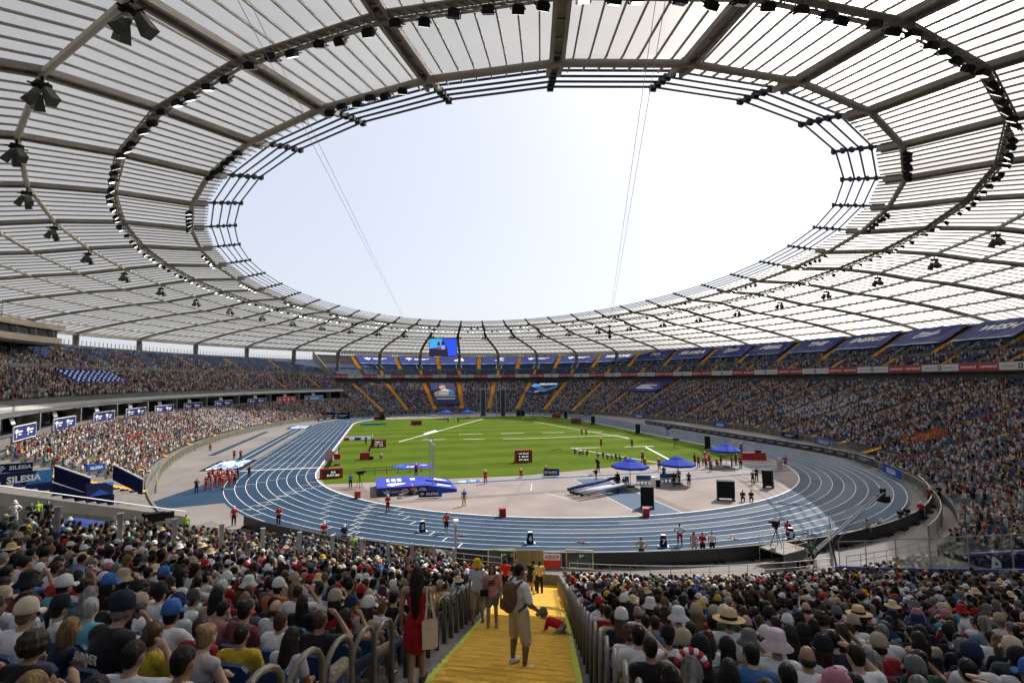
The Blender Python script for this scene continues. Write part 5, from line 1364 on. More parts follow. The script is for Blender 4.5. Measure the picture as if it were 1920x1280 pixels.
# covered emblem seats in the main stand upper tier: a block of printed seat covers
n = 0
for r in range(5):
    for c in range(10):
        ph = 270.8-.85*c-.25*r; s = 23.8+1.05*r
        o = framed('seat_cover', bowl_frame(ph, s, WZ(s)+.62), MB().box((0,0,0), (1.15,.35,.85)).box((0,.15,.0), (1.0,.1,1.1)).mesh('seat_cover', BLUEP)); n += 1
        tag(o, 'blue printed seat cover, %s row from below, %s from the left' % (ordinal(r+1), ordinal(c+1)), 'seat cover', 'printed seat covers in the main stand')
        if c % 2: mark(o, 'cup', 0, 0, .7, y=-.18)
        else: MB().box((0,-.18,.2), (.9,.01,.25)).build('printed_bar', PALEM, o)

# --- black perimeter boards round the track
BOARDM = mat('board_black', (.012,.013,.015), .45, noise=.2, nscale=.8); GREYP = mat('grey_board_print', (.42,.43,.44), .7)
brd_me = MB().box((0,0,.52), (2.98,.14,1.02)).box((-1.2,.2,.1), (.06,.4,.2)).box((1.2,.2,.1), (.06,.4,.2)).mesh('perimeter_board', BOARDM)
path = []; R0 = 49.6
y = 60.0
while y > 0: path.append((R0, y-1.5, math.pi/2)); y -= 3.0
a = 0.0
while a < 142:
    a0 = R(-(a+1.5/R0*180/math.pi)); path.append((R0*math.cos(a0), R0*math.sin(a0), a0+math.pi/2)); a += 3.0/R0*180/math.pi
n = 0
for x, y, rz in path:
    n += 1; o = inst('perimeter_board', brd_me, None, (x,y,.02), (0,0,rz+math.pi))
    # local -y faces the track centre
    q = Vector((x,y,0)); v = (Vector((0,max(0,min(FARY,y)),0))-q).normalized(); o.rotation_euler = (0,0,math.atan2(v.x,-v.y))
    tag(o, 'black perimeter board beside the track, %s counting from the far right end' % ordinal(n), 'board', 'black perimeter boards')
    if a and n < 36: mark(o, 'ring', -.95, .55, .72, GREYP, -.08); lines(o, -.55, .55, 1.5, .10, 2, GREYP, -.08)
# far end boards and the two by the home straight
for i in range(26):
    a0 = R(20+5.6*i); p = Vector((50.5*math.cos(a0), FARY+50.5*math.sin(a0), .02)); v = (Vector((0,FARY,0))-p)
    o = inst('perimeter_board', brd_me, None, p, (0,0,math.atan2(v.x,-v.y))); o.scale = (1.5,1,1)
    tag(o, 'black perimeter board round the far curve, %s from its right end' % ordinal(i+1), 'board', 'far perimeter boards')
    lines(o, -.9, .55, 1.8, .12, 2, GREYP, -.08)
for i, (px, py) in enumerate(((617,785),(641,785))):
    p = at(px, py); v = Vector(CAMP)-p; o = inst('end_board', MB().box((0,0,1.1), (5.6,.25,2.2)).mesh('end_board', NAVYD), None, p, (0,0,math.atan2(v.x,-v.y)-.1))
    tag(o, 'dark end board behind the home straight, %s one' % ('left' if i == 0 else 'right'), 'board', 'end boards of the home straight'); mark(o, 'ring', -1.9, 1.1, 1.5, PALEM, -.14); lines(o, -1.1, 1.1, 3.0, .2, 2, GREYP, -.14)

# --- fences in front of the stands
FENCEG = mat('fence_bar', (.30,.29,.22), .5, .4, noise=.1)
def fence(ph0, ph1, s, z, h, label, yel=0.0):
    o = empty('fence', (0,0,0)); tag(o, label, 'fence', 'fences along the front of the stands')
    L = (bowl(ph1,s)-bowl(ph0,s)).length; n = max(2, int(L/2.2))
    for i in range(n+1):
        p = bowl(ph0+(ph1-ph0)*i/n, s, z); MB().box((p.x,p.y,z+h/2), (.09,.09,h), rz=R(-ph0)).build('post', YELLOWS if random.random() < yel else FENCEG, o)
    pts = [bowl(ph0+(ph1-ph0)*i/n, s, 0) for i in range(n+1)]
    for zz in (z+h-.03, z+.12): MB().tube([q+Vector((0,0,zz)) for q in pts], .035, 6).build('rail', FENCEG, o)
    mb = MB()
    for a, b in zip(pts[:-1], pts[1:]):
        for k in range(1, 9): q = a.lerp(b, k/9); mb.box((q.x,q.y,z+h/2), (.025,.025,h-.15))
    tag(mb.build('bars', FENCEG, o), kind='stuff')
k = 0
for ph in np.arange(16, 205, 6.3):
    k += 1; s = front_s(ph)-1.3; fence(ph, ph+6.0, s, .02, 1.5, 'grey steel bar fence before the stand, %s panel run from the near right' % ordinal(k), .12)
k = 0
for ph in np.arange(214, 300, 6.3):
    k += 1; fence(ph, ph+6.0, -1.1, .02, 1.5, 'grey steel bar fence below the main stand, %s run from the far end' % ordinal(k), .25)
# printed sheets tied to the right fence
for i, (ph, lab, blue) in enumerate(((24,'blue SILESIA sheet tied to the fence near the jib',1),(44,'blue SILESIA sheet tied to the middle of the right fence',1),(52,'dark sheet tied to the right fence beside the blue one',0),(67,'blue SILESIA sheet tied to the right fence below the sunlit steps',1),(74,'dark sheet farther along the right fence',0),(90,'blue SILESIA sheet at the far part of the right fence',1),(112,'blue sheet near the far corner fence',1))):
    s = front_s(ph)-1.42; o = framed('fence_sheet', bowl_frame(ph, s, .8), MB().box((0,0,0), (6.2,.03,1.15)).mesh('fence_sheet', BLUEP if blue else NAVYD)); tag(o, lab, 'banner', 'sheets tied to the right fence')
    if blue: letter(o, 'SILESIA', .9, (0,-.03,0), PALEM, .02, width=3.2)
    else: lines(o, -1.8, 0, 3.6, .15, 2, GREYP, -.03)

# --- hand rails of the wide stairs: bent steel hoops
def hoop_mesh(h=1.02, L=.62, r=.030):
    pts = [(0,0,0),(0,0,h*.72)]
    for i in range(1, 8): t = math.pi*i/8; pts.append((0, L/2-L/2*math.cos(t), h*.72+.30*math.sin(t)))
    pts += [(0,L,h*.72-.18),(0,L,-.2)]
    mb = MB(); mb.tube(pts, r, 10); mb.box((0,0,.006), (.14,.14,.012)); mb.box((0,L,-.19), (.14,.14,.012)); return mb.mesh('handrail', RAILM, True)
HOOP = hoop_mesh()
def along(s, lat):
    p = bowl(AISLE, s); d = bowl_dir(AISLE, s); t = Vector((d.y,-d.x,0))
    if t.x > 0: t = -t
    return p+t*lat, math.atan2(d.x,-d.y)
for side, lat in (('left',1.62),('right',-1.42)):
    for i in range(37):
        s = 24.9-TREAD*i
        if s < -4.0: break
        p, rz = along(s, lat); rz2 = rz; p.z = zlow(NEAR_S0+TREAD*math.floor((s-NEAR_S0)/TREAD))
        o = inst('handrail', HOOP, None, p, (0,0,rz2)); tag(o, 'bent tube handrail hoop %s of the yellow stairs, %s from the camera' % (side, ordinal(i+1)), 'handrail', 'handrail hoops beside the stairs')
k = 0
for s in np.arange(18.8, 2, -1.6):                    # second aisle further left
    p = bowl(-30.2, s); d = bowl_dir(-30.2, s); k += 1; p.z = zlow(NEAR_S0+TREAD*math.floor((s-NEAR_S0)/TREAD))
    o = inst('handrail', HOOP, None, p, (0,0,math.atan2(d.x,-d.y))); tag(o, 'tube handrail hoop among the left crowd, %s from the top' % ordinal(k), 'handrail', 'handrail hoops in the left crowd')
# --- glass barrier with square posts across the left crowd
bar = empty('glass_barrier'); tag(bar, 'glass barrier with square aluminium posts crossing the left part of the crowd', 'barrier')
nP = 15; prev = None
for i in range(nP):
    p = BAR0.lerp(BAR1, i/(nP-1)); 
    u = ((p.x)/EA, (p.y-EC)/EB); s = 0
    for _ in range(30): s += ((p.x/(EA+s))**2+((p.y-EC)/(EB+s))**2-1)*45
    z = zlow(s); MB().box((p.x,p.y,z+.9), (.17,.17,2.1), rz=R(20)).box((p.x,p.y,z+1.96), (.2,.2,.03), rz=R(20)).build('post', ALU, bar)
    if prev is not None:
        a, b = prev, Vector((p.x,p.y,z)); d = (b-a).normalized(); mb = MB(); nn = Vector((-d.y,d.x,0)).normalized()*.008
        mb.add([a+d*.12+Vector((0,0,.5))+nn, b-d*.12+Vector((0,0,.5))+nn, b-d*.12+Vector((0,0,1.8))+nn, a+d*.12+Vector((0,0,1.8))+nn, a+d*.12+Vector((0,0,.5))-nn, b-d*.12+Vector((0,0,.5))-nn, b-d*.12+Vector((0,0,1.8))-nn, a+d*.12+Vector((0,0,1.8))-nn],
               [(0,1,2,3),(7,6,5,4),(3,2,6,7)]); mb.build('pane', GLASS, bar)
    prev = Vector((p.x,p.y,z))
# --- glass along the right passage
bar = empty('glass_barrier'); tag(bar, 'tall glass barrier above the purple cap beside the right passage', 'barrier')
pp = None
for i in range(13):
    s = -5.3+i*1.9; p = bowl(NEAR_B+.3, s, max(1.15, zlow(s)+.85)+.16)
    MB().box((p.x,p.y,p.z+.8), (.045,.045,1.6)).build('post', STEEL, bar)
    if pp is not None:
        mb = MB(); n = bowl_dir(NEAR_B,s); n = Vector((-n.y,n.x,0))*.008
        mb.add([pp+n, p+n, p+n+Vector((0,0,1.55)), pp+n+Vector((0,0,1.55)), pp-n, p-n, p-n+Vector((0,0,1.55)), pp-n+Vector((0,0,1.55))], [(0,1,2,3),(7,6,5,4),(3,2,6,7)]); mb.build('pane', GLASS, bar)
        MB().beam(pp+Vector((0,0,1.58)), p+Vector((0,0,1.58)), .04, .04).build('top_rail', STEEL, bar)
    pp = p
# lettering on the far wall of the right passage
for s, txt, sz in ((2.0,'LE',2.0),(-2.2,'A',1.4)):
    d = bowl_dir(GAPR,s); q = bowl(GAPR-.2, s, max(.5,zl2(s)-.7)); ex = Vector((d.x,d.y,.32)); t = Vector((-d.y,d.x,0)); t = t if t.x < 0 else -t
    o = framed('wall_lettering', frame_matrix(ex, (0,0,1), q+t*.23), text_mesh(txt, sz, PALEM, .02, 0, None)); tag(o, 'white outlined letters %s on the dark passage wall' % txt, 'lettering')
# ------------------------------------------------------------------ things on the track and field
def towards(p, extra=0.0): v = Vector(CAMP)-Vector(p); return math.atan2(v.x, -v.y)+extra    # local -y turned to the camera
MATB = mat('vault_mat_blue', (.035,.055,.34), .75, spec=.1, noise=.1, nscale=.7, bump=.2, bscale=2); MATD = mat('vault_mat_navy', (.018,.022,.10), .6, noise=.1, nscale=.7)
# pole vault landing mat
o = empty('landing_mat', (-23.2,-17.4,.01), R(2)); tag(o, 'large blue pole vault landing mat with two sloping front wings', 'landing mat')
mb = MB(); mb.prism([(-4.4,-3.2),(1.4,-3.2),(1.4,3.2),(-4.4,3.2)], 0, .85); mb.build('side_cover', MATD, o)
mb = MB(); mb.prism([(-4.45,-3.25),(1.45,-3.25),(1.45,3.25),(-4.45,3.25)], .853, .98); mb.build('top_cover', MATB, o)
for y0, y1 in ((-3.2,-.55),(.55,3.2)):
    mb = MB(); mb.add([(1.46,y0,0),(4.9,y0,0),(4.9,y1,0),(1.46,y1,0),(1.46,y0,.96),(4.9,y0,.32),(4.9,y1,.32),(1.46,y1,.96)], [(0,3,2,1),(4,5,6,7),(0,1,5,4),(1,2,6,5),(2,3,7,6)]); w = mb.build('front_wing', MATB, o)
    mb = MB(); c = (y0+y1)/2; mb.poly([(2.6,c-.5,.772),(4.4,c-.15,.437),(4.4,c+.3,.437),(2.8,c+.6,.735)]); mb.build('printed_mark', PALEM, w)
for x, w_, y0, y1 in ((-3.2,.35,.2,2.1),(-2.6,.5,.2,2.1),(-1.9,.5,.2,2.1),(-.3,.6,.5,1.9)): MB().poly([(x,y0,.985),(x+w_,y0,.985),(x+w_,y1,.985),(x,y1,.985)]).build('printed_mark', PALEM, o)
MB().poly([(-3.3,-1.9,.985),(-2.7,-2.6,.985),(-1.2,-1.6,.985),(-1.0,-.9,.985),(-3.0,-.9,.985)]).build('printed_mark', PALEM, o)
for x in (-1.0,.0,1.0): mark(o, 'diamond', -.2+x, .42, .55, PALEM, -3.22)
mark(o, 'eagle', -3.3, .42, .6, GREYP, -3.22); lines(o, -2.8, .42, 1.1, .07, 2, GREYP, -3.22)
# vault standards and bar
for y, lab in ((-4.0,'nearer tall grey vault standard beside the blue mat'),(3.9,'farther tall grey vault standard beside the blue mat')):
    s = empty('vault_standard', (-21.0,-17.2+y*.55,.0)); tag(s, lab, 'vault standard', 'vault standards')
    MB().box((0,0,.1), (1.0,.35,.18)).build('base', BLACK, s); MB().tube([(0,0,.1),(0,0,6.6)], .06, 8).tube([(.16,0,.1),(.16,0,5.8)], .045, 8).build('upright', ALU, s); MB().box((.08,0,5.6), (.4,.12,.2)).build('carriage', WHITE, s)
o = MB().tube([(-21.0,-19.3,5.7),(-21.0,-15.1,5.7)], .03, 6).build('crossbar', WHITE); tag(o, 'thin white crossbar resting between the vault standards', 'crossbar')
# big blue oval mat and hurdle-like rails behind the vault mat
p = at(775,874); o = MB().lathe([(.01,.08),(3.6,.08),(3.9,.04),(3.95,0)], 28).build('oval_mat', MATB, None, loc=(p.x,p.y,.012)); o.scale = (.85,.62,1); tag(o, 'oval blue printed mat lying on the grass behind the vault mat', 'mat')
MB().poly([(-1.4,-1.6,.084),(.4,-1.8,.084),(.2,-.6,.084),(-1.2,-.5,.084)]).build('printed_mark', PALEM, o); MB().poly([(1.0,.2,.084),(2.6,.4,.084),(2.4,1.2,.084),(1.1,1.0,.084)]).build('printed_mark', PALEM, o); MB().poly([(-3.3,-.8,.084),(-1.5,-.4,.084),(-1.6,1.6,.084),(-2.6,1.6,.084)]).build('printed_patch', CYAN, o)
a, b = at(680,890), at(790,884); o = empty('track_railing'); tag(o, 'low black railing on the grass behind the vault mat', 'railing')
MB().tube([a+V((0,0,.95)), b+V((0,0,.95))], .03, 6).build('rail', BLACK, o); MB().tube([a+V((0,0,.5)), b+V((0,0,.5))], .03, 6).build('rail', BLACK, o)
for i in range(6): q = a.lerp(b, i/5); MB().tube([q, q+V((0,0,.97))], .03, 6).box((q.x,q.y,.02), (.3,.3,.04)).build('post', BLACK, o)
# scoreboards: red wedge cabinets with a dark display
DIG = mat('display_digits', (.7,.7,.7), .5, emit=(1,.95,.9), estr=.5); DISP = mat('display_face', (.02,.018,.018), .4)
def scoreboard(px, py, w, h, lab, rows=(), rz=0.0):
    p = at(px,py); o = empty('scoreboard', p, towards(p,rz)); tag(o, lab, 'scoreboard')
    MB().add([(-w/2,-.0,0),(w/2,0,0),(w/2,.9,0),(-w/2,.9,0),(-w/2,.12,h),(w/2,.12,h),(w/2*.9,.6,h),(-w/2*.9,.6,h)], [(0,3,2,1),(4,5,6,7),(0,1,5,4),(1,2,6,5),(2,3,7,6),(3,0,4,7)]).build('cabinet', REDK, o)
    t = .12/h; MB().poly([(-w*.38,-.03+.12*.2,h*.16),(w*.38,-.03+.12*.2,h*.16),(w*.38,-.03+.12*.76,h*.80),(-w*.38,-.03+.12*.76,h*.80)]).build('display', DISP, o)
    for i, r in enumerate(rows):
        z = h*(.72-.24*i) if len(rows) > 2 else h*(.64-.30*i); letter(o, r, h*(.16 if len(rows) > 2 else .26), (w*(.08 if len(rows) < 3 else 0),-.045+.12*z/h,z), DIG, .02, width=w*(.55 if len(rows) > 2 or i else .2))
scoreboard(982, 867, 2.9, 2.0, 'red cabinet scoreboard alone on the middle of the grass', ('114 95.41','2  85.47','377 3. 85.46'), .2)
scoreboard(710, 839, 2.9, 1.6, 'red cabinet scoreboard on the left grass with a dark pole behind', ('TIME 12','60.74 6.6','17  6.9'), .1)
scoreboard(621, 897, 3.0, 1.35, 'red finish clock beside the inner kerb reading 2:57.80', ('0.0','2:57.80'), -.05)
scoreboard(781, 797, 3.2, 1.4, 'small red scoreboard on the far left grass', (), .1); scoreboard(712, 787, 4.0, 1.3, 'far red cabinet beside the turquoise strip', (), .1); scoreboard(1080, 794, 3.4, 1.6, 'red cabinet scoreboard on the far right corner of the grass', (), -.3); scoreboard(1043, 784, 3.2, 1.6, 'red cabinet at the far right edge of the grass', (), -.2)
p = at(700,797); o = MB().box((0,0,.35), (7.5,.4,.7)).build('printed_strip', mat('turquoise_sheet', (.06,.30,.34), .6, noise=.1), None, loc=p); o.rotation_euler = (0,0,towards(p)); tag(o, 'low turquoise board on the far left grass', 'board'); lines(o, -2.6, .35, 4, .12, 1, BLACK, -.21)
p = at(1412,861); o = empty('covered_table', p, towards(p,.3)); tag(o, 'red covered table with equipment beside the right parasol', 'table'); MB().add([(-1.9,-.8,0),(1.9,-.8,0),(1.9,.8,0),(-1.9,.8,0),(-1.7,-.7,1.1),(1.7,-.7,1.2),(1.7,.7,1.2),(-1.7,.7,1.1)], [(4,5,6,7),(0,1,5,4),(1,2,6,5),(2,3,7,6),(3,0,4,7)]).build('cover', REDK, o); MB().box((.8,0,1.35), (.8,.6,.3)).build('device', BLACK, o)
p = at(684,861); o = empty('field_camera_rail', p, towards(p)); tag(o, 'red box and black rail camera crane arm on the left grass', 'camera crane'); MB().box((0,0,.6), (1.6,1.0,1.2)).build('box', REDK, o); MB().tube([(.5,.4,.9),(1.3,1.2,2.9)], .13, 8).box((1.35,1.25,3.0), (.3,.3,.5)).build('arm', BLACK, o); MB().box((1.1,-.5,.3), (.6,.6,.5)).build('case', BLACK, o)
# banner row and timing box beside the finish
a, b = at(617,880), at(637,845); d = (b-a); o = framed('finish_sign', frame_matrix(d, (0,0,1), (a+b)/2+V((0,0,.8))), MB().box((0,0,0), (d.length*.9,.08,.9)).mesh('finish_sign', BLACK)); tag(o, 'long slanted sign along the inner kerb at the finish', 'sign')
letter(o, 'SILESIA', .7, (0,-.05,0), PALEM, .03, .2, width=d.length*.5); letter(o, 'SILESIA', .7, (0,.05,0), PALEM, .03, .2, width=d.length*.5).rotation_euler = (0,0,math.pi)
p = at(632,872); o = empty('timing_post', p); tag(o, 'red timing box on a white post by the finish line', 'timing post'); MB().tube([(0,0,0),(0,0,3.0)], .08, 8).build('post', WHITE, o); MB().box((0,0,1.4), (1.0,.7,.8)).build('box', REDK, o); MB().box((0,0,.1), (.8,.8,.2)).build('base', BLACK, o)
p = at(610,872); o = framed('feather_flag', Matrix.Translation(p), MB().tube([(0,0,0),(0,0,2.2)], .04, 6).poly([(0,0,.5),(.9,.1,.7),(1.3,.2,2.2),(.05,0,2.3)]).mesh('feather_flag', mat('pale_red_flag', (.5,.3,.3), .8))); tag(o, 'pale flag leaning over the red finish clock', 'flag')
# black floor frame / camera track on the left grass
p = at(672,822); mb = MB(); mb.box((0,0,.05), (6.2,.0+8.0,.06)); o = mb.build('dark_platform', mat('grey_net', (.10,.12,.16), .7, noise=.2, nscale=1), None, loc=(p.x,p.y+1,.01)); tag(o, 'flat dark grey netted platform beside the home straight', 'platform'); MB().box((3.1,0,.25), (.15,8,.4)).build('side_rail', ALU, o); MB().box((0,-4.1,.3), (1.4,.3,.6)).build('blue_box', BLUEP, o); MB().box((-2.4,-4.1,.3), (1.2,.5,.6)).build('red_box', REDK, o)
# parasols
PARA = mat('parasol_blue', (.018,.040,.30), .8, spec=.08, noise=.06, nscale=.5, bump=.08, bscale=3)
def parasol(px, py, w, lab, h=2.55):
    p = at(px,py); o = empty('parasol', p, .3); tag(o, lab, 'parasol', 'blue parasols on the infield'); r = w/2
    mb = MB()
    mb.lathe([(.02,h+.95),(r*.33,h+.66),(r*.97,h+.06),(r,h),(r*.985,h-.22)], 8); mb.build('canopy', PARA, o)
    MB().lathe([(.02,h+1.02),(r*.30,h+.76),(r*.34,h+.64)], 8).build('canopy_vent', PARA, o)
    MB().tube([(0,0,0),(0,0,h+1.0)], .045, 8).build('pole', ALU, o); MB().box((0,0,.08), (.8,.8,.14)).build('base', BLACK, o)
    for i in range(8): t = 2*math.pi*i/8; MB().tube([(0,0,h-.1),(r*.62*math.cos(t),r*.62*math.sin(t),h+.27)], .02, 5).build('rib', ALU, o)
parasol(1182, 912, 4.7, 'blue parasol left of the pair on the near apron'); parasol(1271, 907, 4.6, 'blue parasol right of the pair, shading a bench'); parasol(1362, 875, 4.6, 'blue parasol over a crowded group at the right grass corner')
parasol(836, 785, 4.8, 'small far blue parasol left of the hammer cage', 2.2); parasol(877, 784, 4.8, 'small far blue parasol just beside the hammer cage', 2.2)
# chairs and bench under the parasols
CHB = mat('chair_blue', (.03,.10,.22), .5)
def plastic_chair(p, rz, lab):
    o = empty('chair', p, rz); tag(o, lab, 'chair', 'blue chairs under the parasols'); MB().box((0,0,.45), (.5,.5,.05)).build('seat', CHB, o); MB().box((0,.23,.8), (.5,.05,.6), rx=-.12).build('backrest', CHB, o)
    for x in (-.2,.2):
        for y in (-.2,.2): MB().box((x,y,.22), (.05,.05,.44)).build('leg', BLACK, o)
for i, px in enumerate((1197,1204,1211,1218)): q = at(px,908); plastic_chair(q, towards(q), 'blue chair between the two parasols, %s from the left' % ordinal(i+1))
for i, px in enumerate((1242,1249,1256,1263,1270)): q = at(px,904); plastic_chair(q, towards(q,.2), 'blue chair under the right parasol of the pair, %s from the left' % ordinal(i+1))
for i, px in enumerate((1155,1160,1176)): q = at(px,910); plastic_chair(q, towards(q,.1), 'blue chair at the left parasol, %s from the left' % ordinal(i+1))
q = at(1225,912); o = empty('water_cooler', q); tag(o, 'white and black cooler drum beside the right parasol bench', 'cooler'); MB().lathe([(.01,1.2),(.3,1.2),(.32,1.1),(.32,.5),(.35,.48),(.35,0)], 14).build('drum', WHITE, o); MB().box((.5,0,.4), (.6,.6,.8)).build('case', BLACK, o)
# bundles of vaulting poles in bags
p0, p1 = at(1074,928), at(1172,919); o = empty('pole_rack', p0); tag(o, 'low black rack carrying the bagged vaulting poles', 'rack')
for f in (.25,.8): q = p0.lerp(p1,f)-p0; MB().box((q.x,q.y,.35), (.1,2.2,.1)).box((q.x,q.y-.9,.17), (.1,.1,.34)).box((q.x,q.y+.9,.17), (.1,.1,.34)).build('cross_bar', BLACK, o)
for i, (a, b, c, nm) in enumerate((((1070,929),(1160,915),(.05,.09,.30),'blue'),((1076,932),(1168,917),(.5,.5,.52),'white'),((1082,934),(1176,920),(.35,.33,.30),'grey'),((1090,937),(1172,922),(.30,.32,.36),'patterned grey'),((1066,927),(1150,913),(.03,.05,.16),'navy'))):
    A, B = at(*a), at(*b); A.z = .42+.05*i; B.z = .45+.16*i; o = MB().tube([A, A.lerp(B,.5), B], [.17,.24,.18], 10).build('pole_bag', mat('bag_%d' % i, c, .8, noise=.4, nscale=.9), None, True); tag(o, '%s bag of vaulting poles lying on the low rack' % nm, 'pole bag', 'bags of vaulting poles')
    MB().tube([A-(B-A)*.008, A+(B-A)*.03], .19, 10).build('end_cap', BLACK, o)
# line array speakers on stands
def speaker_stack(px, py, w, h, lab, tilt=0.0, n=5, rz=0.0):
    p = at(px,py); o = empty('field_loudspeaker', p, towards(p,rz)); tag(o, lab, 'loudspeaker', 'black field loudspeakers')
    for i in range(n):
        z = .35+(h-.4)*(i+.5)/n; M = Matrix.Rotation(tilt,3,'X'); MB().box((0,-math.sin(tilt)*z*.9,z), (w,.75,(h-.4)/n*.97), rx=tilt*(i/n)).build('cabinet', BLACK, o)
    for x in (-1,1): MB().box((x*w*.45,0,.3), (.12,.7,.6)).box((x*w*.45,0,.06), (.2,1.1,.12)).build('foot', BLACK, o)
    MB().box((0,.1,.28), (w*.95,.5,.1)).build('base_bar', BLACK, o)
speaker_stack(1214, 952, 1.35, 2.25, 'upright black speaker stack on the blue runway', 0, 6)
speaker_stack(1361, 937, 1.8, 2.2, 'largest black speaker stack on the grey apron', .08, 4, .15); p = at(1352,937); 
speaker_stack(1441, 914, 1.1, 2.3, 'tilted black speaker stack near the right kerb', .18, 6, -.25); speaker_stack(1327, 843, 1.0, 2.6, 'black speaker behind the right parasol', 0, 5); speaker_stack(1196, 814, 1.1, 2.5, 'black speaker at the right edge of the grass', 0, 5); speaker_stack(1112, 796, 1.1, 2.6, 'black speaker at the far right of the grass', 0, 5); speaker_stack(1061, 785, 1.0, 2.6, 'farther black speaker on the right grass edge', 0, 5)
speaker_stack(972, 781, 1.5, 2.2, 'left one of two black speakers right of the hammer cage', 0, 4); speaker_stack(980, 781, 1.5, 2.2, 'right one of two black speakers right of the hammer cage', 0, 4); speaker_stack(716, 788, 1.4, 2.2, 'black speaker at the far left of the grass', 0, 4)
# hammer cage
p = at(906,781); q = at(943,781); o = empty('hammer_cage', p); tag(o, 'tall dark netted hammer cage at the far end of the grass', 'cage'); NET = mat('net', (.03,.032,.036), .8, noise=.2)
for c, w in ((p-p,1.8),(q-p,1.8)):
    for dx in (-w/2,w/2): MB().tube([(c.x+dx,c.y,0),(c.x+dx,c.y,10.2)], .16, 8).build('post', STEEL, o)
    MB().box((c.x,c.y,5.0), (w,.08,9.6)).build('net', NET, o); MB().box((c.x,c.y,10.15), (w+.8,.2,.2)).build('beam', STEEL, o)
for f in (.2,.5,.8):
    c = (q-p)*f+V((0,4.5,0)); MB().tube([(c.x,c.y,0),(c.x,c.y,8.6)], .12, 8).build('post', STEEL, o)
# SILESIA boards on the infield
def little_board(px, py, w, h, lab, rz=0.0, lean=0.0):
    p = at(px,py); o = inst('field_board', MB().box((0,0,h/2+.1), (w,.08,h)).mesh('field_board', NAVYD), None, p, (lean,0,towards(p,rz))); tag(o, lab, 'board', 'SILESIA boards on the infield')
    flat(o, 'printed_panel', [(w*.18,.1),(w*.5,.1),(w*.5,h+.1),(w*.32,h+.1)], BLUEP, -.045); letter(o, 'SILESIA', h*.5, (w*.08,-.05,h/2+.1), PALEM, .03, width=w*.55); mark(o, 'diamond', -w*.36, h/2+.1, h*.4, PALEM, -.05)
little_board(807, 933, 2.6, .75, 'long SILESIA board in front of the blue vault mat'); little_board(1034, 893, 2.2, .95, 'SILESIA board beside a seated official at the grass edge', .1)
p = at(815,932); o = MB().box((0,0,.35), (.5,.5,.06)).box((0,0,.17), (.06,.06,.34)).build('stool', STEEL, None, loc=at(752,932)); tag(o, 'small steel stool before the vault mat', 'stool')
# red waste cubes
for (px, py), lab in (((670,934),'red cube bin at the left end of the apron by the kerb'),((942,968),'red cube bin on the apron edge near the middle'),((1211,968),'red cube bin at the foot of the blue runway')):
    p = at(px,py); o = empty('cube_bin', p, towards(p,.2)); tag(o, lab, 'bin', 'red cube bins on the kerb'); MB().prism([(-.3,-.3),(.3,-.3),(.3,.3),(-.3,.3)], .02, .78).build('box', REDK, o); MB().box((0,0,.80), (.64,.64,.05)).build('lid', REDP, o)
# printed sheet on the runway and the costumed figure's board, cameras on tripods
p = at(880,902); o = MB().prism([(-1.6,-.5),(1.6,-.5),(1.7,.5),(-1.5,.5)], .015, .03).build('runway_sheet', WAVE, None, loc=(p.x,p.y,0)); tag(o, 'small wave-printed sheet on the apron by the runway', 'mat')
def tripod_camera(p, rz, lab, h=1.55, big=1.0):
    o = empty('tv_camera', p, rz); tag(o, lab, 'camera', 'television cameras'); 
    for k in range(3): t = 2*math.pi*k/3+.5; MB().tube([(0,0,h*.82),(.45*math.cos(t),.45*math.sin(t),.02)], .028, 6).build('leg', BLACK, o)
    MB().box((0,0,h*.88), (.22,.22,.16)).build('head', BLACK, o)
    b = MB().box((0,-.05*big,h+.12*big), (.28*big,.62*big,.30*big)).box((0,-.48*big,h+.14*big), (.20*big,.30*big,.20*big)).box((.2*big,.25*big,h+.2*big), (.14*big,.18*big,.12*big)).build('camera_body', BLACK, o); return o
for (px,py), lab, rz in (((1118,912),'television camera on a tripod on the apron near the left parasol',2.6),((674,914),'television camera on a tripod by the finish clock',2.2),((1120,888),'television camera on a tripod at the grass edge',2.9),((1252,818),'television camera on the right grass',1.2),((1266,842),'second television camera on the right grass',1.2)):
    tripod_camera(at(px,py), rz, lab, 1.7, 1.25)
# lane number boxes and starting blocks
LNM = mat('lane_box_white', (.7,.7,.7), .5)
for num, px, py in ((5,792,996),(6,994,1018),(7,1244,1024),(8,1483,1010)):
    p = at(px,py); o = empty('lane_marker', p, towards(p,.15)); tag(o, 'lane marker box numbered %d, %s' % (num, {5:'beside the walking runner',6:'straight ahead of the stairs',7:'beside the athlete in red shorts',8:'beside the crouching athlete'}[num]), 'lane marker', 'lane number boxes')
    MB().add([(-.28,-.28,.03),(.28,-.28,.03),(.28,.28,.03),(-.28,.28,.03),(-.17,-.16,.88),(.17,-.16,.88),(.17,.16,.88),(-.17,.16,.88)], [(0,3,2,1),(4,5,6,7),(0,1,5,4),(1,2,6,5),(2,3,7,6),(3,0,4,7)]).build('box', NAVYD, o)
    MB().box((0,0,.02), (.85,.5,.05)).build('foot', LNM, o); MB().box((0,0,.90), (.34,.32,.05)).build('top', LNM, o); q = letter(o, str(num), .55, (0,-.235,.45), PALEM, .04); q.rotation_euler = (R(-8),0,0)
for i, (px, py) in enumerate(((865,1004),(1092,1017),(1375,1010),(1520,1000))):
    p = at(px,py); o = empty('starting_block', p, towards(p,1.4)); tag(o, 'starting block on the track, %s from the left' % ordinal(i+1), 'starting block', 'starting blocks'); MB().box((0,0,.05), (.1,1.0,.06)).build('rail', ALU, o)
    for x, y in ((-.12,-.1),(.12,.2)): MB().box((x,y,.14), (.16,.05,.22), rx=-.6).build('pedal', REDP, o)
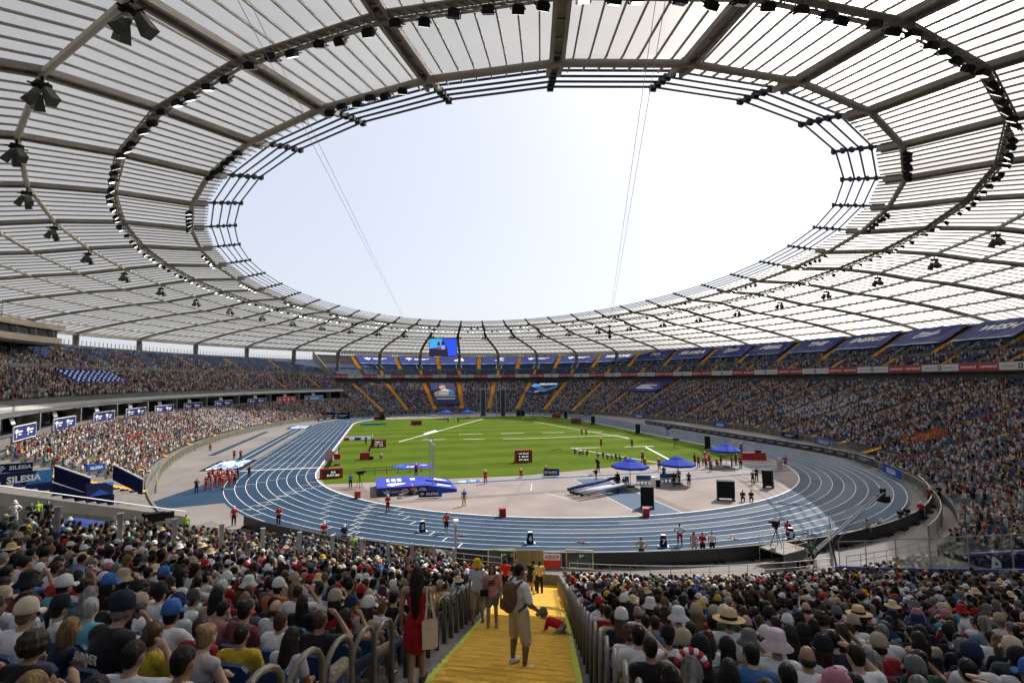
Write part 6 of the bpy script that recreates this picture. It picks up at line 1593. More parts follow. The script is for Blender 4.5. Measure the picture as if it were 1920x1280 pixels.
# TV platform and jib crane at the lower right of the track
p = at(1470,1054,0.05); o = empty('tv_platform', p, .25); o.scale = (.64,.64,.8); tag(o, 'grey scaffold television platform beyond the purple wall', 'platform')
MB().box((0,0,1.25), (4.2,3.0,.12)).build('deck', mat('plywood', (.17,.155,.135), .8, noise=.15, nscale=1), o); MB().box((0,-1.52,.6), (4.2,.04,1.2)).build('skirt', CONC_D, o); MB().box((2.12,0,.6), (.04,3.0,1.2)).build('skirt', CONC_D, o)
for x in (-2.1,0,2.1):
    for y in (-1.5,1.5): MB().tube([(x,y,0),(x,y,2.4)], .03, 6).build('post', STEEL, o)
for z in (1.85,2.35):
    for A, B in (((-2.1,-1.5,z),(2.1,-1.5,z)),((-2.1,1.5,z),(2.1,1.5,z)),((2.1,-1.5,z),(2.1,1.5,z)),((-2.1,-1.5,z),(-2.1,1.5,z))): MB().tube([A,B], .028, 6).build('rail', STEEL, o)
tripod_camera(p+V((-.3,.3,1.06)), 2.3, 'television camera on the scaffold platform', 1.5, 1.5)
p = at(1560,1062,0.05); tipd = at(1655,922,0); tip = Vector(CAMP)+(tipd-Vector(CAMP)).normalized()*46; o = empty('camera_jib', p); tag(o, 'long camera jib crane swung out over the track', 'camera crane')
t = tip-p; piv = V((0,0,2.0)); back = piv-(t-piv).normalized()*3.0; side = (t-piv).cross(V((0,0,1))).normalized()*.16
for sg in (-1,1): MB().tube([back+side*sg, t+side*sg], [.07,.05], 6).build('boom', STEEL, o)
nb = 16; mbx = MB()
for i in range(nb): mbx.tube([back.lerp(t,i/nb)+side*(1 if i % 2 else -1), back.lerp(t,(i+1)/nb)-side*(1 if i % 2 else -1)], .02, 4)
mbx.build('boom_lacing', STEEL, o); MB().tube([piv+V((0,0,1.3)), t], .012, 4).tube([piv+V((0,0,1.3)), back], .012, 4).tube([piv-V((0,0,.8)), back.lerp(t,.8)], .012, 4).tube([piv, piv+V((0,0,1.3))], .05, 6).build('stay', STEEL, o)
MB().box(t-V((0,0,.45)), (.5,.7,.45)).box(t, (.25,.25,.5)).build('remote_head', BLACK, o); MB().box(back, (.7,.7,.8)).build('counterweight', BLACK, o); MB().box(piv+V((-.4,-.3,.5)), (.5,.1,.3)).build('monitor', WHITE, o)
for k in range(3): a = 2*math.pi*k/3; MB().tube([(0,0,1.9),(1.3*math.cos(a),1.3*math.sin(a),.1)], .06, 6).lathe([(.01,.3),(.2,.25),(.2,.02),(.01,0)], 10, c=(1.3*math.cos(a),1.3*math.sin(a),0)).build('leg', BLACK, o)
MB().tube([(0,0,.1),(0,0,2.0)], .11, 8).build('column', STEEL, o)
# light mast in front of the left crowd
p = at(854,1046,.5); o = empty('camera_mast', p); tag(o, 'grey pole with a white surveillance camera head above the crowd', 'pole'); MB().tube([(0,0,-.5),(0,0,2.3)], .09, 10).build('pole', STEEL, o); MB().lathe([(.01,2.75),(.2,2.72),(.22,2.6),(.12,2.5),(.1,2.3)], 12).box((0,-.15,2.65), (.3,.55,.2)).build('camera_head', WHITE, o)
# gates, exit signs and flag at the foot of the stairs
EXITG = mat('exit_green', (.008,.07,.028), .6); GATE = mat('gate_yellow', (.46,.38,.16), .5, .2, noise=.1)
for (px, py), w, lab in (((940,1066),2.0,'yellow framed gate with a green exit sign left of the stair foot'),((1087,1068),2.0,'yellow framed gate with a green exit sign right of the stair foot')):
    p = at(px,py,.35); o = empty('gate', p, towards(p)); o.scale = (.9,1,.7); tag(o, lab, 'gate', 'gates at the stair foot')
    for x in (-w/2,w/2): MB().box((x,0,.95), (.09,.09,1.9)).build('post', GATE, o)
    MB().box((0,0,1.88), (w-.1,.08,.08)).build('top_bar', GATE, o); MB().box((0,0,.12), (w-.1,.08,.08)).build('bottom_bar', GATE, o); MB().box((0,.03,1.0), (w-.12,.012,1.6)).build('pane', GLASS, o)
    s = MB().box((.1,-.03,1.35), (.85,.03,.65)).build('exit_sign', EXITG, o); MB().poly([(.0,-.05,1.2),(.12,-.05,1.2),(.14,-.05,1.45),(.0,-.05,1.5)]).poly([(.2,-.05,1.3),(.4,-.05,1.4),(.2,-.05,1.5)]).build('sign_arrow', PALEM, s)
p = at(1023,1066,.35); o = empty('steel_barrier', p, towards(p)); o.scale = (1,1,.72); tag(o, 'steel crowd barrier closing the foot of the stairs', 'barrier')
for z in (1.75,.15): MB().tube([(-2.2,0,z),(2.2,0,z)], .03, 6).build('rail', STEEL, o)
for i in range(5): MB().tube([(-2.2+1.1*i,0,.1),(-2.2+1.1*i,0,1.75)], .025, 6).build('post', STEEL, o)
MB().box((-1.1,.03,.95), (1.9,.02,1.5)).build('panel', OCHRE, o)
p = at(1033,1067,.42)+V((0,-.25,-.42)); o = inst('flag', MB().box((0,0,1.33), (1.15,.02,.42)).mesh('flag', mat('flag_white', (.68,.66,.64), .8)), None, p, (0,0,towards(p))); tag(o, 'white over red flag with mirrored red letters hung on the barrier', 'flag')
MB().box((0,0,.84), (1.15,.022,.55)).build('red_half', mat('flag_red', (.55,.035,.02), .8), o); letter(o, 'POLSKA', .34, (0,-.016,1.33), mat('flag_letter', (.5,.04,.03), .8), .03, width=.95, flip=True)
# rail along the front of the near stand
o = empty('front_railing'); tag(o, 'thin steel railing along the front of the near stand', 'railing')
for a0, b0 in ((-35.5,-19.2),(-15.2,1.0)):
    nn = 14; pts = [bowl(a0+(b0-a0)*i/nn, NEAR_S0-.15, 1.15) for i in range(nn+1)]
    MB().tube([q+V((0,0,.75)) for q in pts], .025, 6).build('rail', STEEL, o); MB().tube([q+V((0,0,.4)) for q in pts], .018, 6).build('rail', STEEL, o)
    for q in pts: MB().tube([q, q+V((0,0,.75))], .022, 6).build('post', STEEL, o)
# mixed-zone stage in blue drapes behind the left wall
st = empty('interview_stage'); tag(st, 'dark blue draped stage with SILESIA boards above the left passage wall', 'stage')
def stage_block(ph, s, w, dpt, z0, z1, name='drape', m=NAVYD):
    M = bowl_frame(ph, s, 0); q = M.translation; rz = math.atan2(M.col[0].y, M.col[0].x); return MB().box((0,0,(z0+z1)/2), (w,dpt,z1-z0)).build(name, m, st, loc=q, rz=rz)
def pix_board(pts, name, m, parent, th=.12):
    """upright board through two ground-plan points with given bottom and top heights"""
    a, b, z0, z1 = pts; a, b = Vector(a), Vector(b); d = b-a; o = framed(name, frame_matrix((d.x,d.y,0), (0,0,1), V(((a.x+b.x)/2,(a.y+b.y)/2,(z0+z1)/2))), MB().box((0,0,0), (d.length,th,z1-z0)).mesh(name, m)); 
    if parent is not None: o.parent = parent
    return o, d.length, z1-z0
def ray(px, py, dist): q = at(px,py,0)-Vector(CAMP); return Vector(CAMP)+q*(dist/math.hypot(q.x,q.y))
def stage_panel(x0, t0, b0, x1, t1, b1, d0, d1, name, m, th=.15):
    """upright panel between two plan points; heights read at its left end"""
    A, Ab, B = ray(x0,t0,d0), ray(x0,b0,d0), ray(x1,t1,d1); Bb = ray(x1,b1,d1)
    d = Vector((B.x-A.x, B.y-A.y, 0)); zt, zb = (A.z+B.z)/2, (Ab.z+Bb.z)/2; slope = (B.z-A.z)/d.length
    o = framed(name, frame_matrix(d, (0,0,1), V(((A.x+B.x)/2,(A.y+B.y)/2,(zt+zb)/2))), None); w = d.length; h = zt-zb; k = slope*w/2
    me = MB().add([(-w/2,-th/2,-h/2-k),(w/2,-th/2,-h/2+k),(w/2,th/2,-h/2+k),(-w/2,th/2,-h/2-k),(-w/2,-th/2,h/2-k),(w/2,-th/2,h/2+k),(w/2,th/2,h/2+k),(-w/2,th/2,h/2-k)], [(0,3,2,1),(4,5,6,7),(0,1,5,4),(1,2,6,5),(2,3,7,6),(3,0,4,7)]).mesh(name, m)
    q = bpy.data.objects.new(name, me); COL.objects.link(q); q.matrix_world = o.matrix_world; bpy.data.objects.remove(o); q.parent = st; return q, w, h
o, w, h = stage_panel(-60,893,921, 99,879,905, 62,63, 'stage_board', NAVYD); flat(o, 'printed_panel', [(w*.16,-h*.45),(w*.49,-h*.45),(w*.49,h*.45),(w*.30,h*.45)], CYAN, -.09); flat(o, 'printed_panel', [(-w*.08,-h*.45),(w*.14,-h*.45),(w*.04,.0)], BLUEP, -.088); letter(o, 'SILESIA', h*.62, (w*.14,-.10,0), PALEM, .03, width=w*.42)
o, w, h = stage_panel(-60,874,889, 62,866,884, 66,66, 'stage_board', NAVYD); letter(o, 'SILESIA', h*.6, (w*.30,-.1,0), PALEM, .03, width=w*.36); mark(o, 'diamond', -w*.02, 0, h*.55, PALEM, -.1)
o, w, h = stage_panel(161,907,931, 212,903,927, 60,61, 'stage_board', NAVYD); flat(o, 'printed_panel', [(-w*.4,-h*.45),(w*.4,-h*.45),(0,.0)], BLUEP, -.09); flat(o, 'printed_panel', [(w*.2,h*.45),(w*.49,h*.45),(w*.49,h*.1)], CYAN, -.09)
o, w, h = stage_panel(163,870,884, 197,868,882, 68,69, 'stage_board', BLUEP); letter(o, 'SILESIA', h*.5, (0,-.1,0), PALEM, .03, width=w*.7)
for q in ((-60,921,950,100,905,945,61.5,62.5),(103,874,902,170,897,925,64,63),(213,872,900,268,900,925,64,63),(100,905,945,165,925,950,61,60),(165,928,950,214,926,950,60.5,61)): stage_panel(*q, 'drape', NAVYD)
for (x0,y0,x1,y1,dd) in ((103,872,170,895,63.6),(213,870,268,898,63.6)):
    A4, B4 = ray(x0,y0,dd), ray(x1,y1,dd-1); MB().tube([A4, B4], .06, 6).build('hand_rail', WHITE, st)
MB().tube([bowl(GAPL+.2,s,zl2(s)+1.0) for s in (-1.5,4,10,16)], .045, 6).build('wall_rail', WHITE, st)
# apartment tower beyond the stadium
TWR = mat('tower_glass', (.12,.17,.26), .3, noise=.1, nscale=.2); q = at(611,672,40)-Vector(CAMP); q = Vector(CAMP)+q.normalized()*600; o = empty('tower_block', (q.x,q.y,-.3)); tag(o, 'blue-grey apartment tower seen past the end of the main stand', 'building')
MB().box((0,0,21), (11,11,42.5)).build('wall', TWR, o)
for i in range(10): MB().box((0,0,4+3.9*i), (11.4,11.4,.9)).build('balcony_band', mat('tower_band', (.5,.52,.55), .7), o)
# ------------------------------------------------------------------ people standing and moving
RED, WHT, BLK, NVY, KHK = (.38,.015,.02), (.62,.61,.62), (.012,.012,.014), (.016,.022,.05), (.42,.33,.20)
SK1, SK2, SK3 = (.38,.23,.16), (.30,.17,.11), (.09,.045,.028)
def stand_at(px, py, key, lab, rz=None, z=0.02, skin=SK1, shirt=RED, legs=BLK, shoes=BLK, hair='short', hairc=(.02,.014,.01), hat=None, hatc=WHT, grp='people on the track and field', sc=1.0, face=False):
    p = at(px,py,z); return fig(key, p, towards(p, math.pi) if rz is None else rz, skin, shirt, legs, shoes, hair, hairc, hat, hatc, sc, lab, grp, face)
OFF = dict(hat='cap', hatc=WHT)
# officials and athletes (pixel of the feet)
L = [
 (727,960,'stand_front','red-shirted official with white cap and rucksack standing on the inner lanes',dict(legs=(.25,.02,.03),**OFF)),
 (837,998,'walk','runner in red vest and black shorts walking by the fifth lane block',dict(skin=SK2,shirt=(.45,.06,.03),shoes=(.2,.5,.05))),
 (870,948,'stand','figure in blue top and yellow shorts beside a small printed panel',dict(shirt=(.06,.12,.36),legs=(.5,.32,.04))),
 (1275,1022,'stand_hips','athlete in white vest and red shorts with hands on hips near lane seven',dict(skin=SK3,shirt=WHT,legs=RED)),
 (1478,1003,'crouch','athlete in red crouching behind the lane eight marker',dict(skin=SK3,shirt=RED,legs=RED)),
 (772,927,'crouch','red-shirted official seated before the vault mat',OFF),
 (780,892,'stand','red-shirted official standing behind the vault mat',OFF),
 (910,906,'stand','small red-dressed official alone at the grass edge right of the vault mat',dict(legs=RED,**OFF)),
 (977,895,'crouch','red-shirted official seated below the small white sign',OFF),
 (1024,889,'crouch','red-shirted official seated behind the SILESIA board',OFF),
 (657,914,'stand','person in blue shirt beside the tripod at the finish',dict(shirt=(.06,.20,.40))),
 (686,833,'stand','dark-dressed person on the far left grass platform',dict(shirt=BLK)),
 (714,860,'crouch','person in white sitting on the left grass',dict(shirt=WHT)),
 (1127,837,'stand','red-shirted official left of a pair on the right grass',OFF),(1185,838,'stand','red-shirted official standing alone on the right grass',OFF),
 (1091,816,'stand','left official of a far pair on the right grass',OFF),(1099,816,'stand','right official of a far pair on the right grass',OFF),
 (840,792,'stand','dark figure left on the far grass',dict(shirt=BLK)),(859,792,'stand','dark figure right on the far grass',dict(shirt=BLK)),
 (1205,865,'stand','red official with tripod before the left parasol',OFF),(1173,868,'crouch','red official crouching left behind the parasols',OFF),
 (1122,884,'stand','camera operator in dark clothes at the grass edge',dict(shirt=BLK,hair='short')),
 (1236,881,'stand','red-shirted official between the two parasols',OFF),
 (1209,880,'stand','red-shirted official close behind the left parasol',OFF),
 (1158,910,'stand','dark-clad athlete under the left parasol',dict(skin=SK3,shirt=BLK)),(1170,912,'crouch','seated athlete under the left parasol',dict(skin=SK2,shirt=(.06,.07,.18))),
 (1245,898,'stand','dark-clad person under the right parasol, left one',dict(shirt=NVY)),(1264,912,'stand_front','dark-clad athlete leaning at the right parasol bench',dict(skin=SK3,shirt=BLK)),(1273,906,'stand','red-shirted official under the right parasol',dict(shirt=(.5,.04,.03))),(1292,911,'stand','slim dark athlete at the right edge of the parasol pair',dict(skin=SK3,shirt=(.10,.03,.03))),
 (1412,908,'stand_pole','person in black filming on the right apron',dict(shirt=BLK)),(1419,902,'stand','person in black beside the one filming',dict(shirt=BLK)),
 (1393,940,'crouch','camera operator in black sitting by the kerb, left one',dict(shirt=BLK)),(1409,940,'crouch','camera operator in black sitting by the kerb, right one',dict(shirt=BLK)),
 (1460,880,'stand','pale-dressed official at the right kerb, left of two',dict(shirt=(.5,.45,.42),legs=KHK,**OFF)),(1464,879,'stand','pale-dressed official at the right kerb, behind the other',dict(shirt=(.5,.45,.42),legs=KHK,**OFF)),(1473,876,'stand_hips','person in purple shirt with hands on hips at the right kerb',dict(shirt=(.25,.05,.30))),
 (1333,883,'stand','person in purple shirt at the crowded right parasol',dict(shirt=(.30,.06,.30))),
 (1389,877,'stand','red-shirted official right of the crowded parasol',dict(shirt=(.5,.03,.03))),(1390,848,'stand','red-shirted official by the covered red table',OFF),
 (394,845,'stand','runner in yellow vest on the grey apron by the main stand',dict(shirt=(.55,.36,.03),legs=BLK)),
 (439,861,'stand_front','taller of two red-shirted officials beside the jump runway',OFF),(451,862,'stand_front','shorter of two red-shirted officials beside the jump runway',dict()),
 (467,895,'stand_pole','camera operator in black on the home straight edge',dict(shirt=BLK)),(445,897,'stand_front','dark-clad person next to the red-shirted group',dict(shirt=NVY)),
 (368,924,'stand_pole','photographer in black left of the red-shirted group',dict(shirt=BLK)),
 (438,985,'stand','red-shirted official with white cap on the near left apron',OFF),
 (607,1018,'stand','red-shirted official with white cap leaning at the barrier of the near curve',OFF),(645,1024,'stand','navy-dressed official with white cap at the near curve barrier',dict(shirt=NVY,**OFF)),
 (522,985,'stand_front','red-shirted camera assistant at the edge of the near curve',dict()),
 (1203,1052,'stand_hips','person in pale olive shirt standing behind the perimeter boards',dict(shirt=(.36,.33,.22),legs=NVY)),
 (1302,1040,'stand','person in pink dress behind the boards, leftmost of a group',dict(shirt=(.45,.28,.30),legs=(.45,.28,.30),hair='long')),(1318,1042,'stand_front','person in red shirt behind the boards beside the scaffold',dict(shirt=RED)),(1336,1040,'stand','person in white shirt behind the boards beside the scaffold',dict(shirt=WHT)),
 (1627,1012,'stand','person with bare arms standing by the jib tip on the right apron',dict(shirt=(.3,.28,.3),legs=(.45,.3,.22),hair='long')),(1522,1062,'stand_hips','person in dark green vest beside the jib base',dict(shirt=(.03,.09,.05))),(1633,1064,'stand','person in grey shirt behind the glass',dict(shirt=(.12,.14,.16))),
 (1653,1000,'crouch','red-shirted official with white cap crouching behind the right boards',OFF),(1728,975,'stand','red-shirted official with white cap on the right path, nearer one',OFF),(1744,945,'stand','red-shirted photographer on the right path',dict(**OFF)),(1762,940,'stand_front','photographer in black with rucksack on the right path',dict(shirt=BLK)),(1777,915,'stand','person in blue shirt at the right fence',dict(shirt=(.04,.09,.30))),(1752,910,'stand_front','person in black among the photographers on the right path',dict(shirt=BLK)),(1724,898,'crouch','seated photographer in pale blue on the right path',dict(shirt=(.15,.25,.4))),(1735,925,'crouch','crouching photographer in dark clothes on the right path',dict(shirt=BLK)),(1690,990,'stand_front','photographer in black behind the right boards, left one',dict(shirt=BLK)),(1702,985,'stand_front','photographer in black behind the right boards, right one',dict(shirt=BLK)),
]
for px, py, key, lab, kw in L: stand_at(px, py, key, lab, **kw)
gr = random.Random(3)
for i, (px, py) in enumerate(((392,905),(398,900),(404,912),(408,902),(413,897),(418,918),(420,906),(426,900),(430,912),(434,903),(440,908),(396,918),(386,918),(412,910))):
    stand_at(px, py, gr.choice(['stand','stand_front','walk']), 'red-shirted helper in the group by the pit cover, %s from the left' % ordinal(1+sorted([392,398,404,408,413,418,420,426,430,434,440,396,386,412]).index(px)), rz=gr.uniform(0,6.28), shirt=(.42,.05,.04), legs=gr.choice([BLK,(.4,.06,.05)]), hat=gr.choice(['cap',None,'cap']), hatc=WHT)
for i, (px, py) in enumerate(((1310,876),(1318,872),(1324,878),(1303,872),(1330,870),(1344,874),(1352,872),(1372,874),(1380,870),(1322,866))):
    stand_at(px, py, gr.choice(['stand','crouch','stand_front']), 'person crowding round the right parasol, %s from the left' % ordinal(1+sorted([1310,1318,1324,1303,1330,1344,1352,1372,1380,1322]).index(px)), rz=gr.uniform(0,6.28), shirt=gr.choice([RED,(.5,.5,.52),BLK,(.42,.05,.1)]), legs=BLK, hat=gr.choice(['cap',None]))
for i, px in enumerate((1078,1086,1093,1101,1120,1131,1138,1147,1155,1162)):
    stand_at(px, 851+(px-1078)*.14, 'crouch', 'person sitting in the line across the grass, %s from the left' % ordinal(i+1), rz=gr.uniform(2,4), shirt=gr.choice([BLK,NVY,(.3,.3,.33),WHT]), legs=BLK, sc=.9)
# people standing in the left passage
for px, py, s, z, key, lab, kw in ((25,988,0,3.6,'stand_hips','person in white top and white hat at the left edge beside the grey wall',dict(shirt=WHT,legs=WHT,hat='bucket',hatc=(.6,.55,.55))),(68,985,0,3.3,'stand','steward in lime vest beside the grey wall',dict(shirt=(.30,.55,.03),legs=BLK)),(56,988,0,3.3,'stand_front','person in dark green shirt next to the lime-vested steward',dict(shirt=(.02,.05,.045),legs=BLK)),(88,985,0,3.3,'stand','person in black standing by the blue tarpaulin',dict(shirt=BLK,legs=BLK)),(104,1000,0,3.6,'stand','grey-haired person in navy shirt with crossed bag by the wall',dict(shirt=NVY,hairc=(.3,.27,.25))),
        (250,1010,0,1.3,'stand_pole','camera operator in green shirt behind the heavy camera',dict(shirt=(.02,.08,.04))),(272,1015,0,1.3,'stand_front','camera operator in black at the heavy camera',dict(shirt=BLK)),(348,1003,0,.3,'stand','steward in lime vest at the passage mouth',dict(shirt=(.30,.50,.03))),(330,1036,0,2.6,'stand','steward in lime vest standing inside the left crowd',dict(shirt=(.36,.58,.05),hat=None)),(662,1050,0,.9,'stand','steward in lime vest at the front of the left crowd',dict(shirt=(.36,.58,.05)))):
    stand_at(px, py, key, lab, z=z, grp='people in the left passage', **kw)
p = at(285,1015,1.0); tripod_camera(p, 1.9, 'heavy television camera on a stand at the left passage', 1.6, 2.2)
p = at(120,985,3.3); o = MB().lathe([(.01,.5),(.8,.42),(1.6,.15),(2.2,.0)], 12).build('tarpaulin', mat('blue_tarpaulin', (.03,.06,.30), .5, bump=.8, bscale=1.5), None, loc=p); o.scale = (1.2,.5,1); tag(o, 'crumpled blue tarpaulin by the grey passage wall', 'tarpaulin')

# ------------------------------------------------------------------ people on the yellow stairs
HV = .0105
def hero(key, J, body, skin, parts, lab, s, lat, rz, scale=1.0, **kw):
    LIB[key] = dict(J=J, body=body, **parts)
    p, r0 = along(s, lat); p.z = zlow(-4.4)+.328*math.ceil((s+4.4)/.4)*.4-.10
    return fig(key, p, r0+rz, skin, scale=scale, label=lab, group='people on the yellow stairs', **kw), p
hj = {}
hj['bp'] = pose('stand', arms='down', spread=.17, set=dict(elR=(.30,.02,1.13), wrR=(.20,.24,.97), fdR=(-.5,.6,-.4), elL=(-.27,-.02,1.13), wrL=(-.24,.14,.90), fdL=(.2,.5,-.8)))
hj['rd'] = pose('stand', arms='phone', spread=.07, stride=.12)
hj['pk'] = pose('stand', arms='down', stride=.22, spread=.09)
hj['yh'] = pose('stand', arms='down', stride=.16)
hj['bk'] = pose('stand', arms='down', stride=.12, spread=.08)
hj['ba'] = {k: v.copy() for k, v in pose('stand').items()}
B = {}
for k, w, fem in (('bp',1.08,False),('rd',.88,True),('pk',.96,True),('yh',1.02,False),('bk',.9,True)): B[k] = organic('person', body_prims(hj[k], w, True, fem), SKIN, HV, 3)
S = {k: organic('shirt', shirt_prims(hj[k], w, sl, fem), CLOTH, .014, 4) for k, w, sl, fem in (('bp',1.10,.75,False),('pk',1.04,.85,True),('yh',1.06,.7,False),('bk',.94,.2,True))}
S['rd'] = organic('dress', [prim_ell(hj['rd']['chest']-V((0,0,.02)), (.165,.125,.17)), prim_capsule(hj['rd']['belly'], .118, hj['rd']['chest'], .12), prim_capsule(hj['rd']['belly'], .118, hj['rd']['pelvis'], .155), prim_capsule(hj['rd']['pelvis']-V((.06,0,0)), .125, V((-.09,.0,.62)), .13), prim_capsule(hj['rd']['pelvis']+V((.06,0,0)), .125, V((.09,.03,.62)), .13), prim_capsule(V((0,0,.8)), .16, V((0,.01,.60)), .15),
                         prim_capsule((-.1,.02,1.38), .03, (-.09,.03,1.25), .04), prim_capsule((.1,.02,1.38), .03, (.09,.03,1.25), .04)], CLOTH, .014, 4)
G = {k: organic('trousers', legs_prims(hj[k], w, ln, lo), CLOTH, .015, 3) for k, w, ln, lo in (('bp',1.08,.98,.022),('pk',1.0,.55,.02),('yh',1.04,1.1,.02),('bk',.9,.35,.05))}
SHO = {k: organic('shoes', shoe_prims(hj[k]), CLOTH, .012, 3) for k in hj}
# crawling child: one skin from hands to feet
bj = dict(head=V((0,.36,.36)), neck=V((0,.25,.30)), chest=V((0,.14,.27)), pelvis=V((0,-.14,.24)), shL=V((-.09,.19,.27)), shR=V((.09,.19,.27)), elL=V((-.11,.22,.14)), elR=V((.11,.24,.14)), wrL=V((-.10,.30,.035)), wrR=V((.11,.33,.035)), hipL=V((-.07,-.16,.2)), hipR=V((.07,-.16,.2)), knL=V((-.10,-.02,.06)), knR=V((.10,-.08,.06)), anL=V((-.09,-.26,.05)), anR=V((.09,-.30,.05)))
C, E = prim_capsule, prim_ell
bb = [E(bj['head'], (.075,.085,.09)), E(bj['head']+V((0,.08,-.01)), (.012,.014,.014)), E(bj['head']+V((-.076,0,-.01)), (.012,.018,.022)), E(bj['head']+V((.076,0,-.01)), (.012,.018,.022)), C(bj['neck'], .045, bj['head'], .05), C(bj['chest'], .095, bj['pelvis'], .10)]
for n, sg in (('L',-1),('R',1)):
    bb += [C(bj['sh'+n], .042, bj['el'+n], .034), C(bj['el'+n], .034, bj['wr'+n], .024), C(bj['hip'+n], .06, bj['kn'+n], .045), C(bj['kn'+n], .044, bj['an'+n], .03), C(bj['an'+n], .03, bj['an'+n]+V((0,-.08,-.01)), .024)]
    bb += [C(bj['wr'+n], .02, bj['wr'+n]+V((sg*.012*(i-1.5),.055,-.012)), .0085) for i in range(4)]+[C(bj['wr'+n], .015, bj['wr'+n]+V((-sg*.035,.02,-.01)), .009)]
babyB = organic('person', bb, SKIN, .009, 2)
babyS = organic('shirt', [C(bj['chest']+V((0,.03,0)), .108, bj['pelvis']+V((0,.02,.01)), .112), C(bj['shL'], .055, bj['elL'], .046), C(bj['shR'], .055, bj['elR'], .046)], CLOTH, .011, 3)
babyP = organic('trousers', [E(bj['pelvis'], (.112,.11,.105)), C(bj['hipL'], .07, bj['knL'], .052), C(bj['hipR'], .07, bj['knR'], .052), C(bj['knL'], .05, bj['knL'].lerp(bj['anL'],.6), .042), C(bj['knR'], .05, bj['knR'].lerp(bj['anR'],.6), .042)], CLOTH, .011, 3)
PACK = organic('rucksack', [E((0,-.20,1.24), (.165,.10,.24)), E((0,-.24,1.12), (.15,.10,.14)), C((-.1,-.15,1.42), .045, (.1,-.15,1.42), .045)], CLOTH, .013, 2)
run_jobs()
g = 'people on the yellow stairs'
# woman in the red dress at the left rail, seen from behind
o, p = hero('rd', hj['rd'], B['rd'], (.31,.18,.12), dict(shirt=S['rd'], shoes=SHO['rd']), 'woman in red dress with very long dark hair and cream tote bag at left rail', 20.6, 1.30, .15, 1.0, shirt=(.30,.008,.016), shoes=(.05,.04,.03), hair='verylong', hairc=(.012,.007,.006))
for c in o.children:
    if c.name.startswith('shirt'): c.name = 'dress'
TOTE = mat('tote_canvas', (.55,.48,.36), .9, noise=.08, nscale=8, bump=.3, bscale=9)
b = empty('tote_bag', p, o.rotation_euler[2]); tag(b, 'cream canvas tote bag hanging from the shoulder of the woman in red', 'bag')
MB().add([(.13,-.20,.62),(.33,-.14,.62),(.33,-.05,.62),(.13,-.10,.62),(.12,-.205,1.02),(.34,-.14,1.04),(.33,-.07,1.04),(.13,-.12,1.02)], [(0,3,2,1),(0,1,5,4),(1,2,6,5),(2,3,7,6),(3,0,4,7)]).build('pouch', TOTE, b)
for yy in (-.165,-.09): MB().tube([(.16,yy,1.02),(.175,yy+.04,1.25),(.165,-.06,1.455),(.20,-.02,1.46),(.24,yy+.05,1.25),(.29,yy+.03,1.03)], .011, 6).build('strap', TOTE, b)
b = framed('phone', o.matrix_basis @ Matrix.Translation(hj['rd']['wrR']+V((-.02,.10,.10))) @ Matrix.Rotation(R(-20),4,'X'), MB().box((0,0,0), (.075,.01,.155)).mesh('phone', BLACK)); tag(b, 'black phone in the hand of the woman in red', 'phone'); MB().box((0,.007,0), (.068,.003,.14)).build('screen', mat('phone_screen', (.3,.32,.35), .2), b)
# man with rucksack
o, p = hero('bp', hj['bp'], B['bp'], (.20,.11,.07), dict(shirt=S['bp'], legs=G['bp'], shoes=SHO['bp']), 'man in white T-shirt and khaki shorts with brown rucksack standing on the yellow stairs', 18.6, -.18, -.75, 1.06, shirt=(.60,.59,.58), legs=(.44,.35,.22), shoes=(.62,.6,.57), hair='crop', hairc=(.010,.008,.007), face=True)
b = inst('rucksack', PACK[0], None, p, tuple(o.rotation_euler), 1.06, (.115,.065,.030)); tag(b, 'brown rucksack on the back of the man in khaki shorts', 'rucksack')
for sg in (-1,1): MB().tube([(sg*.11,-.17,1.42),(sg*.13,-.03,1.485),(sg*.14,.10,1.40),(sg*.15,.125,1.25),(sg*.17,.02,1.08),(sg*.15,-.12,1.02)], .020, 6).build('strap', mat('strap_brown', (.06,.035,.02), .8), b)
MB().box((0,-.315,1.12), (.22,.03,.16)).build('front_pocket', mat('pocket_brown', (.09,.05,.024), .85, noise=.1, nscale=9), b)
# woman in the pink T-shirt climbing
o, p = hero('pk', hj['pk'], B['pk'], (.31,.18,.12), dict(shirt=S['pk'], legs=G['pk'], shoes=SHO['pk']), 'woman in pink printed T-shirt and grey shorts climbing the stairs toward the camera', 14.2, .78, math.pi+.1, .98, shirt=(.46,.22,.18), legs=(.14,.13,.11), shoes=(.2,.16,.13), hair='bob', hairc=(.03,.017,.010), face=True)
for i, (t, z) in enumerate((('WORLD',1.36),('GAMES',1.30),('2024',1.24))): pass
for z, w in ((1.35,.20),(1.30,.22),(1.25,.17)): MB().box((0,.155,z), (w,.012,.028)).build('shirt_print', mat('maroon_print', (.10,.02,.05), .8), o)
b = empty('shoulder_bag', p, o.rotation_euler[2]); tag(b, 'small black shoulder bag across the woman in pink', 'bag'); MB().box((.20,.16,1.02), (.20,.07,.15), rz=.4).build('pouch', BLACK, b); MB().tube([(.18,.17,1.08),(.02,.17,1.30),(-.13,.08,1.44),(-.16,-.04,1.43),(-.02,-.16,1.22),(.17,-.06,1.06)], .010, 5).build('strap', BLACK, b)
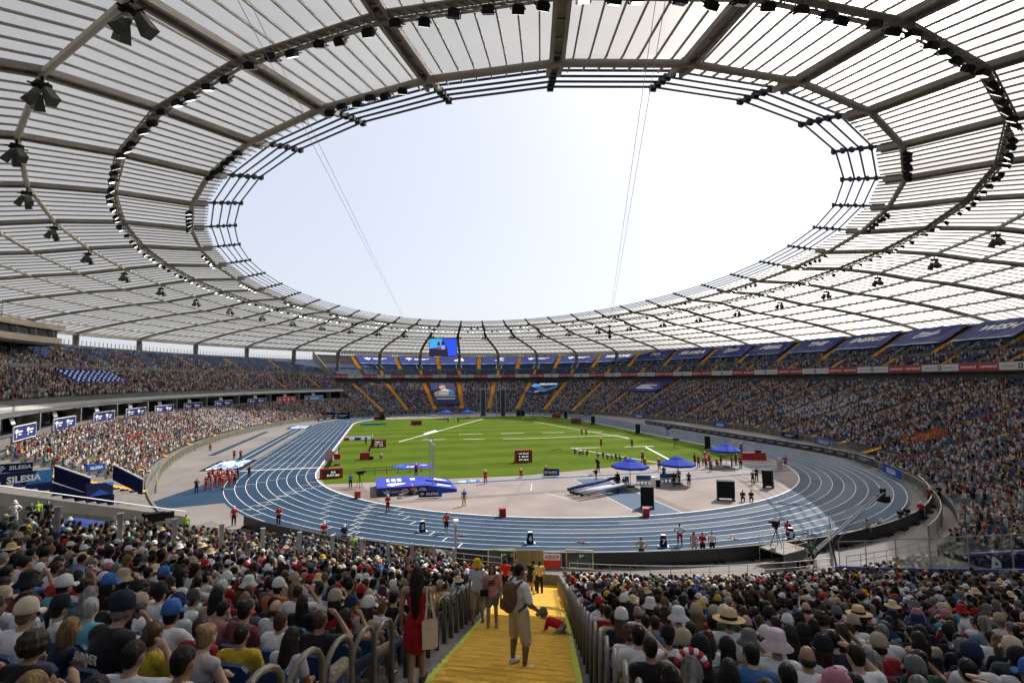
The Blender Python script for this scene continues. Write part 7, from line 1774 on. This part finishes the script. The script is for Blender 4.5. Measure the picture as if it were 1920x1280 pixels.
# man in the yellow hat behind her
o, p = hero('yh', hj['yh'], B['yh'], (.34,.20,.135), dict(shirt=S['yh'], legs=G['yh'], shoes=SHO['yh']), 'man in yellow bucket hat and pale shirt behind the woman in pink', 13.4, 1.30, math.pi-.1, 1.02, shirt=(.50,.48,.50), legs=(.35,.28,.18), shoes=(.06,.05,.05), hair='crop', hairc=(.03,.02,.012), hat='bucket', hatc=(.62,.36,.02), face=True)
# woman in black near the foot of the stairs and her neighbours
o, p = hero('bk', hj['bk'], B['bk'], (.37,.22,.15), dict(shirt=S['bk'], legs=G['bk'], shoes=SHO['bk']), 'woman in short black dress walking at the foot of the stairs', 1.4, .10, 2.6, 1.0, shirt=BLK, legs=BLK, shoes=BLK, hair='long', hairc=(.014,.010,.008), face=True)
for s, lat, rz, key, lab, kw in ((-.2,-.35,.5,'stand','person in striped beige top and black trousers at the stair foot',dict(shirt=(.50,.36,.12),legs=BLK,hair='short',hairc=(.02,.014,.01))),(-1.4,.0,0,'stand','steward in lime shirt at the foot of the stairs',dict(shirt=(.20,.48,.05),legs=BLK,hair='short',hairc=(.02,.015,.01))),(3.4,.75,math.pi,'stand','person in black jacket descending beside the woman in black',dict(shirt=BLK,legs=BLK,hair='short',hairc=(.05,.03,.02))),(2.6,1.30,0,'stand','broad person in bright red shirt at the left rail near the stair foot',dict(shirt=(.50,.02,.02),legs=BLK,hair='short',hairc=(.02,.015,.01)))):
    p, r0 = along(s, lat); p.z = zlow(-4.4)+.328*max(0,math.ceil((s+4.4)/.4))*.4-.10
    fig(key, p, r0+rz, (.34,.20,.135), shoes=BLK, label=lab, group=g, face=abs(rz) > 2, **kw)
# crawling child
p, r0 = along(14.2, -.95); p.z = zlow(-4.4)+.328*math.ceil((14.2+4.4)/.4)*.4-.10+.02
LIB['baby'] = dict(J=dict(head=bj['head']), body=babyB, shirt=babyS, legs=babyP)
o = fig('baby', p, r0+1.2, (.55,.36,.27), shirt=(.42,.012,.02), legs=(.25,.22,.16), hair='crop', hairc=(.25,.17,.09), hat='cap', hatc=(.10,.11,.06), scale=1.12, label='small child in red top and olive cap crawling on the yellow stairs', group=g, face=True)
